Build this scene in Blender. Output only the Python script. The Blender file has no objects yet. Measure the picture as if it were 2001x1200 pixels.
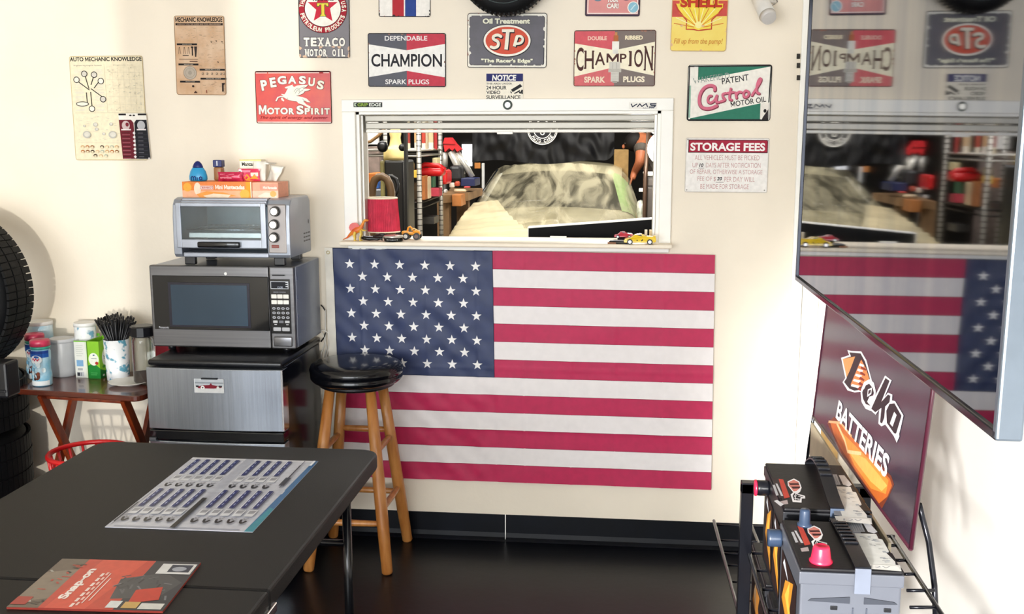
import bpy, bmesh, math, random
from mathutils import Vector, Matrix, noise as mnoise
random.seed(11)
sc = bpy.context.scene
COL = sc.collection
PI = math.pi

# ------------------------------------------------------------------ camera
F_PX, YAW, PITCH, ROLL = 2043.742, 0.109528, 0.160215, -0.001352
CAM = Vector((0.0, -3.973861, 1.593))
_f = Vector((-math.sin(YAW), math.cos(YAW), 0)); _r = Vector((math.cos(YAW), math.sin(YAW), 0)); _u = Vector((0, 0, 1))
FW = _f*math.cos(PITCH) - _u*math.sin(PITCH); U2 = _u*math.cos(PITCH) + _f*math.sin(PITCH)
RT = _r*math.cos(ROLL) + U2*math.sin(ROLL); UP = U2*math.cos(ROLL) - _r*math.sin(ROLL)
cd = bpy.data.cameras.new('camera'); cam = bpy.data.objects.new('camera', cd); COL.objects.link(cam)
cd.sensor_width = 36; cd.lens = F_PX/2001*36; cd.clip_start = .02; cd.clip_end = 100
m = Matrix.Identity(4)
for i in range(3):
    m[i][0] = RT[i]; m[i][1] = UP[i]; m[i][2] = -FW[i]; m[i][3] = CAM[i]
cam.matrix_world = m; sc.camera = cam

# ------------------------------------------------------------------ world, daylight, exposure
w = bpy.data.worlds.new('world'); sc.world = w; w.use_nodes = True
bg = w.node_tree.nodes['Background']; bg.inputs[0].default_value = (.80, .90, 1, 1); bg.inputs[1].default_value = 1.0

def area(name, loc, look, sx, sy, power, col):
    l = bpy.data.lights.new(name, 'AREA'); l.shape = 'RECTANGLE'; l.size = sx; l.size_y = sy; l.energy = power; l.color = col
    o = bpy.data.objects.new(name, l); COL.objects.link(o); o.location = loc
    o.rotation_euler = (Vector(look)-Vector(loc)).to_track_quat('-Z', 'Y').to_euler(); return o
area('daylight_storefront', (-1.2, -6.7, 1.6), (-1.2, 0, 1.25), 4.0, 2.3, 250, (.95, .98, 1))
gl = bpy.data.lights.new('right_wall_fill_spot', 'SPOT'); gl.energy = 9000; gl.color = (1, .98, .94); gl.spot_size = math.radians(13); gl.spot_blend = .9; gl.shadow_soft_size = .25  # spot added outside the storefront to whiten the right wall
go = bpy.data.objects.new('right_wall_fill_spot', gl); COL.objects.link(go); go.location = (-2.0, -9.2, 1.7)
go.rotation_euler = (Vector((.95, -1.35, .62))-Vector(go.location)).to_track_quat('-Z', 'Y').to_euler()
sl = bpy.data.lights.new('sun', 'SUN'); sl.energy = .85; sl.angle = math.radians(.8); sl.color = (1, .97, .88)
so = bpy.data.objects.new('sun', sl); COL.objects.link(so)
so.rotation_euler = Vector((-.30, 1, -.03)).to_track_quat('-Z', 'Y').to_euler()
area('garage_fill_light', (-1.6, 2.2, 2.75), (-1.6, 2.6, 0), 1.6, .5, 45, (1, .97, .9))
area('garage_fill_light', (-.9, .45, 2.7), (-.8, 2.2, 1.0), 2.0, .4, 60, (1, .97, .9))  # added lamp without a fixture, brightens the room-facing sides of the workshop items
area('garage_fill_light', (.2, 4.0, 2.8), (0, 3.2, 1), 1.2, .6, 60, (1, .97, .9))
sc.view_settings.view_transform = 'Standard'; sc.view_settings.look = 'None'
sc.view_settings.gamma = 1; sc.view_settings.use_curve_mapping = False; sc.view_settings.exposure = .27

# ------------------------------------------------------------------ points at a real depth seen along a pixel's ray (frame 2001x1200)
def ray(x, y): return FW + RT*((x-1000.5)/F_PX) - UP*((y-600)/F_PX)
def onY(x, y, Y): d = ray(x, y); return CAM + d*((Y-CAM.y)/d.y)
def onZ(x, y, Z): d = ray(x, y); return CAM + d*((Z-CAM.z)/d.z)
def onX(x, y, X): d = ray(x, y); return CAM + d*((X-CAM.x)/d.x)
def onP(x, y, p0, n): d = ray(x, y); return CAM + d*((p0-CAM).dot(n)/d.dot(n))

# ------------------------------------------------------------------ materials
def lin(c):
    if isinstance(c, str): c = [int(c[i:i+2], 16)/255 for i in (0, 2, 4)]
    return tuple((x/12.92 if x <= .04045 else ((x+.055)/1.055)**2.4) for x in c)
_M = {}
def mat(name, col, rough=.5, metal=0, var=.08, scale=12, bump=0, bscale=80, col2=None, cut=(.35, .65), trans=0, alpha=1, emit=0, spec=.5, coat=0, stretch=None, sheen=0):
    if name in _M: return _M[name]
    m = bpy.data.materials.new(name); m.use_nodes = True; nt = m.node_tree; N = nt.nodes; L = nt.links
    b = N['Principled BSDF']; c = lin(col)
    b.inputs['Roughness'].default_value = rough; b.inputs['Metallic'].default_value = metal
    b.inputs['Specular IOR Level'].default_value = spec; b.inputs['Coat Weight'].default_value = coat
    b.inputs['Transmission Weight'].default_value = trans; b.inputs['Alpha'].default_value = alpha
    if sheen: b.inputs['Sheen Weight'].default_value = sheen
    tc = N.new('ShaderNodeTexCoord'); mp = N.new('ShaderNodeMapping'); L.new(tc.outputs['Object'], mp.inputs[0])
    if stretch: mp.inputs['Scale'].default_value = stretch
    nz = N.new('ShaderNodeTexNoise'); nz.inputs['Scale'].default_value = scale; nz.inputs['Detail'].default_value = 5
    L.new(mp.outputs[0], nz.inputs['Vector'])
    cr = N.new('ShaderNodeValToRGB'); cr.color_ramp.elements[0].position = cut[0]; cr.color_ramp.elements[1].position = cut[1]
    if col2: a, d = lin(col2), c
    else: a = tuple(x*(1-var) for x in c); d = tuple(min(1, x*(1+var)) for x in c)
    cr.color_ramp.elements[0].color = (*a, 1); cr.color_ramp.elements[1].color = (*d, 1)
    L.new(nz.outputs['Fac'], cr.inputs[0]); L.new(cr.outputs[0], b.inputs['Base Color'])
    if emit:
        b.inputs['Emission Color'].default_value = (*c, 1); b.inputs['Emission Strength'].default_value = emit
    if bump:
        n2 = N.new('ShaderNodeTexNoise'); n2.inputs['Scale'].default_value = bscale; n2.inputs['Detail'].default_value = 4
        L.new(mp.outputs[0], n2.inputs['Vector'])
        bp = N.new('ShaderNodeBump'); bp.inputs['Strength'].default_value = bump; bp.inputs['Distance'].default_value = .004
        L.new(n2.outputs['Fac'], bp.inputs['Height']); L.new(bp.outputs[0], b.inputs['Normal'])
    _M[name] = m; return m
def ink(c, rough=.42):
    return mat('ink_'+c+('' if rough == .42 else '_%d' % (rough*100)), c, rough+.1, var=.05, scale=60, spec=.22)

# ------------------------------------------------------------------ mesh builder
class MB:
    def __init__(s): s.bm = bmesh.new(); s.mats = []
    def mi(s, m):
        if m is None: return 0
        if m not in s.mats: s.mats.append(m)
        return s.mats.index(m)
    def face(s, vs, m=None, smooth=False):
        try: f = s.bm.faces.new(vs)
        except ValueError: return None
        f.material_index = s.mi(m); f.smooth = smooth; return f
    def add(s, tmp, m=None, smooth=False, M=None):
        mp = {}
        for v in tmp.verts: mp[v] = s.bm.verts.new((M @ v.co) if M else v.co)
        k = s.mi(m)
        for f in tmp.faces:
            try: g = s.bm.faces.new([mp[v] for v in f.verts])
            except ValueError: continue
            g.material_index = k; g.smooth = smooth
        tmp.free(); return s
    def box(s, x0, x1, y0, y1, z0, z1, m=None, r=0, seg=2, M=None, smooth=False):
        t = bmesh.new(); bmesh.ops.create_cube(t, size=1)
        for v in t.verts: v.co = Vector(((x0+x1)/2+v.co.x*(x1-x0), (y0+y1)/2+v.co.y*(y1-y0), (z0+z1)/2+v.co.z*(z1-z0)))
        if r:
            r = min(r, .49*min(abs(x1-x0), abs(y1-y0), abs(z1-z0)))
            bmesh.ops.bevel(t, geom=t.edges[:], offset=r, segments=seg, profile=.5, affect='EDGES', clamp_overlap=True)
        return s.add(t, m, smooth or bool(r and seg > 2), M)
    def cyl(s, p0, p1, r0, r1=None, n=20, m=None, cap=True, smooth=True):
        p0 = Vector(p0); p1 = Vector(p1); r1 = r0 if r1 is None else r1
        a = (p1-p0).normalized(); q = a.orthogonal().normalized(); w_ = a.cross(q)
        A = [s.bm.verts.new(p0+(q*math.cos(2*PI*i/n)+w_*math.sin(2*PI*i/n))*r0) for i in range(n)]
        B = [s.bm.verts.new(p1+(q*math.cos(2*PI*i/n)+w_*math.sin(2*PI*i/n))*r1) for i in range(n)]
        for i in range(n): s.face([A[i], A[(i+1) % n], B[(i+1) % n], B[i]], m, smooth)
        if cap: s.face(A[::-1], m); s.face(B, m)
        return s
    def tube(s, pts, r, n=8, m=None, closed=False, cap=True):
        pts = [Vector(p) for p in pts]; K = len(pts); rings = []; prev = None
        for i, p in enumerate(pts):
            if closed: t = (pts[(i+1) % K]-pts[i-1]).normalized()
            else: t = (pts[min(i+1, K-1)]-pts[max(i-1, 0)]).normalized()
            q = t.orthogonal().normalized() if prev is None else (prev-t*prev.dot(t)).normalized()
            prev = q; w_ = t.cross(q); rr = r[i] if isinstance(r, (list, tuple)) else r
            rings.append([s.bm.verts.new(p+(q*math.cos(2*PI*j/n)+w_*math.sin(2*PI*j/n))*rr) for j in range(n)])
        for i in range(K if closed else K-1):
            A = rings[i]; B = rings[(i+1) % K]
            for j in range(n): s.face([A[j], A[(j+1) % n], B[(j+1) % n], B[j]], m, True)
        if cap and not closed: s.face(rings[0][::-1], m); s.face(rings[-1], m)
        return s
    def lathe(s, prof, n=32, m=None, c=(0, 0, 0), M=None, smooth=True, cap=True):
        c = Vector(c); rings = []
        T = (lambda v: M @ v) if M else (lambda v: v)
        for r, z in prof:
            if r < 1e-6: rings.append([s.bm.verts.new(T(c+Vector((0, 0, z))))])
            else: rings.append([s.bm.verts.new(T(c+Vector((r*math.cos(2*PI*i/n), r*math.sin(2*PI*i/n), z)))) for i in range(n)])
        for A, B in zip(rings, rings[1:]):
            for i in range(n):
                j = (i+1) % n
                if len(A) == 1 and len(B) == 1: continue
                if len(A) == 1: s.face([A[0], B[j], B[i]], m, smooth)
                elif len(B) == 1: s.face([A[i], A[j], B[0]], m, smooth)
                else: s.face([A[i], A[j], B[j], B[i]], m, smooth)
        if cap:
            if len(rings[0]) > 1: s.face(rings[0][::-1], m)
            if len(rings[-1]) > 1: s.face(rings[-1], m)
        return s
    def prism(s, poly, z0, z1, m=None, M=None, smooth=False):
        T = (lambda v: M @ v) if M else (lambda v: v); n = len(poly)
        A = [s.bm.verts.new(T(Vector((x, y, z0)))) for x, y in poly]; B = [s.bm.verts.new(T(Vector((x, y, z1)))) for x, y in poly]
        s.face(A[::-1], m); s.face(B, m)
        for i in range(n): s.face([A[i], A[(i+1) % n], B[(i+1) % n], B[i]], m, smooth)
        return s
    def ball(s, c, r, m=None, n=16, sq=None):
        t = bmesh.new(); bmesh.ops.create_uvsphere(t, u_segments=n, v_segments=max(6, n//2), radius=1)
        rr = (r, r, r) if isinstance(r, (int, float)) else r
        for v in t.verts: v.co = Vector((v.co.x*rr[0]+c[0], v.co.y*rr[1]+c[1], v.co.z*rr[2]+c[2]))
        return s.add(t, m, True)
    def sheet(s, fn, nu, nv, m=None, smooth=True, thick=0):
        G = [[s.bm.verts.new(fn(i/nu, j/nv)) for j in range(nv+1)] for i in range(nu+1)]
        for i in range(nu):
            for j in range(nv): s.face([G[i][j], G[i+1][j], G[i+1][j+1], G[i][j+1]], m, smooth)
        return s
    def build(s, name, parent=None, m=None, world=False, bevel=0, solid=0):
        if world and parent is not None:
            s.bm.transform(root_of(parent).matrix_basis.inverted())
        me = bpy.data.meshes.new(name)
        if m is not None and not s.mats: s.mats.append(m)
        bmesh.ops.recalc_face_normals(s.bm, faces=s.bm.faces)
        s.bm.to_mesh(me); s.bm.free()
        for q in s.mats: me.materials.append(q)
        o = bpy.data.objects.new(name, me); COL.objects.link(o)
        if parent is not None: o.parent = parent
        if solid:
            d = o.modifiers.new('solid', 'SOLIDIFY'); d.thickness = solid; d.offset = 0
        if bevel:
            d = o.modifiers.new('bevel', 'BEVEL'); d.width = bevel; d.segments = 2; d.limit_method = 'ANGLE'; d.angle_limit = .7
        return o
def root_of(o):
    while o.parent is not None: o = o.parent
    return o
def tag(o, label=None, cat=None, group=None, kind=None):
    for k, v in (('label', label), ('category', cat), ('group', group), ('kind', kind)):
        if v: o[k] = v
    return o
def thing(name, label, cat, loc=(0, 0, 0), rz=0, group=None):
    o = bpy.data.objects.new(name, None); COL.objects.link(o); o.location = loc; o.rotation_euler = (0, 0, rz)
    o.empty_display_size = .05
    o.matrix_basis = Matrix.Translation(loc) @ Matrix.Rotation(rz, 4, 'Z')
    return tag(o, label, cat, group)
def copy_tree(o, parent=None):
    c = o.copy(); COL.objects.link(c); c.parent = parent
    for ch in list(o.children): copy_tree(ch, c)
    return c
def rrect(x0, y0, x1, y1, r, n=5):
    P = []
    for cx, cy, a in ((x1-r, y0+r, -PI/2), (x1-r, y1-r, 0), (x0+r, y1-r, PI/2), (x0+r, y0+r, PI)):
        for i in range(n+1):
            t = a+PI/2*i/n; P.append((cx+r*math.cos(t), cy+r*math.sin(t)))
    return P

# ------------------------------------------------------------------ flat print: lettering and artwork as thin ink layers on a real surface
_G = {}
def _glyph0(sx, bold, shear, space):
    k = (sx, bold, shear, space)
    if k in _G: return _G[k]
    cu = bpy.data.curves.new('t', 'FONT'); cu.body = sx; cu.size = 1; cu.offset = bold; cu.shear = shear; cu.space_character = space
    cu.resolution_u = 4
    o = bpy.data.objects.new('t', cu); COL.objects.link(o)
    dg = bpy.context.evaluated_depsgraph_get(); me = o.evaluated_get(dg).to_mesh()
    V = [(v.co.x, v.co.y) for v in me.vertices]; Fc = [tuple(p.vertices) for p in me.polygons]
    o.evaluated_get(dg).to_mesh_clear(); bpy.data.objects.remove(o); bpy.data.curves.remove(cu)
    _G[k] = (V, Fc); return _G[k]
def glyphs(sx, bold=0, shear=0, space=1):
    """text as flat faces; the letter M is drawn as one polygon of its own (the font's M folds over when emboldened)"""
    V, Fc = _glyph0(sx, bold, shear, space)
    if 'M' not in sx or bold <= 0 or shear: return V, Fc
    V = list(V); mv = _glyph0('M', bold, 0, space)[0]
    mw = max(v[0] for v in mv)-min(v[0] for v in mv); y0 = min(v[1] for v in mv); y1 = max(v[1] for v in mv); H = y1-y0
    for i, ch in enumerate(sx):
        if ch != 'M': continue
        R_ = max(v[0] for v in _glyph0(sx[:i+1], bold, 0, space)[0]); L_ = R_-mw
        Fc = [f for f in Fc if not all(L_-.004 <= V[q][0] <= R_+.004 for q in f)]
        t = min(.075+2*bold, mw*.3); k = len(V); c_ = (L_+R_)/2
        V += [(L_, y0), (L_, y1), (L_+t*1.15, y1), (c_, y0+H*.42), (R_-t*1.15, y1), (R_, y1), (R_, y0), (R_-t, y0), (R_-t, y0+H*.62), (c_, y0+H*.06), (L_+t, y0+H*.62), (L_+t, y0)]
        Fc = Fc+[tuple(range(k, k+12))]
    used = sorted({q for f in Fc for q in f}); mp = {q: j for j, q in enumerate(used)}
    return [V[q] for q in used], [tuple(mp[q] for q in f) for f in Fc]
class Print:
    """fn maps artwork coordinates (x right, y DOWN) to a local 3-D point; nrm is the outward normal there"""
    def __init__(s, root, fn, nrm, dz=.00002, z0=.0002, rough=.42):
        s.root = root; s.fn = fn; s.n = Vector(nrm); s.dz = dz; s.z = z0; s.b = {}; s.cur = 'print'; s.rough = rough
    def part(s, name): s.cur = name; return s
    def _emit(s, V, Fc, col):
        k = (s.cur); B = s.b.setdefault(k, ([], [], [], [])); i0 = len(B[0]); s.z += s.dz
        for x, y in V: B[0].append(s.fn(x, y)+s.n*s.z)
        m = ink(col, s.rough) if isinstance(col, str) else col
        if m not in B[3]: B[3].append(m)
        mi = B[3].index(m)
        for f in Fc: B[1].append(tuple(i0+i for i in f)); B[2].append(mi)
        return s
    def poly(s, P, col): return s._emit(P, [tuple(range(len(P)))], col)
    def rect(s, x0, y0, x1, y1, col): return s.poly([(x0, y0), (x1, y0), (x1, y1), (x0, y1)], col)
    def rr(s, x0, y0, x1, y1, r, col): return s.poly(rrect(x0, y0, x1, y1, r), col)
    def ell(s, cx, cy, rx, ry, col, n=40): return s.poly([(cx+rx*math.cos(2*PI*i/n), cy+ry*math.sin(2*PI*i/n)) for i in range(n)], col)
    def ring(s, cx, cy, rx, ry, w_, col, n=40):
        V = []; Fc = []
        for i in range(n):
            c_, s_ = math.cos(2*PI*i/n), math.sin(2*PI*i/n)
            V += [(cx+rx*c_, cy+ry*s_), (cx+(rx-w_)*c_, cy+(ry-w_)*s_)]; j = (i+1) % n
            Fc.append((2*i, 2*j, 2*j+1, 2*i+1))
        return s._emit(V, Fc, col)
    def stroke(s, pts, w_, col, closed=False, smooth=0):
        for _ in range(smooth):
            q = []
            K = len(pts)
            for i in range(K if closed else K-1):
                a, b = pts[i], pts[(i+1) % K]
                q += [(a[0]*.75+b[0]*.25, a[1]*.75+b[1]*.25), (a[0]*.25+b[0]*.75, a[1]*.25+b[1]*.75)]
            pts = q if closed else [pts[0]]+q+[pts[-1]]
        V = []; Fc = []; K = len(pts); h = w_/2; dz0 = s.dz; s.dz = min(s.dz, .000008)
        for i in range(K if closed else K-1):
            a = Vector(pts[i]); b = Vector(pts[(i+1) % K]); d = b-a
            if d.length < 1e-9: continue
            nn = Vector((-d.y, d.x)).normalized()*h; k = len(V)
            s._emit([tuple(a+nn), tuple(a-nn), tuple(b-nn), tuple(b+nn)], [(0, 1, 2, 3)], col)
        for p in (pts[1:-1] if not closed else pts):
            s._emit([(p[0]+h*math.cos(PI*i/4), p[1]+h*math.sin(PI*i/4)) for i in range(8)], [tuple(range(8))], col)
        s.dz = dz0; s.z += dz0
        return s
    def text(s, t, x0, y0, x1, y1, col, bold=.01, shear=0, rot=0, outline=None, ow=.035, space=1, under=None):
        base = glyphs(t, bold, shear, space)[0]
        bx0 = min(v[0] for v in base); bx1 = max(v[0] for v in base); by0 = min(v[1] for v in base); by1 = max(v[1] for v in base)
        ax, ay = (x1-x0)/(bx1-bx0), (y1-y0)/(by1-by0); cx, cy = (x0+x1)/2, (y0+y1)/2; cr, sr = math.cos(rot), math.sin(rot)
        for b, c in (([(bold+ow, outline)] if outline else [])+[(bold, col)]):
            V, Fc = glyphs(t, b, shear, space)
            W = []
            for vx, vy in V:
                x = x0+(vx-bx0)*ax-cx; y = y1-(vy-by0)*ay-cy
                W.append((cx+x*cr-y*sr, cy+x*sr+y*cr))
            s._emit(W, Fc, c)
        return s
    def arc(s, t, cx, cy, r, a0, a1, hgt, col, bold=.02, inward=False, outline=None, wid=.75):
        n = len(t)
        for i, ch in enumerate(t):
            if ch == ' ': continue
            a = math.radians(a0+(a1-a0)*(i/(n-1) if n > 1 else 0)); px, py = cx+r*math.cos(a), cy+r*math.sin(a)
            rot = a+PI/2 if not inward else a-PI/2
            ww = hgt*wid*(.35 if ch in 'I1!' else 1)
            s.text(ch, px-ww/2, py-hgt/2, px+ww/2, py+hgt/2, col, bold, rot=rot, outline=outline)
        return s
    def done(s):
        for k, (V, Fc, MI, MT) in s.b.items():
            me = bpy.data.meshes.new(k); me.from_pydata([tuple(v) for v in V], [], Fc)
            for q in MT: me.materials.append(q)
            me.polygons.foreach_set('material_index', MI); me.update()
            o = bpy.data.objects.new(k, me); COL.objects.link(o); o.parent = s.root
def flat(src, w_, h_, org, ux, uy):
    """artwork rectangle src -> rectangle w x h; org = its top left corner, ux right, uy up"""
    x0, y0, x1, y1 = src; org = Vector(org); ux = Vector(ux); uy = Vector(uy)
    return lambda x, y: org+ux*((x-x0)/(x1-x0)*w_)-uy*((y-y0)/(y1-y0)*h_)
# ------------------------------------------------------------------ room shell
XR, XL, YF, ZC = .86, -3.15, -6.6, 2.75
wallm = mat('wall_paint', 'f6ebd9', .62, var=.03, scale=3, bump=.12, bscale=60)
whitep = mat('white_gloss_paint', 'fdfbf5', .4, var=.02, scale=8)
flrm = mat('floor_sealed_black', '0b0c13', .32, var=.35, scale=7, bump=.08, bscale=30, cut=(.3, .75), spec=.3)
bbm = mat('baseboard_vinyl', '03060f', .42, spec=.2, var=.5, scale=5, cut=(.3, .7))
WX0, WX1, WZ0, WZ1 = -1.036, .119, 1.203, 1.692
def struct(name, mb, m, parent=None, **k):
    o = mb.build(name, parent, m, **k)
    if parent is None: o['kind'] = 'structure'
    return o
b = MB()
b.box(XL, WX0, 0, .12, 0, ZC).box(WX1, XR+.1, 0, .12, 0, ZC).box(WX0, WX1, 0, .12, 0, WZ0-.012).box(WX0, WX1, 0, .12, WZ1, ZC)
struct('wall_back', b, wallm)
struct('wall_right', MB().box(XR, XR+.1, YF, 0, 0, ZC), mat('wall_white', 'f6f3ee', .6, var=.02, scale=3))
struct('wall_left', MB().box(XL-.1, XL, YF, .12, 0, ZC), wallm)
struct('ceiling', MB().box(XL-.1, XR+.1, YF-.1, .12, ZC, ZC+.08), mat('ceiling_white', 'efece4', .8))
struct('floor', MB().box(XL-.1, XR+.1, YF-.1, .12, -.08, 0), flrm)
# storefront behind the camera: low wall, header, glass bays between mullions
b = MB().box(XL, XR, YF-.1, YF, 0, .25).box(XL, XR, YF-.1, YF, 2.5, ZC)
struct('wall_front', b, wallm)
wf = thing('window_2', None, None, (-1.2, YF, .25)); wf['kind'] = 'structure'
fm = mat('storefront_bronze', '2a2624', .4, .6)
b = MB()
for x, hw_ in ((XL+.03, .03), (-2.28, .03), (-1.05, .03), (.12, .09), (.355, .122), (XR-.03, .03)): b.box(x-hw_, x+hw_, YF-.08, YF-.02, .25, 2.5)
b.box(XL, XR, YF-.08, YF-.02, .25, .30); b.box(XL, XR, YF-.08, YF-.02, 2.45, 2.5)
b.build('mullion', wf, fm, world=True)
# baseboard in two lengths with a light caulked joint
bb = thing('baseboard_back', None, None, (-1, 0, 0)); bb['kind'] = 'structure'
def cove(x0, x1, name):
    b = MB(); h = .105
    prof = [(0, h), (-.004, h), (-.0045, .03), (-.008, .012), (-.018, .004), (-.022, 0), (0, 0)]
    V0 = [b.bm.verts.new((x0, y, z)) for y, z in prof]; V1 = [b.bm.verts.new((x1, y, z)) for y, z in prof]
    for i in range(len(prof)): b.face([V0[i], V0[(i+1) % len(prof)], V1[(i+1) % len(prof)], V1[i]])
    b.face(V0); b.face(V1[::-1]); return b.build(name, bb, bbm, world=True)
jx = onY(988, 1030, 0).x
cove(XL, jx-.002, 'baseboard_panel'); cove(jx+.002, .62, 'baseboard_panel')
MB().box(jx-.0022, jx+.0022, -.0035, 0, .002, .105).build('caulk_joint', bb, whitep, world=True)
# right corner: white door casing boards on the back wall beside the right wall
cs = thing('trim_1', None, None, (.68, 0, 0)); cs['kind'] = 'structure'
for x0, x1, y in ((.615, .655, .012), (.657, .715, .022), (.717, .76, .016), (.762, .80, .010)):
    MB().box(x0, x1, -y, 0, 0, 2.45, r=.003).build('casing_board', cs, whitep, world=True)
struct('baseboard_right', MB().box(XR-.006, XR, YF, -.1, 0, .105), bbm)

# ------------------------------------------------------------------ pass-through opening in the back wall
w1 = thing('window_1', None, None, (-.46, 0, WZ0)); w1['kind'] = 'structure'
ox0, ox1, oz0, oz1 = -1.088, .164, 1.166, 1.738
MB().box(ox0, ox1, -.016, 0, WZ1, oz1, r=.003).build('casing_board', w1, whitep, world=True)
MB().box(ox0, WX0, -.016, 0, oz0+.03, WZ1, r=.003).build('casing_board', w1, whitep, world=True)
MB().box(WX1, ox1, -.016, 0, oz0+.03, WZ1, r=.003).build('casing_board', w1, whitep, world=True)
MB().box(ox0+.01, ox1-.005, -.014, 0, oz0, oz0+.022, r=.003).build('apron', w1, whitep, world=True)
MB().box(ox0-.006, ox1+.004, -.085, .17, WZ0-.016, WZ0, r=.005).build('sill', w1, mat('sill_white', 'f8ecd8', .45, var=.03), world=True)
b = MB().box(WX0, WX0+.012, 0, .13, WZ0, WZ1).box(WX1-.012, WX1, 0, .13, WZ0, WZ1).box(WX0, WX1, 0, .13, WZ1-.01, WZ1)
b.build('jamb', w1, whitep, world=True)
# counter shutter rolled up inside the opening
sm = mat('shutter_enamel', 'aaa59a', .35, .2, var=.03)
sh = thing('roller_shutter', 'off-white counter shutter rolled almost fully up in the pass-through opening', 'shutter', (-.46, .05, 1.61))
zt = [1.690, 1.652, 1.648, 1.618, 1.607]
def zpx(y, Y=.03): return onY(1000, y, Y).z
z0 = zpx(221); z1 = zpx(237); z2 = zpx(252); z3 = zpx(259)
MB().box(WX0+.026, WX1-.01, .03, .075, z1, min(z0, WZ1-.012), r=.004).build('slat', sh, sm, world=True)
MB().box(WX0+.026, WX1-.012, .036, .07, z2, z1-.003, r=.004).build('slat', sh, sm, world=True)
MB().box(WX0+.03, WX1-.014, .026, .078, z3, z2-.002, r=.004).build('bottom_rail', sh, whitep, world=True)
gm = mat('guide_rail', 'c6c2ba', .35, .4)
MB().box(WX0+.012, WX0+.022, .02, .08, WZ0, WZ1-.012, r=.002).build('guide_rail', sh, gm, world=True)
MB().box(WX1-.024, WX1-.012, .02, .08, WZ0, WZ1-.012, r=.002).build('guide_rail', sh, gm, world=True)
p = onY(987, 258, .024)
MB().box(p.x-.03, p.x+.03, .012, .026, p.z-.008, p.z+.002, r=.002).build('lift_tab', sh, whitep, world=True)

# ------------------------------------------------------------------ signs on the back wall
def sign(name, label, cat, c4, src, base, rim=None, r=.006, th=.0016, lift=.003, group=None, W=None, H=None, rough=.42, y0=0):
    TL, TR, BR, BL = [onY(*p, y0-lift) for p in c4]
    w_ = W or ((TR-TL).length+(BR-BL).length)/2; h_ = H or ((TL-BL).length+(TR-BR).length)/2
    ux = ((TR-TL)+(BR-BL)); ux.y = 0; ux.normalize(); uy = Vector((-ux.z, 0, ux.x))
    bot = (BL+BR)/2; org = bot-ux*w_/2+uy*h_
    ro = thing(name, label, cat, bot, 0, group)
    M = Matrix.Identity(4)
    for i in range(3): M[i][0] = ux[i]; M[i][1] = uy[i]; M[i][2] = (0, -1, 0)[i]
    M.translation = -ux*w_/2
    MB().prism(rrect(0, 0, w_, h_, r), 0, th, M=M).build('panel', ro, ink(base, rough) if isinstance(base, str) else base)
    if rim:
        P = [M @ Vector((x, y, th)) for x, y in rrect(.001, .001, w_-.001, h_-.001, r)]
        MB().tube(P, .0013, 6, closed=True).build('rim', ro, ink(rim))
    fn0 = flat(src, w_, h_, (org-bot), ux, uy)
    pr = Print(ro, fn0, (0, -1, 0), z0=th+.0002, rough=rough)
    return ro, pr
def chips(p, box, col, n, s0, seed=1, edge=True):
    R = random.Random(seed); x0, y0, x1, y1 = box
    for _ in range(n):
        if edge:
            sd = R.choice('LRTB'); t = R.random()
            cx, cy = {'L': (x0, y0+t*(y1-y0)), 'R': (x1, y0+t*(y1-y0)), 'T': (x0+t*(x1-x0), y0), 'B': (x0+t*(x1-x0), y1)}[sd]
        else: cx, cy = x0+R.random()*(x1-x0), y0+R.random()*(y1-y0)
        k = R.randint(5, 8); s_ = s0*(.4+R.random())
        P = []
        for i in range(k):
            a = 2*PI*i/k; P.append((min(x1, max(x0, cx+s_*R.uniform(.5, 1.2)*math.cos(a))), min(y1, max(y0, cy+s_*R.uniform(.5, 1.2)*math.sin(a)))))
        p.poly(P, col)
# 1 auto mechanic chart (artwork in units of a 5.45x zoom)
ro, p = sign('wall_chart', 'cream auto mechanic chart, leftmost on the wall, with a red and black corner panel', 'sign',
             [(139, 110), (281, 109), (290, 313), (148, 313)], (45, 50, 830, 1165), 'ebdfc2', rim='d0bd92', r=.008)
p.part('lettering').text('AUTO MECHANIC KNOWLEDGE', 52, 60, 822, 105, '141210', .03)
p.text('Engineering Engine System', 90, 142, 390, 158, '6b655c', .0); p.text('Diagnostic Code', 515, 142, 730, 154, '8b8578', .0)
p.part('diagram')
g = 'b9b4aa'
for y in range(180, 640, 14):
    for x0, x1 in ((85, 185), (300, 400)):
        if (y//14) % 5 != 2: p.rect(x0+8*((y//14) % 2), y, x1-5*((y//14) % 3), y+5, 'd9d4c8')
for (a, b_) in (((245, 410), (135, 325)), ((240, 395), (208, 262)), ((265, 355), (295, 275)), ((295, 390), (345, 330)), ((262, 395), (372, 478)), ((256, 430), (262, 580)), ((210, 435), (213, 545))):
    p.stroke([a, b_], 9, '1a1916')
for cx, cy in ((112, 300), (200, 237), (305, 247), (374, 315), (386, 508), (260, 610)):
    p.ell(cx, cy, 34, 34, '1a1916', 24).ell(cx, cy, 26, 26, 'cfcac0' if cx in (200, 305, 386) else 'efe8d8', 24)
p.ell(160, 558, 70, 27, '1a1916', 28).ell(160, 558, 61, 19, 'efe8d8', 28)
p.stroke([(418, 130), (428, 650)], 2, 'b8af98').stroke([(70, 655), (830, 655)], 2, 'b8af98').stroke([(85, 975), (560, 978)], 2, 'b8af98')
R = random.Random(4)
for y in (165, 225, 300, 390, 480, 560, 625): p.stroke([(440, y), (825, y+4)], 2, 'd3cbb4')
for x in (500, 560, 620, 680, 740, 790): p.stroke([(x, 165), (x+4, 640)], 1.6, 'dad2bc')
for _ in range(70):
    x, y = R.uniform(450, 800), R.uniform(170, 630); p.rect(x, y, x+R.uniform(5, 22), y+R.uniform(3, 12), R.choice(['cfc8b4', 'c4bca6', 'd8cfb8']))
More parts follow.
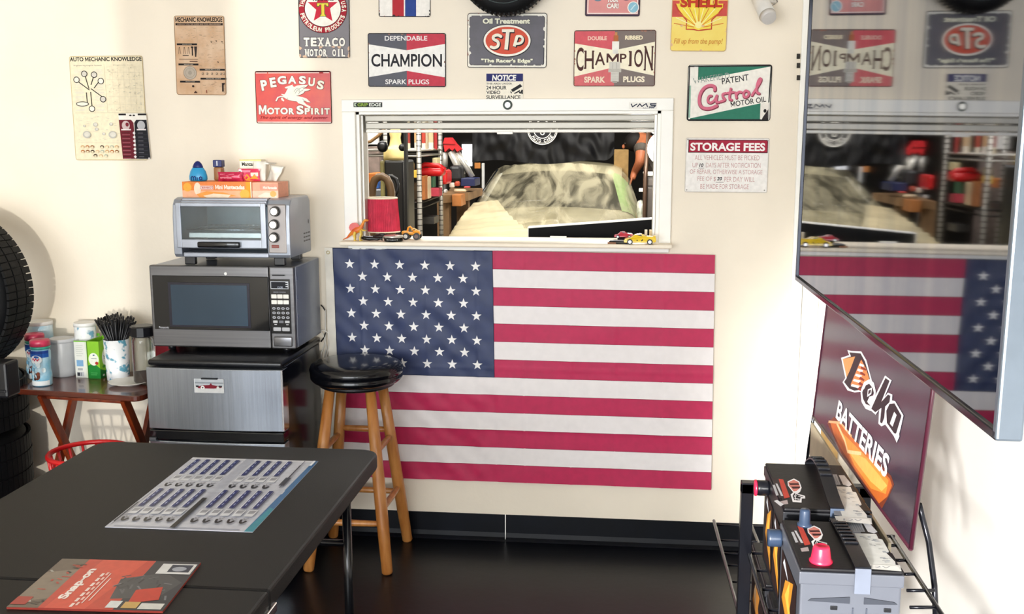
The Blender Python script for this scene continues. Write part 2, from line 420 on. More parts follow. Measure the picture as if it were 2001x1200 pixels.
for _ in range(60):
    x, y = R.uniform(90, 520), R.uniform(690, 950); p.rect(x, y, x+R.uniform(8, 30), y+4, 'd2cbb9')
for cx, cy, r_ in ((190, 888, 44), (470, 890, 44), (290, 780, 26), (170, 795, 14), (460, 775, 20), (375, 880, 18), (300, 830, 20)):
    p.ell(cx, cy, r_, r_*.9, 'b9b6ae', 18).ell(cx+3, cy-3, r_*.7, r_*.6, 'd5d1c6', 18)
cl = ['c9a070', 'b5703c', '8a5a34', '3c2a20', 'd8b890', 'a8b0a0']
for k, (cx, cy) in enumerate([(135+53*i, 1020) for i in range(8) if i != 3]+[(135+53*i, 1070) for i in range(8)]+[(270, 1115), (328, 1117), (384, 1117)]):
    p.ell(cx, cy, 20, 17, cl[k % 6], 14).ell(cx, cy+5, 14, 10, 'ead9b8', 12)
p.part('colour_panel').poly([(545, 660), (845, 660), (868, 1150), (568, 1150)], 'f4efe6')
p.rect(548, 662, 628, 682, '1a1418').rect(755, 662, 845, 682, '1a1418').ell(675, 683, 14, 8, '1a1418').ell(712, 683, 14, 8, '1a1418')
p.poly([(548, 730), (680, 730), (705, 762), (715, 1148), (568, 1150)], '6b1424').poly([(712, 762), (735, 730), (846, 730), (866, 1148), (715, 1148)], '14141c')
p.ell(620, 790, 42, 50, 'cdb8b8').rect(568, 828, 672, 842, 'e5dcdc').ell(785, 790, 42, 50, 'b8b8bc').rect(735, 828, 835, 842, 'e5dcdc').ell(635, 780, 18, 22, '7a2030')
for k, y in enumerate((872, 915, 957, 1000, 1043, 1083, 1127)):
    p.poly([(704, y-18), (720, y), (704, y+18), (688, y)], 'f2ecec'); p.rect(572, y-6, 655, y, '3c0c16').rect(575, y+14, 660, y+22, '9b5560')
    p.rect(745, y-2, 800, y+2, '8a8a94').rect(740, y+16, 845, y+22, '2c2c3a')
p.ell(852, 1143, 8, 8, 'e8e0e0'); p.done()
# 2 mechanic chart (6.667x zoom)
ro, p = sign('wall_chart', 'browned mechanic knowledge chart hanging above and right of the cream chart', 'sign',
             [(338, 31), (436, 31), (442, 186), (346, 185)], (50, 72, 710, 1105), mat('aged_tin', 'dcbd9e', .5, var=.12, scale=14, col2='c99e76'), rim='a5825f', r=.008)
p.part('lettering').text('MECHANIC KNOWLEDGE', 68, 90, 690, 152, '120d0b', .035)
p.rect(68, 166, 694, 196, '2a1c18').text('WRENCH TYPES TIRE GUIDE AND TOOL MEASUREMENT', 90, 174, 670, 188, 'c8a890', .01)
p.part('diagram')
DX = lambda y: (y-200)*.03
for x0, x1, y in ((80, 355, 442), (92, 365, 705), (105, 378, 932), (372, 722, 772), (380, 728, 890)):
    p.rect(x0-4, y-12, x1-10, y+13, '130f10'); p.text('MEASURE GUIDE', x0+70, y-5, x1-80, y+6, 'cdbfae', .01)
R = random.Random(9)
for x, y in ((110, 520), (175, 520), (232, 520)):
    p.stroke([(x-14, 570), (x-4, 480), (x+2, 480), (x+14, 570)], 5, '4a3a30')
p.rect(272, 480, 288, 590, '241c1a').rect(262, 470, 296, 490, '241c1a').poly([(305, 470), (345, 470), (330, 605), (315, 605)], '2c2220')
p.rect(150, 582, 230, 594, '3a2c26').rect(100, 632, 350, 640, '6b4a3a').rect(240, 660, 345, 672, '5a4236')
p.ell(240, 815, 88, 90, 'b8ab9c', 36).ring(240, 815, 88, 90, 5, '7f7468').ring(240, 815, 62, 64, 4, '948a7c').ell(240, 815, 26, 26, 'a59a8c')
for _ in range(120):
    x, y = R.uniform(370, 690), R.uniform(215, 740); p.rect(x, y, x+R.uniform(8, 45), y+R.uniform(2, 5), R.choice(['b39c84', 'a0886f', 'c2a98e']))
for _ in range(30):
    x, y = R.uniform(90, 330), R.uniform(215, 400); p.rect(x, y, x+R.uniform(8, 40), y+R.uniform(2, 5), R.choice(['b39c84', 'a0886f']))
for x, y in ((540, 412), (605, 398), (680, 408), (620, 672)): p.poly([(x-14, y-8), (x+12, y-3), (x+4, y+12)], '3a2a20')
for x in (410, 470, 535, 598, 655, 695): p.ell(x, 825, 12, 17, '8a7462', 12).ell(x-2, 821, 6, 8, 'cdb79c', 10)
for _ in range(40):
    x, y = R.uniform(400, 690), R.uniform(925, 1070); p.rect(x, y, x+R.uniform(6, 30), y+3, 'a58c74')
p.ell(280, 992, 15, 15, '2a1a14', 14).poly([(285, 1082), (335, 1082), (310, 1052)], '3c1d14').rect(664, 950, 686, 1060, '33241d').poly([(660, 948), (705, 945), (690, 975)], '33241d')
p.rect(452, 1040, 460, 1080, '8a2a20').stroke([(350, 210), (372, 750)], 2.5, 'b59c82').stroke([(378, 920), (388, 1095)], 2.5, 'b59c82')
p.done()
# 3 winged horse sign (10x zoom)
ro, p = sign('tin_sign', 'red metal sign with a white winged horse leaping', 'sign', [(499.5, 139), (647.5, 139), (649, 241), (501.5, 241)], (90, 85, 1575, 1110),
             mat('red_enamel', 'c62a30', .3, var=.1, scale=14, col2='d8452f'), rim='2a0a0c')
W = 'f6f2e2'
p.part('border').rect(95, 90, 1565, 104, '260708').rect(110, 112, 1540, 128, 'f3e3da').rect(115, 1080, 1560, 1096, 'f3e3da').rect(110, 1098, 1570, 1110, '260708')
p.rect(1350, 108, 1430, 132, 'a32025').rect(330, 108, 350, 130, 'd05038')
p.part('lettering')
for ch, x, y, h_, ro_, ww in (('P', 265, 360, 205, -.16, 125), ('E', 440, 305, 190, -.14, 120), ('G', 618, 262, 165, -.05, 175), ('A', 820, 255, 150, .02, 165), ('S', 1020, 262, 165, .06, 135), ('U', 1198, 298, 170, .12, 125), ('S', 1370, 358, 175, .2, 135)):
    p.text(ch, x-ww/2, y-h_/2, x+ww/2, y+h_/2, W, .045, rot=ro_, outline='3a0a10', ow=.03)
p.part('emblem')
H_ = [(670, 400), (760, 372), (830, 348), (825, 372), (855, 395), (920, 365), (1010, 358), (1130, 352), (1090, 395), (1020, 425), (1120, 432), (1185, 440), (1130, 465), (1060, 480), (1030, 520), (940, 560), (880, 565), (1000, 590), (1090, 620), (1170, 700), (1100, 690), (1050, 660), (1040, 690), (1090, 740), (1165, 775), (1160, 830), (1130, 810), (1060, 765), (980, 730), (930, 715), (900, 680), (820, 670), (740, 650), (690, 628), (655, 605), (600, 590), (540, 610), (500, 680), (478, 668), (520, 590), (585, 570), (640, 572), (600, 545), (600, 530), (660, 540), (690, 500), (720, 440), (735, 425), (690, 425)]
p.poly([(x+6, y+8) for x, y in H_], '3a0a10').poly(H_, 'ece9dc')
p.poly([(590, 610), (620, 605), (655, 665), (640, 680), (600, 655)], 'ece9dc')
for q in ([(850, 490), (890, 430), (940, 415)], [(930, 540), (980, 480), (1040, 450)], [(870, 520), (930, 440), (1000, 410), (1060, 390)], [(960, 440), (945, 470), (960, 500)], [(1010, 625), (1040, 660), (1030, 690)], [(705, 625), (730, 612)]): p.stroke(q, 7, '6b6a62', smooth=1)
p.part('lettering')
for ch, x0, x1, y0 in (('M', 145, 300, 755), ('O', 310, 450, 800), ('T', 455, 560, 805), ('O', 572, 720, 800), ('R', 735, 845, 808), ('S', 890, 1030, 758), ('P', 1050, 1150, 808), ('I', 1175, 1210, 808), ('R', 1245, 1350, 808), ('I', 1375, 1412, 808), ('T', 1435, 1540, 808)):
    p.text(ch, x0, y0, x1, 935, W, .045, outline='3a0a10', ow=.03)
p.text('The spirit of energy and power', 170, 965, 1500, 1040, '8c161e', .01, .35)
p.done()
# 4 round star logo, motor oil (4.764x zoom)
ro, p = sign('tin_sign', 'tall grey motor oil sign with a red star in a white circle', 'sign',
             [(584.5, -36), (683.5, -36), (684.5, 113), (585, 113)], (497, -172, 973, 540), mat('grey_enamel', '6f6a70', .35, var=.1, scale=10), rim='1c1a1e')
p.part('emblem').ell(725, 80, 228, 230, 'a8172c', 64).ring(725, 80, 228, 230, 5, '2a1014', 64).ell(725, 82, 172, 168, '2a1014', 56).ell(725, 82, 167, 163, 'fbf6ec', 56)
p.poly([(585, 18), (673, 18), (700, -70), (725, -135), (750, -70), (777, 18), (865, 18), (793, 78), (814, 195), (725, 140), (638, 193), (664, 90)], 'd02440')
p.poly([(668, 24), (782, 24), (782, 62), (757, 62), (752, 46), (744, 46), (744, 128), (757, 140), (757, 154), (696, 154), (696, 140), (708, 128), (708, 46), (700, 46), (692, 62), (668, 62)], '2b6a34')
p.poly([(674, 30), (776, 30), (776, 55), (762, 55), (756, 41), (739, 41), (739, 132), (750, 143), (750, 149), (702, 149), (702, 143), (713, 132), (713, 41), (696, 41), (688, 55), (674, 55)], 'f2dc4a')
p.text('TEXACO', 622, -22, 832, 8, '181418', .03)
p.part('lettering').arc('PETROLEUM PRODUCTS', 725, 80, 199, 164, 22, 42, W, .035, inward=True, wid=.62)
p.arc('THE TEXAS COMPANY', 725, 80, 199, 188, 332, 42, W, .035, wid=.6); p.arc('USA', 725, 80, 199, -16, 5, 42, W, .035, wid=.6)
def slab(p, t, x0, y0, x1, y1, gap=.14):
    n = len(t); cw = (x1-x0)/(n-(n-1)*0+ (n-1)*gap)
    for i, ch in enumerate(t):
        if ch == ' ': continue
        a = x0+i*cw*(1+gap); bq = a+cw*.96; h_ = y1-y0
        if ch == 'I': p.rect((a+bq)/2-cw*.14, y0, (a+bq)/2+cw*.14, y1, 'f7f3ea')
        else: p.text(ch, a, y0, bq, y1, 'f7f3ea', .05, outline='201c20', ow=.04)
        if ch in 'TXAMRIL':
            sw, shh = cw*.34, h_*.13
            spots = {'T': [((a+bq)/2, y1)], 'X': [(a+sw/2, y0+shh), (bq-sw/2, y0+shh), (a+sw/2, y1), (bq-sw/2, y1)], 'A': [(a+sw/2, y1), (bq-sw/2, y1)],
                     'M': [(a+sw/3, y1), (bq-sw/3, y1), (a+sw/3, y0+shh), (bq-sw/3, y0+shh)], 'R': [(a+sw/2, y1), (bq-sw/3, y1)], 'I': [((a+bq)/2, y1), ((a+bq)/2, y0+shh)], 'L': [(a+sw/2, y0+shh)]}[ch]
            for sx, sy in spots: p.rect(sx-sw*.62, sy-shh, sx+sw*.62, sy, 'f7f3ea')
slab(p, 'TEXACO', 540, 350, 932, 434); slab(p, 'MOTOR OIL', 553, 458, 932, 528)
p.part('wear'); chips(p, (500, 430, 970, 538), 'd9b79c', 14, 20, 3); p.done()
# 5 striped sign at the top (4.764x)
ro, p = sign('tin_sign', 'white sign with one red and one blue vertical stripe, cropped by the top edge', 'sign', [(740, -118), (841.5, -118), (841.5, 33), (740, 33)], (1238, -560, 1724, 157), 'f4f0ea', rim='1c1820')
p.part('stripes').rect(1367, -300, 1475, 154, 'b5232f').rect(1487, -300, 1590, 154, '20408e')
p.part('wear'); chips(p, (1241, -250, 1721, 154), '2a1d20', 26, 13, 5); chips(p, (1241, -250, 1721, 154), 'a8543c', 10, 7, 8); p.done()
# 6 spark plug sign, red white blue (4.764x)
ro, p = sign('tin_sign', 'spark plug sign with white bow tie over dark blue and red halves', 'sign', [(719, 65), (871, 65), (871.5, 170), (720, 169.5)], (1138, 310, 1863, 810), mat('navy_enamel', '26263a', .4, var=.2, scale=12), rim='17151c')
p.part('colour_field').poly([(1500, 316), (1855, 316), (1855, 410), (1500, 468)], 'c4394c').poly([(1500, 660), (1855, 720), (1855, 802), (1500, 802)], 'c4394c')
p.poly([(1146, 413), (1500, 468), (1855, 410), (1855, 720), (1500, 660), (1146, 720)], 'f4f2ee')
p.part('lettering').text('CHAMPION', 1168, 502, 1828, 622, '15151f', .02)
p.text('DEPENDABLE', 1296, 335, 1692, 378, 'f2eeee', .018).text('SPARK PLUGS', 1298, 740, 1708, 786, 'f2eeee', .018)
p.part('wear'); chips(p, (1144, 316, 1857, 804), '8a6558', 18, 12, 6); p.done()
# 7 oil treatment sign (4.764x)
ro, p = sign('tin_sign', 'charcoal oil treatment sign with a red oval and scuffed white border', 'sign', [(913, 25.5), (1068.5, 25.5), (1068, 132.9), (913.3, 132.5)], (110, 122, 850, 631), 'f3efe4', rim='3a3436', r=.009)
p.part('field').rr(128, 146, 828, 608, 26, '1f1b22').rr(132, 150, 822, 602, 22, mat('charcoal_print', '403a46', .4, var=.15, scale=20))
p.part('emblem').ell(480, 380, 226, 154, '1c181c', 60).ell(480, 378, 219, 146, 'f8f3e8', 60).ell(480, 377, 200, 128, 'd8543c', 60)
def stp(dx, dy, c, wd):
    p.stroke([(425+dx, 340+dy), (395+dx, 322+dy), (352+dx, 335+dy), (350+dx, 365+dy), (400+dx, 385+dy), (400+dx, 430+dy), (360+dx, 448+dy), (330+dx, 435+dy)], wd, c, smooth=2)
    p.stroke([(432+dx, 285+dy), (545+dx, 285+dy)], wd, c); p.stroke([(488+dx, 285+dy), (472+dx, 460+dy)], wd+6, c)
    p.stroke([(572+dx, 340+dy), (548+dx, 432+dy)], wd, c); p.stroke([(570+dx, 338+dy), (610+dx, 334+dy), (632+dx, 365+dy), (612+dx, 402+dy), (560+dx, 408+dy)], wd-4, c, smooth=2)
stp(6, 7, '1c181c', 36); stp(0, 0, 'f6f0de', 27)
p.part('lettering').text('Oil Treatment', 252, 172, 692, 222, 'f4f2dc', .045, outline='1c181c').text('"The Racer\'s Edge"', 240, 545, 722, 592, 'f4f2dc', .045, outline='1c181c')
p.part('wear'); chips(p, (128, 146, 828, 608), 'f3efe4', 26, 13, 7); chips(p, (112, 124, 848, 629), '7a3428', 8, 12, 9); p.done()
# 8 surveillance notice (4.764x)
ro, p = sign('notice_sign', 'small blue and white video surveillance notice above the opening', 'sign', [(950, 143.5), (1022.5, 143.5), (1022, 194.5), (950, 194.5)], (285, 684, 632, 927), 'f6efdf', r=.001, th=.0008)
p.part('header').rect(287, 686, 630, 757, '1a1f66'); p.part('lettering').text('NOTICE', 340, 697, 568, 752, 'f6f4f0', .04, .12)
p.text('THIS AREA UNDER', 287, 771, 528, 788, '242424', .01)
for t, y0, y1, x1 in (('24 HOUR', 800, 834, 478), ('VIDEO', 844, 877, 418), ('SURVEILLANCE', 888, 922, 609)): p.text(t, 287, y0, x1, y1, '17171c', .022)
p.part('pictogram').poly([(518, 835), (605, 782), (624, 805), (535, 858)], '15151a').poly([(548, 868), (600, 838), (606, 850), (552, 876)], '15151a').stroke([(594, 858), (606, 868), (622, 842)], 12, '15151a').rect(616, 836, 630, 876, '15151a').poly([(514, 846), (528, 862), (524, 872), (514, 862)], '15151a')
p.done()
# 9 pink sign cropped by the top
ro, p = sign('tin_sign', 'faded pink sign with pale blue discs, cropped by the top edge', 'sign', [(1143, -68), (1250, -68), (1250, 32), (1143, 32)], (1203, -320, 1715, 153), mat('pink_enamel', 'dc8a86', .42, var=.08, scale=12), rim='2c2230')
p.part('border').stroke([(1228, -290), (1228, 126), (1692, 126), (1692, -290)], 8, 'f6ece6').stroke([(1212, -300), (1212, 141), (1706, 141), (1706, -300)], 14, '43364a')
p.part('emblem').ell(1653, 70, 54, 56, 'f6ece6').poly([(1653+46*math.cos(a*PI/14), 70+48*math.sin(a*PI/14)) for a in range(28)], '8fc3d8').stroke([(1630, 95), (1665, 50), (1678, 44)], 9, 'cfe6ee')
p.ell(1320, -10, 38, 24, '6b8698').ell(1585, -14, 40, 20, '4b4258')
p.part('lettering').text('CAR!', 1405, 32, 1516, 80, 'f8eee8', .05, outline='7a4848').text('YOUR', 1405, -22, 1512, 22, 'f8eee8', .05, outline='7a4848'); p.done()
# 10 second spark plug sign (4.764x)
ro, p = sign('tin_sign', 'cream bow tie spark plug sign with pink and brown halves and a plug drawing', 'sign', [(1121, 59.5), (1280.5, 58.5), (1279.5, 168.6), (1120.5, 168.6)], (1098, 281, 1861, 803), mat('brown_print', '6a5850', .42, var=.1, scale=14), rim='5a3430', r=.007)
p.part('colour_field').poly([(1104, 290), (1480, 290), (1480, 466), (1104, 402)], 'd95c66').poly([(1104, 710), (1480, 625), (1480, 798), (1104, 798)], 'd86c70')
p.poly([(1104, 402), (1480, 466), (1852, 390), (1852, 704), (1480, 625), (1104, 712)], 'fbf2d8')
p.part('lettering')
for ch, x0, x1, y0, y1 in (('C', 1120, 1190, 440, 660), ('H', 1200, 1285, 470, 640), ('A', 1296, 1392, 485, 605), ('M', 1405, 1520, 497, 582), ('P', 1530, 1592, 500, 585), ('I', 1618, 1640, 475, 615), ('O', 1663, 1745, 460, 625), ('N', 1760, 1838, 430, 655)):
    p.text(ch, x0, y0, x1, y1, '4a231f', .012)
    if ch in 'HIN': [p.rect(q-6, yy-7, q+14, yy+7, '4a231f') for q in ((x0, x1-10) if ch != 'I' else (x0,)) for yy in (y0+6, y1-6)]
p.text('DOUBLE', 1226, 336, 1405, 374, 'f2c8b8', .04).text('RIBBED', 1575, 332, 1740, 370, 'f6e8c8', .04).text('SPARK', 1198, 712, 1396, 770, 'f6e0c8', .04).text('PLUGS', 1565, 710, 1766, 766, 'f8ecd4', .04)
p.part('emblem')
for x0, x1, y0, y1, c in ((1478, 1502, 300, 335, 'c88a58'), (1468, 1512, 330, 385, 'b86a3a'), (1455, 1520, 385, 462, 'f4f2ea'), (1462, 1512, 462, 500, 'e8e6de'), (1432, 1535, 575, 650, 'd6d2c8'), (1424, 1545, 640, 672, 'c2beb4'), (1448, 1524, 672, 760, 'dcd9d0'), (1465, 1508, 755, 772, 'a8a49a')): p.rect(x0, y0, x1, y1, c)
for y in range(680, 756, 12): p.rect(1450, y, 1522, y+3, 'a8a49a')
for x in (1462, 1497): p.rect(x, 582, x+5, 640, 'b2aea4')
p.part('wear'); chips(p, (1102, 286, 1856, 799), 'a8705c', 22, 12, 12); p.done()
# 11 shell sign (3x zoom)
ro, p = sign('tin_sign', 'yellow and red petrol sign with a scallop shell, cropped by the top edge', 'sign', [(1311, -64), (1421, -64), (1418.5, 100.5), (1309.5, 100)], (59, -180, 390, 302), mat('yellow_enamel', 'f6df6a', .4, var=.05, scale=12, col2='f2d45a'), rim='d9b88a', r=.009)
p.part('band').poly([(62, 10), (150, 10), (160, 104), (62, 104)], 'd0524a').poly([(300, 10), (390, 10), (390, 98), (300, 102)], 'd0524a')
SH = [(75, 30), (90, 62), (122, 100), (146, 125), (146, 178), (192, 180), (221, 185), (252, 182), (302, 176), (302, 122), (332, 95), (360, 58), (372, 28)]
p.part('emblem').poly([(x, y) for x, y in SH], 'c4452f').poly([(84, 28), (98, 58), (130, 96), (153, 122), (152, 172), (195, 172), (221, 180), (250, 174), (295, 170), (295, 118), (326, 90), (352, 55), (362, 28)], 'f7df55')
for k in range(13):
    a = math.radians(-168+k*13); x, y = 221+math.cos(a)*150, 172+math.sin(a)*150
    t = min(1, 118/max(1, abs(172-y))) if True else 1
    p.stroke([(221+math.cos(a)*26, 168+math.sin(a)*26), (221+(x-221)*t, 172+(y-172)*t)], 4.5, 'fdf3b8' if k % 2 else 'd8772c')
p.ell(221, 150, 21, 20, 'f9eea0', 20)
p.part('lettering').text('SHELL', 108, -14, 356, 50, 'c23a1e', .05, outline='f4d83e', ow=.05)
p.text('Fill up from the pump!', 78, 228, 368, 268, 'd08a34', .012, .25); p.part('wear'); chips(p, (61, 150, 388, 300), 'e2b890', 9, 12, 14); p.done()
# 12 castrol (3x zoom)
ro, p = sign('tin_sign', 'green and white motor oil sign with slanted pink script', 'sign', [(1343, 127), (1508, 126.3), (1504.3, 236.3), (1341.8, 236.3)], (157, 379, 650, 709), 'f5f1e8', rim='151415', r=.009)
p.part('colour_field').poly([(218, 388), (640, 386), (640, 390), (218, 468)], '2d7a63').poly([(178, 694), (590, 605), (590, 700), (178, 702)], '2d7a63').rect(163, 500, 178, 690, '9cc0ae')
p.stroke([(166, 388), (644, 386), (636, 702), (164, 702)], 7, '1b1a1c', closed=True)
p.part('lettering').text('WAKEFIELD', 188, 440, 404, 474, '8e9a94', .0, rot=-.155).text('PATENT', 358, 446, 516, 482, '17171a', .008, rot=-.155).text('MOTOR OIL', 414, 580, 622, 612, '17171a', .008, rot=-.155)
def cas(dx, dy, wd, c):
    q = lambda L, w_=wd: p.stroke([(x+dx, y+dy) for x, y in L], w_, c, smooth=2)
    q([(318, 528), (318, 505), (290, 497), (255, 510), (230, 550), (226, 600), (245, 632), (290, 638), (335, 618)], wd*1.35)
    q([(300, 560), (285, 560), (275, 590), (292, 605), (318, 590), (330, 560)]); q([(332, 556), (326, 600), (345, 598)])
    q([(385, 545), (362, 550), (368, 570), (384, 585), (352, 595)]); q([(412, 515), (402, 580), (420, 585)]); q([(392, 545), (430, 538)])
    q([(440, 540), (448, 575)]); q([(444, 555), (460, 535), (475, 540)]); q([(500, 530), (484, 545), (492, 572), (515, 565), (520, 538), (500, 530)])
    q([(535, 560), (560, 520), (588, 470), (582, 455), (566, 480), (560, 540), (580, 548)])
cas(3, 4, 17, '8e3a4c'); cas(0, 0, 13, 'd9708a')
p.part('wear').poly([(592, 610), (640, 600), (636, 700), (592, 700)], 'efe9e0').ell(617, 650, 9, 11, '181516').poly([(604, 690), (636, 640), (636, 702), (600, 702)], '241c1e')
p.rect(194, 390, 216, 470, 'f5f1e8'); p.done()
# 13 storage fees (3x zoom)
ro, p = sign('notice_sign', 'white storage fees notice with a red header, lowest on the wall', 'sign', [(1339, 269), (1500.5, 270.5), (1499, 376.3), (1337.3, 375.3)], (146, 808, 630, 1128), 'f4f0ec', rim='d8d2cc', r=.004)
p.part('header').rect(160, 818, 624, 895, '3a1018').rect(164, 822, 620, 891, 'a81e3a'); p.part('lettering').text('STORAGE FEES', 172, 836, 608, 884, 'fbf6f4', .035)
for t, x0, y0, x1, y1 in (('ALL VEHICLES MUST BE PICKED', 200, 909, 578, 938), ('UP', 188, 955, 220, 982), ('DAYS AFTER NOTIFICATION', 267, 954, 586, 982), ('OF REPAIR, OTHERWISE A STORAGE', 174, 994, 598, 1024), ('FEE OF $', 220, 1036, 328, 1065), ('PER DAY WILL', 378, 1036, 555, 1065), ('BE MADE FOR STORAGE', 238, 1080, 522, 1108)):
    p.text(t, x0, y0, x1, y1, 'c79a98', -.004)
p.rect(222, 984, 256, 987, '8a8080').rect(328, 1067, 374, 1070, '8a8080')
p.part('handwriting').text('10', 227, 958, 252, 980, '101014', .03, .2).text('20', 334, 1037, 364, 1058, '101014', .03, .2)
for x, y in ((156, 818), (622, 822), (158, 1116), (614, 1114)): p.ell(x, y, 4, 4, '8d8a86', 10)
p.done()
# stickers on the casing
ro, p = sign('sticker', 'small black and green rectangular sticker at the left of the opening casing', 'sticker', [(691, 200), (747, 200), (747, 209.5), (691, 209.5)], (1005, 952, 1273, 998), '1c2420', th=.0006, lift=.0, r=.001, y0=-.0165)
p.part('lettering').text('GRIP', 1042, 960, 1140, 990, '8fae3e', .03).text('EDGE', 1150, 960, 1262, 990, 'e8ece4', .03).poly([(1012, 960), (1034, 960), (1020, 975), (1034, 990), (1012, 990)], 'c8d8c0'); p.done()
ro, p = sign('sticker', 'small italic lettered sticker at the right of the opening casing', 'sticker', [(1229, 200), (1284, 200), (1284, 213), (1229, 213)], (1612, 952, 1880, 1014), 'f2efe8', th=.0006, lift=.0, r=.001, y0=-.0165)
p.part('lettering')
for L in ([(1632, 964), (1645, 994), (1690, 966)], [(1690, 996), (1715, 966), (1735, 990), (1775, 964), (1790, 996)], [(1872, 966), (1815, 966), (1822, 980), (1866, 982), (1852, 996), (1802, 996)]): p.stroke(L, 10, '1a2440')
p.text('RACING', 1745, 1001, 1850, 1011, '3a4460', .01); p.done()
c = onY(992, 205, -.017)
t = thing('round_badge', 'small round dark ring fixed to the middle of the top casing', 'badge', c)
MB().tube([(c.x+.014*math.cos(a*PI/12), -.019, c.z+.014*math.sin(a*PI/12)) for a in range(24)], .004, 8, closed=True).build('ring', t, mat('badge_dark', '3c4440', .3, .7), world=True)
MB().cyl((c.x, -.016, c.z), (c.x, -.021, c.z), .0105, n=20).build('centre', t, mat('badge_light', 'ddd9ce', .3, .3), world=True)
# wall tyre ornament at top, cropped
c = onY(987, -62, -.06)
t = thing('tyre_ornament', 'black tyre mounted high on the wall above the charcoal oil sign', 'tyre', c)
Ry = Matrix.Translation((c.x, 0, c.z)) @ Matrix.Rotation(PI/2, 4, 'X')
rub = mat('tyre_rubber', '08090c', .6, spec=.2, var=.2, scale=30, bump=.2)
pr = [(.105, .02), (.118, .012), (.145, .018), (.162, .03), (.165, .05), (.162, .085), (.145, .1), (.118, .106), (.105, .1)]
MB().lathe(pr+[pr[0]], 64, M=Ry, cap=False).build('tyre_body', t, rub, world=True)
b = MB()
for k in range(60):
    a = 2*PI*k/60; M = Ry @ Matrix.Rotation(a, 4, 'Z'); b.box(.160, .1685, -.003, .003, .03, .09, M=M)
tag(b.build('tread', t, rub, world=True), kind='stuff')
MB().lathe([(.105, .05), (.09, .06), (.0, .066)], 40, M=Ry).build('centre_disc', t, mat('tyre_clock', '2c3236', .3), world=True)
MB().tube([(c.x+.128*math.cos(a*PI/24), -.108, c.z+.128*math.sin(a*PI/24)) for a in range(48)], .0015, 6, closed=True).build('sidewall_ring', t, mat('tyre_ring', '3c4a4a', .4), world=True)
# security camera
c = onY(1497, -12, -.05)
t = thing('security_camera', 'white wall camera at the top, right of the shell sign', 'camera', c)
cwm = mat('camera_white', 'e6e2dc', .4)
a_ = onY(1478, -14, -.02); b_ = onY(1500, 30, -.12)
MB().cyl(a_, b_, .026, .03, 24).build('body', t, cwm, world=True)
MB().cyl(b_, b_+(b_-a_)*.14, .03, .025, 24).build('front_cap', t, mat('camera_front', 'cfcbc8', .3), world=True)
MB().tube([onY(1508, -20, -.005), onY(1514, 5, -.02), onY(1500, 0, -.05)], .007, 8).build('bracket', t, cwm, world=True)
MB().tube([onY(1512, -30, -.004), onY(1519, 4, -.01), onY(1508, 12, -.03)], .0015, 6).build('cable', t, mat('grey_cable', '8a8886', .5), world=True)
# red book lamp etc. follow in later sections
# pole of small fittings right of the wall
t = thing('screw_plate', 'small dark strike plate fixed to the white casing near the screen', 'plate', (.638, -.013, 1.72))
for y in (110, 128, 152):
    c = onY(1560, y, -.013)
    MB().box(c.x-.006, c.x+.006, -.0165, -.012, c.z-.009, c.z+.009, r=.001).build('plate', t, mat('dark_bronze', '2a2622', .4, .6), world=True)
# ------------------------------------------------------------------ flag
fl = thing('flag', 'large American flag pinned flat on the wall under the opening', 'flag', (-.4, -.012, .24))
TL, TR_, BR_, BL_ = onY(650, 484, -.012), onY(1397, 498, -.012), onY(1389.5, 957, -.012), onY(668, 930, -.012)
def wrk(u, v):
    x = u*1.47; z = v*.91
    h = .0035*mnoise.noise(Vector((x*3+z*1.5, z*3.2, 1)))
    if u < .43: h += .0052*mnoise.noise(Vector(((x+z*.9)*3.0, (z-x)*13, 4)))+.0022*mnoise.noise(Vector((x*14, z*22, 2)))
    else: h += .0012*mnoise.noise(Vector((x*6+z*5, z*9-x*2, 7)))
    for c_ in (.075, .25, .385, .505, .63, .745, .87): h += .0016*math.exp(-((u-c_)*1.47/.006)**2)+.0012*math.exp(-abs(u-c_)*1.47/.03)*mnoise.noise(Vector((c_*9, z*20, 3)))
    for c_ in (.5, .77): h += .001*math.exp(-((v-c_)*.91/.005)**2)
    return h
def fpt(u, v, lift=0):     # u right, v down
    a = TL.lerp(TR_, u); b_ = BL_.lerp(BR_, u); q = a.lerp(b_, v)
    sag = .004*math.sin(PI*u)*(1-v)*0
    return Vector((q.x, q.y-wrk(u, v)-lift-.003, q.z+sag))
redc = mat('flag_red', 'be1550', .55, var=.06, scale=30, sheen=.3, bump=.1, bscale=900); whc = mat('flag_white', 'f2ecec', .6, var=.02, scale=30, sheen=.3)
bluc = mat('flag_blue', '26345e', .5, var=.1, scale=25, sheen=.3, bump=.1, bscale=900); stc = mat('star_white', 'f6f4f4', .55)
CU = .4275
for k in range(13):
    v0, v1 = k/13, (k+1)/13; u0 = CU if k < 7 else 0
    MB().sheet(lambda i, j: fpt(u0+(1-u0)*i, v0+(v1-v0)*j, 0), 110 if k < 7 else 170, 8).build('stripe', fl, redc if k % 2 == 0 else whc, world=True)
can = MB().sheet(lambda i, j: fpt(CU*i, 7/13*j, 0), 110, 70).build('canton', fl, bluc, world=True)
for r_ in range(9):
    n = 6 if r_ % 2 == 0 else 5
    for c_ in range(n):
        u = CU*(.105+(.158*c_ if n == 6 else .079+.158*c_)); v = 7/13*(.125+.0975*r_)
        b = MB(); R1 = .0205; ce = b.bm.verts.new(fpt(u, v, .0016)); ring = []
        for q in range(10):
            a = PI/2+q*PI/5; rr_ = R1 if q % 2 == 0 else R1*.40
            ring.append(b.bm.verts.new(fpt(u+rr_*math.cos(a)/1.47, v-rr_*math.sin(a)/.91, .0014)))
        for q in range(10): b.face([ce, ring[q], ring[(q+1) % 10]])
        b.build('star', can, stc, world=True)
thr = mat('seam_thread', '6a1230', .7); thb = mat('seam_navy', '141c38', .7)
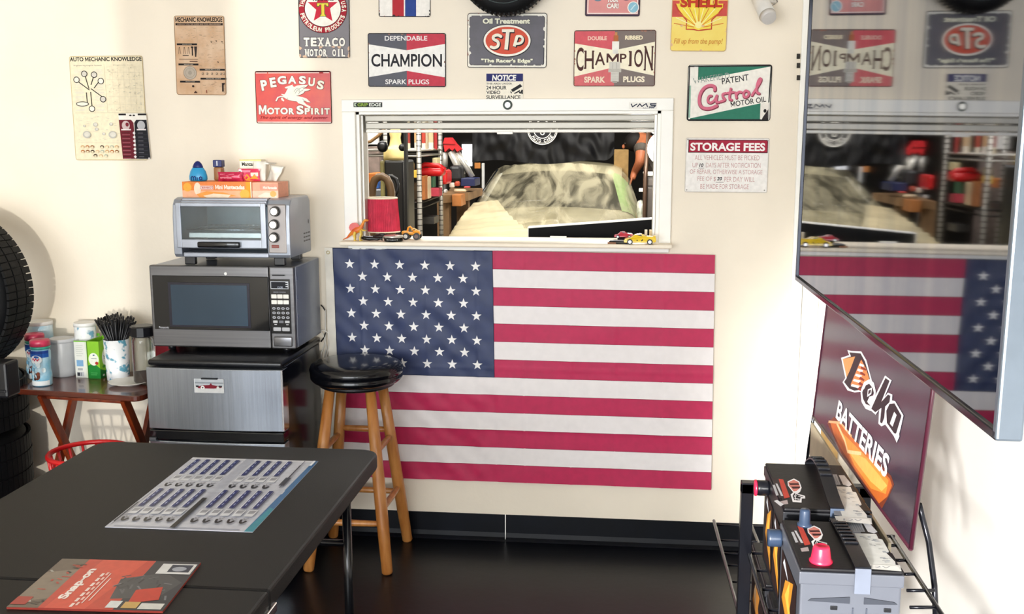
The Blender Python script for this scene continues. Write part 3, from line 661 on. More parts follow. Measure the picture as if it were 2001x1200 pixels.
b = MB()
for k in range(1, 13):
    u0 = CU if k <= 7 else 0
    for i in range(60 if k != 7 else 60):
        pass
    b.tube([fpt(u0+(1-u0)*i/60, k/13, .0004) for i in range(61)], .0007, 4)
b.build('seam', fl, thr, world=True)
b = MB().tube([fpt(CU*i/40, 0.002, .0005) for i in range(41)], .0013, 4).tube([fpt(0.001, 7/13*i/40, .0005) for i in range(41)], .0012, 4).tube([fpt(CU, 7/13*i/40, .0006) for i in range(41)], .0013, 4).tube([fpt(CU*i/40, 7/13, .0005) for i in range(41)], .0011, 4)
b.build('canton_hem', fl, thb, world=True)
b = MB().sheet(lambda i, j: fpt(-.022+.022*i, j, -.0005), 3, 40); b.build('header_tape', fl, mat('header_canvas', 'f2ecdf', .7), world=True)
for v in (.02, .97):
    c = fpt(-.012, v, .002)
    MB().tube([(c.x+.006*math.cos(a*PI/8), c.y, c.z+.006*math.sin(a*PI/8)) for a in range(16)], .0016, 6, closed=True).build('grommet', fl, mat('brass_grommet', 'c9b98c', .3, .8), world=True)
# ------------------------------------------------------------------ common materials
blk = mat('black_plastic', '101116', .35, var=.2, scale=20)
blks = mat('black_gloss', '08090e', .08, var=.2)
steel = mat('stainless_dark', '75757a', .3, .85, var=.12, scale=3, stretch=(1, 1, 60))
steel_l = mat('brushed_steel', '9aa0aa', .22, .8, var=.08, scale=3, stretch=(60, 60, 1))
silver = mat('silver_paint', '9aa0ac', .32, .45, var=.04)
chrome = mat('chrome', 'd8d8dc', .12, 1, var=.03)
glass = mat('clear_glass', 'e8f0f4', .02, trans=.95, var=0)
wht = mat('white_plastic', 'f0efec', .4, var=.02)

# ------------------------------------------------------------------ refrigerator
FX0, FX1, FY = -1.693, -1.192, -.50
fr = thing('mini_fridge', 'black mini fridge with a steel freezer door, under the microwave', 'fridge', (-1.44, -.26, 0))
bkf = mat('fridge_black', '0d0f18', .16, var=.3, scale=3)
MB().box(FX0+.012, FX1-.006, FY+.055, -.03, .03, .795, r=.004).build('cabinet', fr, bkf, world=True)
MB().box(FX0+.004, FX1-.004, FY+.006, -.02, .795, .817, r=.008, seg=3).build('top_panel', fr, mat('fridge_top', '0b0c12', .3, bump=.1), world=True)
def door(z0, z1, name):
    n = 14; b = MB()
    P = [(FX0+(FX1-FX0)*i/n, FY-.012*math.sin(PI*i/n)) for i in range(n+1)]+[(FX1, FY+.05), (FX0, FY+.05)]
    b.prism(P, z0, z1); return b.build(name, fr, steel_l, world=True, bevel=.003)
d1 = door(.566, .790, 'freezer_door'); d2 = door(.05, .522, 'fridge_door')
MB().box(FX0+.002, FX1-.002, FY-.006, FY+.05, .526, .563, r=.004).build('handle_recess', fr, blks, world=True)
MB().box(FX0+.004, FX0+.03, FY-.016, FY+.0, .522, .536, r=.003).build('hinge', fr, mat('hinge_grey', '55575c', .4, .5), world=True)
MB().box(FX1-.006, FX1+.001, FY-.004, FY+.05, .57, .79, r=.001).build('edge_trim', d1, chrome, world=True)
for x in (FX0+.05, FX1-.05):
    for y in (FY+.1, -.08): MB().cyl((x, y, 0), (x, y, .03), .018, n=12).build('foot', fr, blk, world=True)
# magnet photograph
c4 = [onY(x, y, FY-.013) for x, y in ((379, 740), (437, 741), (437, 768), (379, 767))]
t = thing('photo_magnet', 'small photo magnet of a dark red roadster on the freezer door', 'magnet', (c4[3]+c4[2])/2)
o_ = t.location
MB().box(c4[0].x, c4[1].x, FY-.0145, FY-.0125, c4[3].z, c4[0].z, r=.0005).build('card', t, ink('dfe0e2'), world=True)
p = Print(t, flat((325, 745, 500, 835), c4[1].x-c4[0].x, c4[0].z-c4[3].z, Vector((c4[0].x, FY-.0146, c4[0].z))-o_, (1, 0, 0), (0, 0, 1)), (0, -1, 0))
p.part('picture').rect(328, 748, 498, 790, 'b9bec4').rect(328, 790, 498, 832, 'cfcfcf').rect(330, 765, 498, 775, '8f959c')
p.poly([(340, 795), (380, 786), (415, 783), (425, 770), (432, 783), (485, 792), (488, 800), (440, 806), (350, 806)], '7a1226').ell(375, 801, 12, 12, 'e8e6e2', 16).ell(375, 801, 5, 5, '555555', 10).ell(465, 801, 8, 10, 'd8d6d2', 14)
p.rect(335, 788, 352, 798, '1c1c20').rect(470, 786, 490, 796, '2c2c30'); p.part('magnet_edge').rect(368, 738, 465, 748, '1c1e22'); p.done()

# ------------------------------------------------------------------ microwave
MX0, MX1, MY, MZ0, MZ1 = -1.732, -1.190, -.35, .835, 1.137
mw = thing('microwave', 'stainless microwave with a dark door window and keypad, on the mini fridge', 'microwave', (-1.46, -.19, .817))
MB().box(MX0+.004, MX1, MY+.03, -.03, MZ0, MZ1-.002, r=.004).build('housing', mw, mat('microwave_case', '8b93a3', .3, .75, var=.1, scale=3), world=True)
# front frame as a plate on which the artwork rectangle (3x zoom) is laid out
def mx(x): return MX0+(x-60)/(890-60)*(MX1-MX0)
def mz(y): return MZ1-(y-85)/(575-85)*(MZ1-MZ0)
stf = mat('microwave_front', '6d6d70', .28, .8, var=.12, scale=2, stretch=(1, 1, 40))
MB().box(MX0, mx(748), MY, MY+.03, MZ0, MZ1, r=.005).build('door', mw, stf, world=True)
drr = mw.children[-1]
MB().box(mx(751), MX1, MY, MY+.03, MZ0, MZ1, r=.005).build('control_panel', mw, stf, world=True)
cp = mw.children[-1]
MB().box(mx(78), mx(746), MY-.004, MY+.001, mz(468), mz(145), r=.002).build('door_glass', drr, mat('door_glass_black', '05060a', .05, var=.1), world=True)
MB().box(mx(168), mx(640), MY-.0052, MY-.0038, mz(452), mz(185), r=.001).build('window_frame', drr, mat('window_frame_navy', '0c0e26', .15), world=True)
MB().box(mx(185), mx(625), MY-.006, MY-.005, mz(440), mz(198)).build('window_screen', drr, mat('window_screen', '2c3f50', .18, .3, var=.15, scale=2), world=True)
MB().cyl((mx(505), MY, mz(130)), (mx(505), MY-.003, mz(130)), .0055, n=16).build('badge', drr, wht, world=True)
MB().box(mx(754), mx(870), MY-.003, MY+.001, mz(482), mz(158), r=.001).build('keypad_panel', cp, mat('keypad_black', '08090e', .15), world=True)
MB().box(mx(768), mx(872), MY-.006, MY+.001, mz(560), mz(500), r=.006, seg=3).build('open_button', cp, stf, world=True)
p = Print(cp, flat((60, 85, 890, 575), MX1-MX0, MZ1-MZ0, Vector((MX0, MY-.0033, MZ1))-mw.location, (1, 0, 0), (0, 0, 1)), (0, -1, 0))
p.part('keypad').rect(760, 170, 862, 216, 'a9adb4').rect(764, 174, 858, 212, '12141c').text('12:30', 800, 200, 830, 212, '9aa2b2', .02)
for y in (175, 187, 199): p.rect(846, y, 860, y+4, 'd2d4d8')
for y0, y1 in ((248, 272), (282, 306)):
    for k in range(3): p.rr(762+34*k, y0, 793+34*k, y1, 3, 'dcdad4')
for y in (323, 350, 377):
    for k in range(4): p.ell(775+26*k, y+8, 10, 8, '9ea0a6', 12).rect(771+26*k, y+5, 779+26*k, y+11, '33343c')
for k, x in enumerate((768, 802, 836)): p.rr(x, 403, x+26, 418, 3, 'b4b5b8' if k != 1 else '6c6d74')
for x in (768, 818): p.rr(x, 444, x+44, 466, 4, 'a8a9ae')
for x in (775, 842): p.rect(x, 425, x+14, 429, 'd4d4d8')
p.text('SENSOR COOKING', 776, 231, 846, 238, '8d8f98', .01); p.rect(772, 132, 842, 139, '2a2a2c'); p.done()
p = Print(drr, flat((60, 85, 890, 575), MX1-MX0, MZ1-MZ0, Vector((MX0, MY-.0043, MZ1))-mw.location, (1, 0, 0), (0, 0, 1)), (0, -1, 0))
p.part('lettering').text('Panasonic', 104, 450, 162, 463, 'c9cbd0', .01); p.done()
for x in (MX0+.05, MX1-.05):
    for y in (MY+.05, -.07): MB().cyl((x, y, .817), (x, y, MZ0), .014, n=12).build('foot', mw, blk, world=True)
b = MB()
for z in (.87, .95, 1.02, 1.09): b.box(MX1-.001, MX1+.0008, MY+.035, MY+.043, z-.007, z+.007)
tag(b.build('side_clip', mw, chrome, world=True), kind='stuff')

# ------------------------------------------------------------------ toaster oven
OX0, OX1, OY, OZ0, OZ1, OB = -1.637, -1.200, -.34, 1.166, 1.381, -.09
ov = thing('toaster_oven', 'silver toaster oven with three black knobs, on top of the microwave', 'oven', (-1.42, -.2, MZ1))
def ox(x): return OX0+(x-245)/(1450-245)*(OX1-OX0)
def oz(y): return OZ1-(y-470)/(1085-470)*(OZ1-OZ0)
prof = [(OY, OZ0+.012), (OY-.002, OZ0+.05), (OY, OZ1-.07), (OY+.006, OZ1-.025), (OY+.02, OZ1-.006), (OY+.045, OZ1), (OB-.02, OZ1), (OB, OZ1-.02), (OB, OZ0), (OY+.01, OZ0)]
Mx = Matrix(((0, 0, 1, 0), (1, 0, 0, 0), (0, 1, 0, 0), (0, 0, 0, 1)))
# shell: two side cheeks, top, back, bottom, control block; the cavity stays open behind the door
side = lambda x0, x1: MB().prism(prof, x0, x1, M=Mx)
side(OX0, ox(340)-.004).build('side_panel', ov, silver, world=True, bevel=.004)
b = side(ox(1215), OX1); b.build('control_block', ov, silver, world=True, bevel=.006); cb = ov.children[-1]
xa, xb = ox(335), ox(1218)
MB().box(xa, xb, OY+.012, OB, OZ1-.012, OZ1, r=.004).box(xa, xb, OY+.002, OY+.02, oz(545), OZ1-.008, r=.005).build('top_panel', ov, silver, world=True)
MB().box(xa, xb, OB-.01, OB, OZ0, OZ1-.005).build('back_panel', ov, mat('oven_interior', 'a9bac2', .5, .1), world=True)
MB().box(xa, xb, OY+.004, OB, OZ0, OZ0+.018, r=.004).build('bottom_panel', ov, silver, world=True)
dr = thing('door', None, None); dr.parent = ov; dr.location = (0, 0, 0)
fb = MB(); y0, y1 = OY-.010, OY+.002
def fz(a, b_, c, d_): fb.box(ox(a), ox(b_), y0, y1, oz(d_), oz(c), r=.003)
fz(290, 345, 515, 985); fz(1160, 1215, 515, 985); fz(340, 1165, 515, 558); fz(340, 1165, 893, 985)
dfr = fb.build('door_frame', ov, mat('oven_door', 'a2a8b4', .3, .4), world=True)
bpy.data.objects.remove(dr)
MB().box(ox(340), ox(1165), OY-.006, OY-.003, oz(895), oz(556)).build('door_glass', dfr, mat('oven_glass', 'd4e2e8', .03, trans=1, var=0, spec=.3), world=True)
MB().box(ox(520), ox(955), OY-.028, OY-.008, oz(975), oz(915), r=.005, seg=3).build('handle', dfr, blks, world=True)
b = MB(); zr = oz(800)
for k in range(15):
    x = xa+.02+(xb-xa-.04)*k/14; b.cyl((x, OY+.02, zr), (x, OB-.02, zr+.001), .0016, n=6)
for y in (OY+.02, OB-.02): b.cyl((xa+.01, y, zr), (xb-.01, y, zr), .002, n=6)
b.build('rack', ov, chrome, world=True)
b = MB(); zp = oz(865)
b.box(xa+.025, xb-.02, OY+.015, OB-.03, zp-.006, zp-.003).box(xa+.025, xb-.02, OY+.012, OY+.016, zp-.006, zp+.012, r=.001).box(xa+.022, xa+.026, OY+.015, OB-.03, zp-.006, zp+.012).box(xb-.021, xb-.017, OY+.015, OB-.03, zp-.006, zp+.012)
b.build('baking_tray', ov, chrome, world=True)
b = MB()
for y in (OY+.06, OB-.07): b.cyl((xa, y, OZ0+.028), (xb, y, OZ0+.028), .004, n=8).cyl((xa, y, OZ1-.03), (xb, y, OZ1-.03), .004, n=8)
b.build('heating_element', ov, mat('element_grey', '4c4e52', .5), world=True)
MB().box(ox(1232), ox(1415), OY-.004, OY+.004, oz(1032), oz(532), r=.003).build('control_plate', cb, mat('control_plate', '8c8684', .35, .4), world=True)
for k, (x, y) in enumerate(((1315, 600), (1300, 735), (1295, 868))):
    kb = MB().cyl((ox(x), OY-.004, oz(y)), (ox(x), OY-.020, oz(y)), .0195, .017, 24).build('knob', cb, blks, world=True)
    # sub-part depth: knob caps share the knob mesh level
    MB().cyl((ox(x), OY-.0195, oz(y)), (ox(x), OY-.024, oz(y)), .0145, .0125, 20).box(ox(x)-.003, ox(x)+.003, OY-.027, OY-.022, oz(y)-.013, oz(y)+.013, r=.001).build('knob_cap', cb, mat('knob_cap', 'd4cfcc', .25, .6), world=True)
MB().box(ox(1262), ox(1338), OY-.0065, OY-.003, oz(978), oz(945), r=.002).build('indicator_lamp', cb, mat('indicator', '7a2e24', .25), world=True)
for x, yf in ((OX0+.05, OY+.03), (OX1-.05, OY+.03), (OX0+.05, OB-.03), (OX1-.05, OB-.03)):
    MB().box(x-.02, x+.02, yf-.012, yf+.012, MZ1, OZ0+.002, r=.004).build('foot', ov, blk, world=True)
b = MB()
for i in range(3):
    for j in range(3): b.box(OX1-.0006, OX1+.0008, OB-.09+i*.028, OB-.072+i*.028, OZ0+.045+j*.014, OZ0+.05+j*.014)
tag(b.build('vent_slots', ov, blk, world=True), kind='stuff')
MB().ball((OX1+.0005, OB-.03, oz(750)), (.001, .004, .009), n=10).build('side_dot', ov, blk, world=True)

# ------------------------------------------------------------------ groceries on the oven
def pbox(name, label, cat, x0, x1, y0, y1, z0, z1, base, rz=0, group=None, r=.0015):
    cx, cy = (x0+x1)/2, (y0+y1)/2
    t = thing(name, label, cat, (cx, cy, z0), rz, group)
    MB().box(x0-cx, x1-cx, y0-cy, y1-cy, 0, z1-z0, r=r).build('carton', t, ink(base) if isinstance(base, str) else base)
    pr = Print(t, lambda x, y: Vector((x0-cx+(x1-x0)*x, y0-cy, (z1-z0)*(1-y))), (0, -1, 0))
    pr.asp = (x1-x0)/(z1-z0); return t, pr
OT = OZ1
yb = -.30
a0 = onY(357, 382, yb); a1 = onY(492, 382, yb); a2 = onY(545, 382, yb+.01); top = onY(357, 355, yb).z
t, p = pbox('snack_box', 'orange biscuit box with white lettering on the toaster oven', 'box', a0.x, a1.x, yb, yb+.13, OT, top, 'f0894a')
p.part('artwork').rect(.0, 0, .16, 1, 'ee8a3a').rect(.0, .55, 1, 1, 'f6b48c').ell(.075, .35, .06, .28, 'f6b044', 24).ell(.22, .45, .05, .4, 'f7dfc8', 24)
p.rect(.92, 0, .985, 1, 'f09a2c').ell(.9, .78, .07, .3, 'f2b04c', 24).poly([(.2, .8), (.35, .6), (.6, .68), (.78, .9), (.5, 1), (.25, 1)], 'f6a04c').poly([(.3, .9), (.45, .75), (.7, .82), (.66, 1), (.35, 1)], 'fbe0c4').rect(.985, 0, 1, 1, 'fbe6c8')
p.rr(.26, .25, .45, .5, .02, 'f6d8cc').rr(.265, .28, .445, .47, .02, 'c4504a').rr(.27, .3, .44, .45, .02, 'f3d8d0'); p.part('lettering').text('BIMBO', .285, .32, .425, .43, 'b8403c', .02).text('Mini Mantecadas', .48, .2, .9, .48, 'fdf2e2', .035); p.done()
t, p = pbox('snack_box', 'paler second biscuit box behind the right end of the orange one', 'box', a1.x+.001, a2.x, yb+.004, yb+.12, OT, top-.002, 'f2a88c')
p.part('artwork').rect(0, .55, 1, 1, 'f5c4ac').rect(.3, .1, 1, .5, 'e89a84').poly([(.2, .9), (.5, .65), (.9, .75), (.95, 1), (.3, 1)], 'f8dcc8').ell(.8, .75, .12, .2, 'f0b068', 20)
p.part('lettering').text('Mini', .42, .25, .58, .42, 'f8e0d8', .03).text('Mantecadas', .6, .25, .95, .44, 'fbeee4', .03); p.done()
# blue water-drop bottle
TZ = top
c = onY(388, 355, -.25)
t = thing('drink_drops_bottle', 'light blue teardrop squeeze bottle with a dark blue cap on the biscuit box', 'bottle', (c.x, -.25, TZ))
MB().lathe([(.0, 0), (.030, .001), (.034, .006), (.034, .018), (.029, .036), (.021, .048), (.019, .05)], 32, M=Matrix.Diagonal((1, .62, 1, 1))).build('bottle_body', t, mat('aqua_plastic', '2f9ed4', .3, var=.04))
MB().lathe([(.0195, .049), (.0195, .052), (.015, .063), (.008, .071), (0, .074)], 28, M=Matrix.Diagonal((1, .7, 1, 1))).build('cap', t, mat('navy_cap', '16246e', .3))
p = Print(t, lambda x, y: Vector((x, -.0215, y)), (0, -1, 0), z0=.0006)
p.part('lettering')
for L in ([(-.018, .004), (-.018, .015), (-.013, .018), (-.009, .014), (-.009, .004)], [(-.009, .014), (-.005, .018), (-.001, .015), (-.001, .004)], [(.005, .004), (.005, .015)], [(.022, .004), (.022, .013), (.018, .017), (.013, .014), (.013, .008), (.017, .005), (.022, .008)]): p.stroke(L, .0032, '16246e')
p.done()
# jar with square navy cap
c = onY(427, 355, -.20)
t = thing('spice_bottle', 'brown bottle with a square navy cap behind the pink packets', 'bottle', (c.x, -.19, TZ))
MB().box(-.016, .016, -.016, .016, 0, .05, r=.006, seg=3).build('bottle_body', t, mat('amber_bottle', 'a8764c', .3))
MB().box(-.017, .017, -.017, .017, .05, .076, r=.003).build('cap', t, mat('navy_cap', '16246e', .3))
b = MB().box(-.002, .002, -.0178, -.0168, .055, .073); b.build('cap_mark', t, ink('e8ecf4'))
# pink packet pouches
def pouch(name, label, px0, px1, py0, py1, Y, cols, tilt=0, th=.018, shape=None):
    a = onY(px0, py1, Y); b_ = onY(px1, py0, Y); w_ = b_.x-a.x; h_ = b_.z-max(a.z, TZ)
    t = thing(name, label, 'packet', ((a.x+b_.x)/2, Y, TZ), tilt)
    def fn(i, j, s_):
        u = i*2-1; v = j
        bulge = th*.5*max(0, 1-u**4)*max(.08, math.sin(PI*min(1, v*1.02)))**.6
        return Vector((u*w_/2*(1-.06*math.sin(PI*v)), s_*bulge+.002*mnoise.noise(Vector((u*3, v*4, px0))), v*h_))
    m = mat('foil_'+cols[0], cols[0], .25, .1, var=.12, scale=30, bump=.2, bscale=40)
    b = MB(); b.sheet(lambda i, j: fn(i, j, -1), 14, 10, m).sheet(lambda i, j: fn(i, j, 1), 14, 10, m); b.build('pouch', t, m)
    p = Print(t, lambda x, y: fn(min(.97, max(.03, x)), min(.97, max(.03, 1-y)), -1), (0, -1, 0), z0=.0015)
    return t, p
t, p = pouch('candy_packet', 'crimson sweet packet with a black and white oval mark', 426, 474, 336, 356, -.26, ['c2264c'])
p.part('artwork').rect(.1, .55, .6, .7, 'e48a9c').rect(.1, .2, .7, .3, 'e07088').rect(.2, .8, .8, .95, 'a0183c'); p.done()
t, p = pouch('candy_packet', 'pink and orange packet below the white tea box', 466, 508, 330, 356, -.245, ['d83a5c'])
p.part('artwork').ell(.09, .4, .13, .42, 'f6f2f0', 20).ell(.09, .4, .07, .22, '14141a', 14).poly([(.3, .7), (.45, .4), (.6, .75), (.8, .45), (.95, .8), (.6, 1), (.35, .95)], 'f0a03c').rect(.62, .3, .95, .6, 'f6e2cc').rect(.2, .1, .6, .28, 'e88aa0'); p.done()
a = onY(467, 352, -.22); b_ = onY(507, 312, -.22)
t, p = pbox('tea_box', 'white and yellow box standing behind the pink packets', 'box', a.x, b_.x, -.21, -.15, TZ, b_.z, 'f6f0dc', .06)
p.part('artwork').rect(0, 0, 1, .06, 'e8dc8c').rect(0, .38, 1, .5, 'e6d6c8').rect(0, .5, 1, 1, 'e890a0').rect(.8, .1, 1, 1, 'f0e4a8'); p.part('lettering').text('Manzanilla', .1, .12, .92, .3, '26221c', .03, -.1); p.done()
# folded white sachets
for k, (x0, x1, y0, rz, lb) in enumerate(((494, 516, 316, .25, 'white paper sachet leaning beside the tea box, nearest of the two'), (514, 546, 322, -.5, 'crumpled white paper sachet at the right end of the snack boxes'))):
    a = onY(x0, 355, -.235+.02*k); b_ = onY(x1, y0, -.235+.02*k)
    t = thing('sachet', lb, 'packet', ((a.x+b_.x)/2, -.23+.02*k, TZ), rz)
    w_ = b_.x-a.x; h_ = b_.z-TZ
    MB().sheet(lambda i, j: Vector(((i-.5)*w_+.012*j*(1 if k else .3), .008*math.sin(i*5+j*3)+.006*mnoise.noise(Vector((i*3, j*3, k)))+.012*j, j*h_*(1-.12*i*k))), 10, 10).build('paper', t, mat('sachet_white', 'eeeae0', .6, bump=.2), solid=.003)
a = onY(477, 312, -.18); b_ = onY(530, 318, -.18)
t = thing('paper_card', 'grey-white card lying tilted on top of the tea box and sachets', 'card', (a.x, -.18, a.z-.004))
MB().prism([(0, -.03), (b_.x-a.x, -.03), (b_.x-a.x+.006, .03), (.004, .03)], 0, .005).build('card', t, mat('card_grey', 'd6d4cc', .6)); t.rotation_euler = (0, .12, 0)

# ------------------------------------------------------------------ side table (folding tray table) and what stands on it
ST = .66
sf0, sf1 = onZ(44, 757, ST), onZ(282, 772, ST)
ang = math.atan2(sf1.y-sf0.y, sf1.x-sf0.x); L_ = (sf1-sf0).length
st = thing('tray_table', 'small dark brown folding wooden tray table beside the fridge', 'table', (sf0.x+.5*L_*math.cos(ang), sf0.y+.5*L_*math.sin(ang)+.13, 0), ang)
wood = mat('walnut_stain', '4a1d12', .25, var=.25, scale=5, col2='6b2c18', stretch=(1, 8, 8), coat=.4)
wood2 = mat('reddish_leg', '8e3a16', .35, var=.2, scale=6, col2='6a2410', stretch=(6, 6, 1))
hw = L_/2+.012
MB().prism(rrect(-hw, -.155, hw, .205, .035), ST-.022, ST).build('top', st, wood, bevel=.004)
for sx in (-1, 1):
    x = sx*(hw-.095)
    for s_ in (-1, 1):
        b = MB(); a = Vector((x+s_*.012, -.125*s_, ST-.022)); e = Vector((x+s_*.012, .19*s_, .0)); q = (e-a).normalized()
        up = Vector((0, 0, 1)); n_ = q.cross(Vector((1, 0, 0))).normalized()
        vs = []
        for pt in (a, e):
            for dx, dn in ((-.009, -.018), (.009, -.018), (.009, .018), (-.009, .018)): vs.append(b.bm.verts.new(pt+Vector((dx, 0, 0))+n_*dn))
        for f in ((0, 1, 2, 3), (7, 6, 5, 4), (0, 4, 5, 1), (1, 5, 6, 2), (2, 6, 7, 3), (3, 7, 4, 0)): b.face([vs[i] for i in f])
        b.build('leg', st, wood2, bevel=.002)
MB().box(-hw+.1, hw-.1, -.11, -.085, ST-.045, ST-.024, r=.003).build('apron_rail', st, wood2)
MB().box(-hw+.1, hw-.1, .12, .14, .16, .19, r=.003).build('stretcher', st, wood2)
def onT(px, py): return onZ(px, py, ST)
# coffee creamer bottles
def creamer(name, label, c, sc_=1, grp=None, full=True, h=.185):
    t = thing(name, label, 'bottle', c, 0, grp); r = .036
    MB().lathe([(0, 0), (r-.004, 0), (r, .005), (r, .045), (r-.003, .06), (r-.003, .085), (r-.001, .1), (r, .13), (r-.004, .142)], 32).build('bottle_body', t, mat('creamer_sleeve', '5fb2d8', .3, var=.3, scale=14, col2='c8e4f0'))
    MB().lathe([(r-.003, .142), (r, .143), (r, .152), (r-.003, .153)], 32).build('collar', t, mat('teal_collar', '3c9c88', .35))
    MB().lathe([(r-.002, .153), (r+.001, .155), (r+.001, .172), (r-.003, .178), (0, .178)], 32).build('cap', t, mat('rose_cap', 'c83a5a', .35))
    def fn(x, y): a = -PI/2-.32+x; return Vector(((r+.0006)*math.cos(a), (r+.0006)*math.sin(a), y))
    p = Print(t, lambda x, y: fn(x, y) if True else None, (0, -1, 0), z0=.0002); p.dz = .00015
    def arcrect(x0, x1, y0, y1, col, n=10):
        for i in range(n): p.poly([(x0+(x1-x0)*i/n, y0), (x0+(x1-x0)*(i+1)/n, y0), (x0+(x1-x0)*(i+1)/n, y1), (x0+(x1-x0)*i/n, y1)], col); p.z -= p.dz
        p.z += p.dz
    p.part('label_art'); arcrect(-1, 1.7, .126, .138, '1f3f8c'); arcrect(-1, 1.7, .112, .127, '2458a8'); arcrect(-.9, 1.6, .004, .022, 'e8ecee')
    R = random.Random(3)
    for k in range(8): p.ell(.3+R.uniform(-.9, .9), .04+R.random()*.05, .22, .01, R.choice(['bfe3f2', '8cc8e4', 'e4f2f6']), 12)
    p.ell(.35, .105, .62, .017, 'f2f4f4', 20).ell(.35, .04, .32, .014, '5a2c20', 16).ell(.5, .05, .16, .008, '8a4a34', 12).ell(.1, .03, .12, .006, '2c1814', 10)
    p.part('lettering').stroke([(-.05, .105), (.1, .112), (.2, .1), (.35, .112), (.5, .1), (.7, .11)], .006, 'd0405c', smooth=1); p.done()
    return t
c = onT(84, 752); creamer('creamer_bottle', 'blue creamer bottle with a rose pink lid, in front on the tray table', c, grp='creamer bottles on the tray table')
c = onT(73, 738); creamer('creamer_bottle', 'creamer bottle with a rose pink lid, half hidden behind the front one', c, grp='creamer bottles on the tray table')
def can(name, label, cat, c, r, h, body, lid=None, lidh=.01, parts=None):
    t = thing(name, label, cat, c)
    MB().lathe([(0, 0), (r*.96, 0), (r, .004), (r, h-.004), (r*.97, h)], 36).build('body', t, body)
    if lid: MB().lathe([(r*1.0, h-lidh), (r*1.04, h-lidh), (r*1.04, h+.003), (r*.98, h+.006), (r*.9, h+.004), (0, h+.004)], 36).build('lid', t, lid)
    return t
def sz(px0, px1, Y): return (onY(px1, 680, Y)-onY(px0, 680, Y)).length/2
c = onT(126, 733); r_ = sz(104, 148, c.y); hh = onY(126, 663, c.y).z-ST
can('plastic_jar', 'translucent grey plastic jar between the creamers and the green boxes', 'jar', c, r_, hh, mat('grey_jar', 'c6c8cc', .35, var=.05), mat('grey_lid', 'd6d8dc', .35))
t = COL.objects[-1]
c = onT(107, 718); c.y = -.065; r_ = sz(86, 129, c.y); hh = onY(107, 630, c.y).z-ST
can('paper_canister', 'tall pale blue canister with a white rim behind the grey jar', 'canister', (c.x, c.y, ST), r_, hh, mat('pale_blue_paper', 'a8d4e8', .5, var=.25, scale=18, col2='e8f2f6'), wht)
c = Vector((onY(166, 640, -.07).x, -.07, ST)); r_ = sz(148, 186, -.07); hh = onY(166, 632, -.07).z-ST
can('leaf_canister', 'white canister with blue leaves behind the green boxes', 'canister', c, r_, hh, mat('leaf_paper', 'f2f4f4', .5, scale=26, col2='6fa6c0', cut=(.40, .46)), wht)
# green sweetener boxes, both with torn-open tops; their right faces are seen too
def open_carton(label, pxl, pxr, pyb, ztop, dep, outer, inner, rz, flapcol):
    a_ = onT(pxl, pyb); b_ = onT(pxr, pyb+.5); w_ = (b_-a_).length; h2 = ztop-ST
    t = thing('sweetener_box', label, 'box', (a_+b_)/2, rz, 'sweetener boxes')
    b = MB(); x0, x1 = -w_/2, w_/2
    for q in ((x0, x1, 0, .0015), (x0, x1, dep-.0015, dep), (x0, x0+.0015, 0, dep), (x1-.0015, x1, 0, dep)): b.box(q[0], q[1], q[2], q[3], 0, h2, outer)
    b.box(x0, x1, 0, dep, 0, .0015, outer); b.box(x0+.0015, x1-.0015, .0015, dep-.0015, h2-.03, h2-.029, inner); b.build('carton', t, outer)
    MB().prism([(x0, 0), (x1, 0), (x1-.004, .012), (x0+.004, .012)], 0, .0008, M=Matrix.Translation((0, dep*.98, h2)) @ Matrix.Rotation(1.0, 4, 'X')).build('flap', t, flapcol)
    pf = Print(t, lambda x, y: Vector((x0+w_*x, 0, h2*(1-y))), (0, -1, 0)); pf.cur = 'front_artwork'
    ps = Print(t, lambda x, y: Vector((x1, dep*x, h2*(1-y))), (1, 0, 0)); ps.cur = 'side_artwork'
    return t, pf, ps
gr = mat('green_carton', '8ccb2e', .4, var=.06); gri = mat('green_inside', '3f8a28', .5); flp = mat('green_flap', '6cb834', .4)
zt_ = onY(160, 666, onT(160, 738).y).z
t, p, q = open_carton('sweetener box showing its white side, left one of the green pair', 148, 173, 738, zt_, .105, mat('white_carton', 'f0f2ea', .45), gri, -.04, flp)
p.rect(.14, .52, .68, .69, '86b4dc').rect(.14, .84, .68, .96, 'c8ccd0').rect(.14, .86, .36, .95, '3a3d44').rect(.42, .86, .5, .95, '8a8e94').rect(.2, .74, .6, .8, 'b4b8ba').rect(.88, 0, 1, 1, 'e4f0d4').rect(0, 0, 1, .03, '7cc244')
for k in range(6): p.rect(.16, .12+.055*k, .72-.1*(k % 2), .135+.055*k, 'cfd4cb')
p.done(); q.rect(0, 0, 1, 1, '7cc03a').done()
t, p, q = open_carton('bright green sweetener box with its label facing out, right one of the pair', 173.5, 197.5, 739.5, zt_, .115, gr, gri, -.04, flp)
p.poly([(0, .66), (.35, .6), (.7, .64), (1, .72), (1, 1), (0, 1)], '1f8434').ell(.5, .48, .42, .17, 'eef2e4', 22).ell(.74, .585, .14, .045, 'b0362c', 14).ell(.52, .37, .09, .018, '2a4a8c', 12).rect(.3, .45, .75, .47, '9aa4a0').rect(.2, .84, .75, .86, '4aa858').rect(.2, .89, .7, .91, '4aa858').done()
q.poly([(0, .74), (.3, .82), (1, .80), (1, 1), (0, 1)], '1f7a34').ell(.55, .47, .40, .30, 'f2f4ea', 26).ell(.78, .68, .2, .11, 'a83a34', 18).ell(.84, .62, .09, .05, 'c85a4a', 12).ell(.25, .7, .1, .04, '4c9a3c', 12).ell(.55, .3, .09, .045, '26408c', 14).ell(.2, .93, .06, .03, 'f0f4ec', 12)
q.text('Stevia', .25, .40, .85, .50, '6a6e74', .02).done()
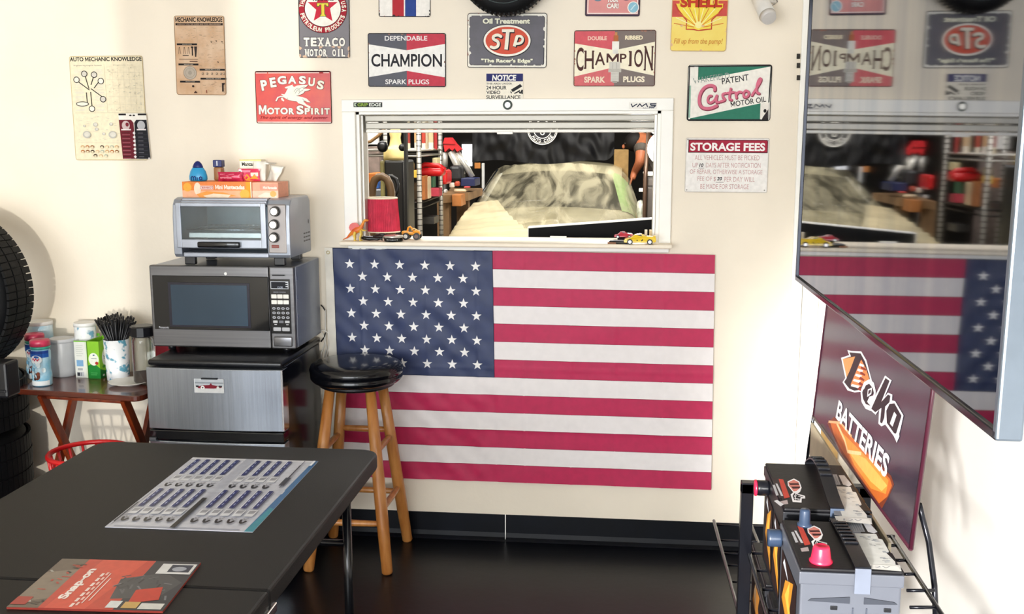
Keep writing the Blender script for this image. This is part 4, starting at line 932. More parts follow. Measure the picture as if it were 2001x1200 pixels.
# cup of black stirrers
c = Vector((onY(228, 680, -.16).x, -.16, ST)); r_ = sz(206, 252, -.16); hh = onY(228, 662, -.16).z-ST
t = thing('stirrer_cup', 'white leaf patterned cup full of black stirring straws', 'cup', c)
MB().lathe([(0, 0), (r_*.85, 0), (r_*.88, .003), (r_, hh), (r_*.97, hh), (r_*.86, .006), (0, .006)], 32).build('cup', t, mat('leaf_cup', 'f2f4f6', .4, scale=30, col2='5fa0b8', cut=(.40, .46)))
R = random.Random(5); sm_ = mat('straw_black', '0c0c12', .35)
for k in range(130):
    a = R.uniform(0, 2*PI); q = math.sqrt(R.random()); x, y = q*math.cos(a), q*math.sin(a)
    b0 = Vector((-x*r_*.75, -y*r_*.75, .012)); L2 = .235+.02*R.random(); d_ = Vector((x*1.66*r_/(hh-.012), y*1.5*r_/(hh-.012), 1)).normalized()
    MB().cyl(b0, b0+d_*L2, .0036, n=5).build('stirrer', t, sm_)
# coffee jar with black lid, plate, red tin
c = Vector((onY(262, 720, -.20).x, -.20, ST)); pr_ = .075
t = thing('plate', 'round white plate on the tray table against the fridge', 'plate', (c.x-.005, -.235, ST))
MB().lathe([(0, 0), (.045, 0), (.05, .004), (pr_, .012), (pr_+.002, .014), (pr_-.004, .014), (.048, .007), (0, .006)], 40).build('dish', t, mat('plate_cream', 'f3efe6', .3))
c = Vector((onY(280, 700, -.22).x, -.215, ST+.008)); r_ = .042
t = thing('coffee_jar', 'glass coffee jar with a faceted black lid, on the white plate', 'jar', c)
hh = onY(280, 655, -.215).z-c.z
MB().lathe([(0, 0), (r_*.9, 0), (r_, .006), (r_, hh-.02), (r_*.93, hh)], 32).build('jar_glass', t, mat('jar_glass', 'dfe2dc', .05, trans=.95, var=.02))
MB().lathe([(0, .003), (r_*.88, .003), (r_*.93, .008), (r_*.93, .045), (0, .05)], 24).build('coffee', t, mat('coffee_grounds', '4c2a18', .8, bump=.3, bscale=400))
MB().lathe([(r_*.95, hh-.004), (r_*1.12, hh), (r_*1.12, hh+.034), (r_*1.0, hh+.038), (0, hh+.038)], 12, smooth=False).build('lid', t, blk)
c = Vector((-1.80, -.10, ST)); 
t, p = pbox('red_carton', 'dark red carton between the coffee jar and the fridge', 'box', c.x-.03, c.x+.06, -.13, -.05, ST, onY(290, 650, -.13).z, '8e1826'); p.part('mark').ell(.3, .8, .1, .08, 'f0e8e4', 14); p.done()

# ------------------------------------------------------------------ red basket on the floor under the tray table
c = Vector((onY(105, 900, -.60).x+.135, -.60, 0)); zt_ = onY(160, 884, -.60).z
t = thing('basket', 'red plastic basket below the tray table', 'basket', c)
redp = mat('red_plastic', 'c2181c', .3, var=.08)
bh = zt_; R0 = .135
b = MB(); N_ = 28
b.tube([(R0*math.cos(2*PI*i/N_), R0*math.sin(2*PI*i/N_), bh) for i in range(N_)], .009, 8, closed=True); b.build('rim', t, redp)
b = MB(); b.lathe([(0, 0), (R0*.72, 0), (R0*.76, .02), (R0*.9, bh*.72), (R0*.92, bh*.75)], 28, cap=False); b.build('bowl', t, redp, solid=.003)
for k in range(18):
    a = 2*PI*k/18
    MB().tube([(R0*.92*math.cos(a), R0*.92*math.sin(a), bh*.74), (R0*.95*math.cos(a+.1), R0*.95*math.sin(a+.1), bh*.88), (R0*math.cos(a+.15), R0*math.sin(a+.15), bh)], .005, 6).build('rib', t, redp)
MB().tube([(R0*.95*math.cos(2*PI*i/28), R0*.95*math.sin(2*PI*i/28), bh*.87) for i in range(28)], .005, 6, closed=True).build('hoop', t, redp)

# ------------------------------------------------------------------ tyres at the far left
def tyre(name, label, c, R, wd, M, group=None):
    t = thing(name, label, 'tyre', c, 0, group); q = wd
    prof = [(R*.62, q*.12), (R*.66, 0), (R*.80, -.004), (R*.93, q*.06), (R*.985, q*.2), (R, q*.5), (R*.985, q*.8), (R*.93, q*.94), (R*.80, q+.004), (R*.66, q), (R*.62, q*.88)]
    MB().lathe(prof+[prof[0]], 64, M=M, cap=False).build('carcass', t, rub)
    b = MB()
    for k in range(72):
        Mk = M @ Matrix.Rotation(2*PI*k/72, 4, 'Z')
        b.box(R*.975, R*1.004, -.0115, .0115, q*.10, q*.34, M=Mk).box(R*.98, R*1.007, -.0115, .0115, q*.37, q*.63, M=Mk).box(R*.975, R*1.004, -.0115, .0115, q*.66, q*.90, M=Mk)
    tag(b.build('tread_blocks', t, rub), kind='stuff')
    MB().lathe([(R*.60, q*.2), (R*.62, q*.12), (R*.61, q*.5), (R*.62, q*.88), (R*.60, q*.8), (R*.60, q*.2)], 48, M=M, cap=False).build('bead', t, mat('bead_black', '0b0c10', .4))
    return t
tx = onY(33, 800, -.36).x-.32
yz = [(0, .2), (.2, .2), (.40, .2)]
zz = onY(40, 845, -.36).z; zt2 = onY(40, 735, -.36).z
h_ = zt2-zz
tyre('stacked_tyre', 'topmost of the flat stacked tyres at the left edge', (tx, -.36, zz), .315, h_-.006, Matrix.Identity(4), 'flat stacked tyres')
h2_ = zz/2
tyre('stacked_tyre', 'flat stacked tyre directly under the topmost one, at the left edge', (tx-.002, -.36, h2_), .315, h2_-.006, Matrix.Identity(4), 'flat stacked tyres')
tyre('stacked_tyre', 'bottom flat tyre on the floor at the left edge', (tx, -.36, 0), .315, h2_-.006, Matrix.Identity(4), 'flat stacked tyres')
ex = onY(38, 610, -.42).x; Ru = .315
tyre('upright_tyre', 'tyre standing upright on the stack at the left edge, facing the room', (ex-Ru, -.30, zt2+Ru+.004), Ru, .2, Matrix.Rotation(PI/2, 4, 'X') , None)
c = onY(4, 735, -.66)
t = thing('tyre_stand_foot', 'black bracket in front of the upright tyre at the left edge', 'bracket', (c.x, -.66, zt2))
MB().box(-.05, .035, -.03, .05, 0, onY(4, 706, -.66).z-zt2, r=.008).build('foot', t, blk)
MB().box(-.05, .03, -.035, -.028, .02, .03, r=.002).build('ridge', t, blk)

# ------------------------------------------------------------------ bar stool
SC = Vector((-1.0, -.22, 0)); ZS = .765
pine = mat('pine_varnish', 'cf8f4e', .3, var=.15, scale=4, col2='a8662c', stretch=(9, 9, 1.3), cut=(.3, .7), coat=.3)
vin = mat('black_vinyl', '0a0b10', .14, var=.2, bump=.05)
bs = thing('bar_stool', 'wooden bar stool with a round black padded seat in front of the flag', 'stool', (SC.x, SC.y, 0))
MB().lathe([(0, .692), (.15, .692), (.163, .698), (.172, .708), (.173, .716), (.168, .722), (.174, .73), (.176, .742), (.170, .757), (.155, .766), (.12, .770), (.06, .772), (0, .772)], 56).build('seat', bs, vin)
MB().lathe([(.171, .7225), (.1735, .7235), (.171, .7245)], 56, cap=False).build('piping', bs, blks)
MB().lathe([(0, .675), (.13, .675), (.14, .68), (.14, .692), (0, .692)], 40).build('seat_plate', bs, blk)
feet = [Vector((-.86, -.382, 0)), Vector((-.853, -.055, 0)), Vector((-1.160, -.385, 0)), Vector((-1.162, -.045, 0))]
def leg_at(k, z): 
    f = feet[k]-Vector((SC.x, SC.y, 0)); t_ = Vector((f.x*.50, f.y*.50, .685)); return f.lerp(t_, z/.685)
for k in range(4):
    f, t_ = leg_at(k, 0), leg_at(k, .685); d_ = (t_-f)
    MB().tube([f, f+d_*.01, f+d_*.3, f+d_*.6, t_], [.0165, .0205, .023, .0225, .019], 16).build('leg', bs, pine)
for a_, b_, z in ((0, 2, .425), (1, 3, .475), (0, 1, .45), (2, 3, .45), (0, 2, .185), (1, 3, .215), (0, 1, .235), (2, 3, .235)):
    p0, p1 = leg_at(a_, z), leg_at(b_, z); m_ = (p0+p1)/2
    MB().tube([p0, p0.lerp(m_, .3), m_, p1.lerp(m_, .3), p1], [.009, .0115, .0125, .0115, .009], 12).build('rung', bs, pine)

# ------------------------------------------------------------------ folding table
TX0, TX1, TY1, TY0, TZZ = -1.488, -.668, -1.228, -3.02, .74
ft = thing('folding_table', 'long black folding table in the foreground', 'table', (-1.08, -2.1, 0))
tt = mat('table_black', '09080a', .5, spec=.3, var=.25, scale=60, bump=.35, bscale=700)
te = mat('table_edge', '1d1b20', .35, var=.1)
yj = -2.15
for y0, y1 in ((yj+.0012, TY1), (TY0, yj-.0012)):
    far = y1 == TY1; r_ = .06; ps = []
    P = rrect(TX0, y0, TX1, y1, .055, 6)
    if far: P = [(x, y) if y > y0+.06 else (TX0 if x < -1.08 else TX1, y0) for x, y in P]
    else: P = [(x, y) if y < y1-.06 else (TX0 if x < -1.08 else TX1, y1) for x, y in P]
    Q = []
    for q in P:
        if not Q or (Vector(q)-Vector(Q[-1])).length > 1e-5: Q.append(q)
    MB().prism(Q, TZZ-.042, TZZ).build('top_half', ft, tt, world=True, bevel=.006)
MB().box(TX0+.04, TX0+.065, TY0+.1, TY1-.06, TZZ-.06, TZZ-.042).build('side_rail', ft, blk, world=True)
MB().box(TX1-.065, TX1-.04, TY0+.1, TY1-.06, TZZ-.06, TZZ-.042).build('side_rail', ft, blk, world=True)
lm = mat('leg_black', '0b0c10', .18, var=.1)
LX = onY(680, 1100, -1.32).x
for yy in (-1.32, -2.88):
    for x in (LX, TX0+(TX1-LX)): MB().tube([(x, yy, TZZ-.05), (x, yy, .02)], .0125, 16).cyl((x, yy, 0), (x, yy, .025), .016, n=14).build('leg', ft, lm, world=True)
    for z in (.50, .09): MB().cyl((TX0+(TX1-LX), yy, z), (LX, yy, z), .0095, n=12).build('crossbar', ft, lm, world=True)
MB().tube([(LX-.10, -1.32, .50), (LX-.12, -1.55, .62), (LX-.12, -1.62, .69)], .009, 10).build('brace', ft, lm, world=True)
MB().box(LX-.14, LX-.10, -1.62, -1.32, .655, .675, r=.002).build('brace_plate', ft, lm, world=True)
MB().tube([(LX-.05, -1.72, .685), (LX-.06, -1.85, .655), (LX-.055, -1.92, .69)], .004, 8).build('lock_ring', ft, chrome, world=True)
MB().box(TX1-.012, TX1+.004, yj-.03, yj+.03, TZZ-.055, TZZ-.036, r=.002).build('hinge', ft, chrome, world=True)
# laminated flyer on the table (5.4x/2.704 zoom artwork traced in table coordinates)
def table_print(name, label, cat, quad, th, base, u0=0, shape=None):
    q = [onZ(x, y, TZZ) for x, y in quad]           # TL TR BR BL
    c = (q[3]+q[2])/2; c.z = TZZ; t = thing(name, label, cat, c)
    P = [(v.x-c.x, v.y-c.y) for v in q]
    MB().prism([P[3], P[2], P[1], P[0]], .0004, th).build('sheet', t, base if not isinstance(base, str) else ink(base, .15), bevel=0)
    def fn(x, y):
        a = Vector(P[0]).lerp(Vector(P[1]), x); b_ = Vector(P[3]).lerp(Vector(P[2]), x); v = a.lerp(b_, y); return Vector((v.x, v.y, th))
    pq = Print(t, fn, (0, 0, 1), z0=.0002, rough=.18); pq.dz = .000006; return t, pq
t, p = table_print('laminated_chart', 'laminated blue and grey product chart lying on the black table', 'chart', [(377, 895), (622, 902.5), (494, 1041), (205, 1031)], .0016, 'c9cbd6')
p.part('border').poly([(.965, 0), (1, 0), (1, 1), (.94, 1)], '3f6f9e').poly([(.965, .7), (1, .72), (1, 1), (.94, 1)], '3a8ea0').rect(0, .0, .96, .03, 'd8d9e0').poly([(0, .30), (.02, .3), (.02, 1), (0, 1)], 'b8bcc8')
p.rect(.43, 0, .50, .9, 'b4b7c4').rect(0, .47, .96, .52, 'bfc2ce').rect(.05, .975, .9, .99, '9ea2b2')
p.part('panels'); R = random.Random(2)
for row, (y0, y1) in enumerate(((.03, .27), (.50, .74))):
    xs = [.06+.079*i for i in range(5)]+[.54+.083*i for i in range(4 if row == 0 else 5)]
    for x in xs:
        p.rect(x-.012, y0, x+.018, y1, '26306e').rect(x+.022, y0+.01, x+.028, y1, '3b3f5a').rect(x-.018, y0, x-.014, y1, 'e4e6ee')
        for k in range(4): p.rect(x-.006+.005*(k % 2), y0+.03+k*.05, x+.002+.005*(k % 2), y0+.055+k*.05, 'aeb6d8')
        p.rect(x-.02, y1+.02, x+.04, y1+.10, 'dadce2').poly([(x-.012, y1+.03), (x+.036, y1+.025), (x+.03, y1+.065), (x-.012, y1+.07)], '9b9ca4')
        p.stroke([(x-.012, y1+.14), (x-.005, y1+.175), (x+.014, y1+.185), (x+.03, y1+.155)], .017, '26262c', smooth=1)
        p.stroke([(x-.002, y1+.125), (x+.01, y1+.15), (x+.028, y1+.12)], .008, '8c8d96', smooth=1)
p.part('side_text').rect(.44, .62, .475, 1, '15161c').rect(.905, .03, .912, .45, '55596a').rect(.90, .1, .908, .30, '1c1e28').rect(.885, .3, .925, .42, '303440').rect(.972, .02, .99, .1, 'e8ecf4').rect(.03, .55, .035, .98, '50546a').rect(.02, .7, .03, .95, '202430'); p.done()
t, p = table_print('magazine', 'glossy red tool catalogue lying on the near left part of the black table', 'magazine', [(122, 1096), (393, 1103), (318, 1199), (13, 1191)], .0045, '8c3830')
p.part('cover').rect(0, 0, .2, 1, '6a5c50').poly([(0, .3), (.25, .2), (.25, .8), (0, .9)], '847668').rect(.2, 0, .68, 1, 'c24434').poly([(.3, 0), (.62, 0), (.5, 1), (.24, 1)], 'd2503c').rect(.68, 0, 1, 1, '33343c').poly([(.55, .4), (.82, .25), (.98, .45), (.9, .75), (.6, .8)], '4a4a4e')
R = random.Random(6)
for k in range(26):
    x, y = R.uniform(.56, .95), R.uniform(.3, .75); a = R.random()*3; p.stroke([(x, y), (x+.06*math.cos(a), y+.09*math.sin(a))], .014, R.choice(['2c2c30', '5c5c62', '3e3e44', '74747a']))
for k in range(18):
    x, y = R.uniform(0, .2), R.uniform(.05, .95); a = R.random()*3; p.stroke([(x, y), (min(.22, x+.06*abs(math.cos(a))), y+.1*math.sin(a)*.4)], .016, R.choice(['3a3430', 'a8a49c', '5c534a', 'b24a3c']))
p.poly([(.72, .62), (.88, .55), (.92, .8), (.74, .88)], 'c43a2c').rect(.75, .06, .99, .28, 'dcdcdc').rect(.82, .08, .97, .24, '34384a').ell(.89, .17, .05, .05, 'a0a4b0', 14)
p.rect(.72, .85, .82, .97, 'c9a25c').rect(.62, .84, .70, .97, 'd8dcdc').rect(.83, .87, .98, .98, 'd4d2ce').rect(0, .8, .1, .95, 'a83a30')
p.part('lettering').rot = 0
p.text('Snap-on', .30-.31, .52-.04, .30+.31, .52+.04, 'f3e6e0', .05, rot=-PI/2)
for i in range(7): p.rect(.39, .9-.1*i, .41, .95-.1*i+.02, 'efd8d0').rect(.42, .88-.1*i, .435, .94-.1*i, 'efc8be')
p.stroke([(.45, .9), (.45, .3)], .008, 'f0d8d0').stroke([(.48, .85), (.48, .4)], .008, 'f0d8d0'); p.done()
# cable hanging beside the fridge
cb_ = thing('power_cord', 'white power cord looping down the wall between the microwave and the flag', 'cord', onY(632, 640, -.012))
wc = mat('white_cord', 'e4e0d8', .4)
def P2(L, Y=-.012): return [onY(x, y, Y) for x, y in L]
MB().tube(P2([(636, 605), (636, 650), (636, 668), (628, 690), (628, 700)]), .0028, 8).build('cord_strand', cb_, wc, world=True)
MB().tube(P2([(622, 648), (632, 645), (641, 650), (643, 670), (640, 690), (636, 702)], -.016), .0028, 8).build('cord_strand', cb_, wc, world=True)
MB().tube(P2([(618, 656), (628, 648), (634, 660), (638, 680), (634, 700)], -.02), .0024, 8).build('cord_strand', cb_, wc, world=True)
MB().tube(P2([(627, 596), (631, 600), (636, 608)]), .0026, 8).tube(P2([(636, 650), (633, 660), (627, 668)], -.02), .0026, 8).build('dark_cord_end', cb_, blk, world=True)
# ------------------------------------------------------------------ wall mounted screen (near-vertical plane almost square to the back wall)
SX = .386
tv = thing('flat_screen', 'large glossy flat screen on a wall arm, mirroring the flag and signs', 'television', (SX, -2.23, 1.278))
tv.rotation_euler = (0, .0079, .0092)
scr = bpy.data.materials.new('screen_glass'); scr.use_nodes = True; nt = scr.node_tree; b_ = nt.nodes['Principled BSDF']
b_.inputs['Metallic'].default_value = 1; b_.inputs['Roughness'].default_value = .035
tc = nt.nodes.new('ShaderNodeTexCoord'); mp = nt.nodes.new('ShaderNodeMapping'); mp.inputs['Scale'].default_value = (1, 3.2, .12); nz = nt.nodes.new('ShaderNodeTexNoise'); nz.inputs['Scale'].default_value = 3
cr = nt.nodes.new('ShaderNodeValToRGB'); cr.color_ramp.elements[0].color = (.13, .15, .20, 1); cr.color_ramp.elements[1].color = (.31, .305, .31, 1); cr.color_ramp.elements[0].position = .3; cr.color_ramp.elements[1].position = .7
nt.links.new(tc.outputs['Object'], mp.inputs[0]); nt.links.new(mp.outputs[0], nz.inputs['Vector']); nt.links.new(nz.outputs['Fac'], cr.inputs[0]); nt.links.new(cr.outputs[0], b_.inputs['Base Color'])
hy = .633; H_ = .715
bz = mat('bezel_gloss', '2a2c33', .12, .6)
MB().box(0, .002, -hy+.010, hy-.004, .010, H_-.008).build('screen', tv, scr)
b = MB().box(-.004, .022, -hy, hy, 0, .011, r=.002).box(-.004, .022, -hy, hy, H_-.009, H_, r=.002).box(-.004, .022, hy-.005, hy, 0, H_, r=.0015)
b.build('bezel', tv, bz)
MB().box(-.004, .024, -hy-.002, -hy+.011, 0, H_, r=.003).build('side_bezel', tv, mat('bezel_side_grey', '6f7984', .3, .5))
MB().box(.003, .03, -hy+.004, hy-.004, .003, H_-.003, r=.008, seg=3).build('back_cover', tv, mat('tv_back', 'a4acb0', .4))
MB().box(.03, .062, -hy+.03, hy-.15, .03, H_-.2, r=.03, seg=4).build('rear_housing', tv, mat('tv_housing', '9a9e9e', .45))
arm = mat('mount_steel', 'd6d6d2', .4, .3)
MB().box(.062, .075, -.2, .2, .2, .5, r=.004).build('mount_plate', tv, arm)
MB().tube([(.075, 0, .35), (.25, .12, .35), (.46, 0, .35)], .02, 10).build('mount_arm', tv, arm)
MB().box(.455, XR-SX-.001, -.06, .06, .22, .48, r=.004).build('wall_plate', tv, arm)

# ------------------------------------------------------------------ battery display rack
RX0, RX1 = .293, .500
rk = thing('battery_rack', 'black wire battery display rack beside the right wall', 'rack', (.40, -1.85, 0))
bm_ = mat('rack_black', '17181f', .22, .5, var=.1)
ys = (-1.60, -2.42)
for y in ys:
    for x in (RX0-.006, RX1+.05):
        zt = .805 if (y == ys[0]) else .62
        MB().box(x-.014, x+.014, y-.014, y+.014, 0, zt, r=.002).build('post', rk, bm_, world=True)
MB().box(RX0-.02, RX1+.064, ys[0]-.014, ys[0]+.014, .780, .806, r=.002).build('top_bar', rk, bm_, world=True)
SH = .632
for x in (RX0+.004, RX1+.004): MB().tube([(x, -1.58, SH), (x, -2.45, SH)], .006, 8).build('shelf_rail', rk, bm_, world=True)
for k in range(9):
    y = -1.6-.1*k; MB().tube([(RX0, y, SH), (RX1+.05, y, SH)], .0035, 6).build('shelf_wire', rk, bm_, world=True)
# lower wire tray reaching toward the back wall
p0 = Vector((RX0+.007, -.66, .346)); p1 = Vector((RX0+.007, -1.37, .392)); p2 = p1+(p1-p0)*1.3
MB().tube([p0+Vector((0, .02, .004)), p1, p2], .0052, 8).build('tray_rail', rk, bm_, world=True)
MB().tube([p0+Vector((.12, 0, .0)), p1+Vector((.12, 0, 0)), p2+Vector((.12, 0, 0))], .0045, 8).build('tray_rail', rk, bm_, world=True)
MB().tube([p0+Vector((.25, 0, 0)), p2+Vector((.25, 0, 0))], .0045, 8).build('tray_rail', rk, bm_, world=True)
for t_ in (.01, .235, .41, .555, .745, .94, 1.14, 1.34, 1.55, 1.75):
    q = p0.lerp(p1, t_); MB().tube([q, q+Vector((.25, 0, 0))], .0032, 6).build('tray_wire', rk, bm_, world=True)
# right side guard: rail, rungs and outer tube
g0, g1 = onZ(1742, 1048, .80), onZ(1845, 1208, .80)
MB().tube([g0, g1, g1+(g1-g0)*.25], .0042, 8).build('guard_rail', rk, bm_, world=True)
for py, x0, x1 in ((1048, 1728, 1748), (1066, 1735, 1757), (1095, 1748, 1775), (1122, 1763, 1790), (1154, 1772, 1826), (1187, 1778, 1829)):
    MB().tube([onZ(x0, py, .80), onZ(x1, py, .80)], .0032, 6).build('guard_wire', rk, bm_, world=True)
MB().tube([onX(1796, 985, .548), onX(1802, 1010, .556), onX(1815, 1060, .566), onX(1826, 1144, .57), onX(1829, 1215, .57)], .0055, 10).build('guard_tube', rk, bm_, world=True)
MB().tube([onX(1590, 812, .52), onX(1581, 870, .52), Vector((.52, onX(1574, 905, .52).y, .62))], .0045, 8).build('sign_rod', rk, bm_, world=True)

# ------------------------------------------------------------------ batteries
caseg = mat('battery_grey', '52555e', .4, var=.06, scale=6); caseb = mat('battery_black', '16171c', .38, var=.15); lidb = mat('battery_lid', '0f0e12', .5, var=.12, bump=.1, spec=.3)
redc_ = mat('red_cap', 'd22446', .3); blug = mat('blue_grey_post', '2c3a50', .3); bls = mat('strap_black', '0f1016', .25); strg = mat('strap_grey', '666c7a', .35)
def battery(label, x0, x1, y0, y1, zt, zb, case, strap_arch, group='car batteries', detail=True, knob=None):
    cx, cy = (x0+x1)/2, (y0+y1)/2
    t = thing('car_battery', label, 'battery', (cx, cy, zb), 0, group); h = zt-zb; hx, hy_ = (x1-x0)/2, (y1-y0)/2
    MB().box(-hx+.003, hx-.003, -hy_+.003, hy_-.003, 0, h-.026, r=.004).build('case', t, case)
    b = MB().box(-hx+.002, hx-.002, -hy_+.001, hy_-.002, h-.007, h, r=.003)
    MB().box(-hx, hx, -hy_, hy_, h-.030, h-.0075, r=.002).build('lid_skirt', t, case)
    for k in range(3): b.box(hx-.002, hx+.004, -hy_+.02+k*.06, -hy_+.045+k*.06, h-.024, h-.008, r=.001)
    b.build('lid', t, lidb); lid = t.children[-1]
    if not detail: return t, None, lid
    # strap over the top, attached at both end faces
    sw = .0135; xs = .018; n = 22
    def sf(i):
        y = -hy_+2*hy_*i; z = h+.003+strap_arch*math.sin(PI*i)**(1.0)
        if strap_arch > .02: z = h+.003+strap_arch*(math.sin(PI*i**1.5))
        return y, z
    b = MB()
    for k in range(n):
        ya, za = sf(k/n); yb_, zb_ = sf((k+1)/n)
        vs = [b.bm.verts.new(v) for v in ((xs-sw, ya, za), (xs+sw, ya, za), (xs+sw, yb_, zb_), (xs-sw, yb_, zb_), (xs-sw, ya, za+.003), (xs+sw, ya, za+.003), (xs+sw, yb_, zb_+.003), (xs-sw, yb_, zb_+.003))]
        for f in ((0, 1, 2, 3), (7, 6, 5, 4), (0, 4, 5, 1), (1, 5, 6, 2), (2, 6, 7, 3), (3, 7, 4, 0)): b.face([vs[i] for i in f])
    st_ = b.build('strap', t, bls)
    for k in range(7):
        y, z = sf(.42+.075*k); b = MB().box(xs-sw+.001, xs+sw-.001, y-.003, y+.003, z+.002, z+.0065, r=.0015); b.build('strap_rib', st_, bls)
    MB().box(xs-sw, xs+sw, -hy_-.004, -hy_, h-.042, h+.004, r=.001).build('strap_clip', t, strg if case is caseg else mat('clip_blue', '4a566a', .3))
    MB().box(xs-sw, xs+sw, hy_, hy_+.004, h-.04, h+.004, r=.001).build('strap_clip', t, bls)
    # near-end lifting ledges: thin plates coloured as the shade in the recess
    if case is caseg:
        for sx in (-1, 1):
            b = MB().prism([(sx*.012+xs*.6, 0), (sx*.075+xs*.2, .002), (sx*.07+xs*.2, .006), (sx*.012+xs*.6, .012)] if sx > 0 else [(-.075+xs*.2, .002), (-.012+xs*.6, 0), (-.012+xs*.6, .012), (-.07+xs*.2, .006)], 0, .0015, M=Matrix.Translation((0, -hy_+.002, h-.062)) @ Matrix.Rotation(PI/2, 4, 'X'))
            b.build('grip_ledge_shade', t, mat('ledge_shadow', '262a34', .5))
            x = xs+sx*.045; MB().box(x-.006, x+.006, -hy_+.0005, -hy_+.004, h-.075, h-.068, r=.001).build('grip_slot', t, blk)
        for x in (xs-.013, xs+.010): MB().box(x-.001, x+.001, -hy_+.001, -hy_+.004, .01, h-.07).build('case_rib', t, mat('case_rib', '3c404c', .4))
    if knob:
        for yk, colk in knob:
            M = Matrix.Translation((-hx, yk, h-.030)) @ Matrix.Rotation(-PI/2, 4, 'Y')
            MB().lathe([(.016, 0), (.017, .004), (.017, .022), (.0165, .026), (0, .026)], 24, M=M).build('side_post', t, blug if colk is None else bls)
            if colk: MB().lathe([(.0172, .026), (.018, .027), (.0172, .031), (0, .032)], 24, M=M).build('red_disc', t, redc_)
    return t, t, lid
# front battery
t, T, lid = battery('grey cased battery with a black top and red terminal cap, nearest the viewer', .306, .482, -2.220, -1.985, .860, .640, caseg, .004, knob=[(.095, None)])
O = Vector(t.location); hT = .220
def tp(t, zt): 
    O = Vector(t.location); return lambda x, y: (lambda v: Vector((v.x-O.x, v.y-O.y, zt-O.z)))(onZ(1380+x/3.75, 880+y/3.75, zt))
c = onZ(1604, 1098, .860)
MB().lathe([(.0195, 0), (.0205, .003), (.0175, .006), (.0145, .026), (.0135, .029), (.009, .031), (.006, .028), (0, .028)], 28, c=(c.x-O.x, c.y-O.y, hT)).build('terminal_cap', t, redc_)
c = onZ(1572, 1027, .860)
MB().lathe([(.014, 0), (.014, .004), (.0105, .006), (.0098, .030), (.0075, .033), (0, .033)], 24, c=(c.x-O.x, c.y-O.y, hT)).build('terminal_post', t, blug)
def art(p, quick=False):
    p.part('label_art').poly([(610, 545), (655, 545), (720, 690), (680, 700)], '3a2f30').poly([(622, 600), (640, 598), (675, 675), (655, 678)], 'b9b9bd').poly([(645, 590), (660, 590), (712, 680), (694, 680)], 'c8c8cc').poly([(668, 555), (705, 560), (765, 690), (722, 700)], 'c4483a').poly([(690, 720), (745, 710), (755, 740), (700, 745)], 'b8a8a8')
    p.part('emblem').poly([(740, 575), (790, 553), (835, 575), (855, 620), (845, 650), (825, 665), (885, 680), (888, 700), (860, 700), (860, 730), (790, 725), (770, 670), (790, 655), (745, 605)], 'f2f0f2').poly([(748, 580), (790, 562), (828, 580), (845, 620), (815, 645), (795, 648), (752, 604)], 'd88478').poly([(752, 588), (826, 588), (838, 600), (762, 600)], '3a1a1c').poly([(770, 612), (845, 612), (838, 626), (786, 628)], '3a1a1c').poly([(800, 660), (826, 672), (876, 688), (850, 694), (846, 715), (802, 712), (786, 680)], '1c1a1e').stroke([(815, 675), (805, 700), (840, 705)], 5, 'f2f0f2')
    p.stroke([(800, 655), (812, 668), (800, 682), (812, 694)], 4, 'f2f0f2').stroke([(830, 682), (872, 694)], 4, 'f2f0f2').stroke([(806, 700), (812, 716), (838, 718), (842, 702)], 4, 'f2f0f2')
    p.part('info_label').poly([(1030, 522), (1090, 522), (1200, 740), (1195, 830), (1125, 820), (1115, 760)], '84878f').poly([(1040, 524), (1130, 524), (1165, 600), (1080, 600)], 'a4a6ac').poly([(1145, 530), (1190, 530), (1255, 600), (1230, 612), (1185, 600)], 'd0d0d4').poly([(1085, 610), (1245, 615), (1262, 650), (1290, 655), (1340, 745), (1320, 755), (1385, 820), (1388, 842), (1420, 845), (1432, 890), (1150, 868), (1128, 830), (1190, 828)], 'dcdcd8')
    R = random.Random(5)
    for k in range(26):
        t_ = R.random(); x = 1110+t_*190+R.uniform(-10, 90)*1; y = 630+t_*190; p.poly([(x, y), (x+R.uniform(14, 45), y+1), (x+R.uniform(18, 48), y+6), (x+3, y+5)], R.choice(['b4b6b4', 'a2a4a8', 'c4c4c0', '9098a4']))
    for k in range(5): p.stroke([(1050+16*k, 530), (1082+16*k, 594)], 3, '6c6f78')
    p.poly([(1150, 838), (1400, 850), (1428, 888), (1160, 868)], 'eceae6').text('12V', 1200, 852, 1350, 866, 'a8aab0', .01, rot=.05)
    return p
p = Print(lid, tp(t, .860), (0, 0, 1), z0=.0003, rough=.5); p.dz = .000012; art(p).done()
# second battery behind it
t2, T, lid2 = battery('black battery behind the grey one, its carry strap arched up', .318, .490, -1.940, -1.640, .866, .640, caseb, .034, knob=[(.06, 1)])
O2 = Vector(t2.location)
fn0 = tp(t2, .866)
p = Print(lid2, lambda x, y: fn0((x-640)*.92+505-(y-545)*.05, (y-545)*1.0+200), (0, 0, 1), z0=.0003, rough=.5); p.dz = .000012; art(p)
p.part('vent').poly([(640, 720), (665, 712), (720, 745), (695, 760)], 'dad8dc'); p.done()
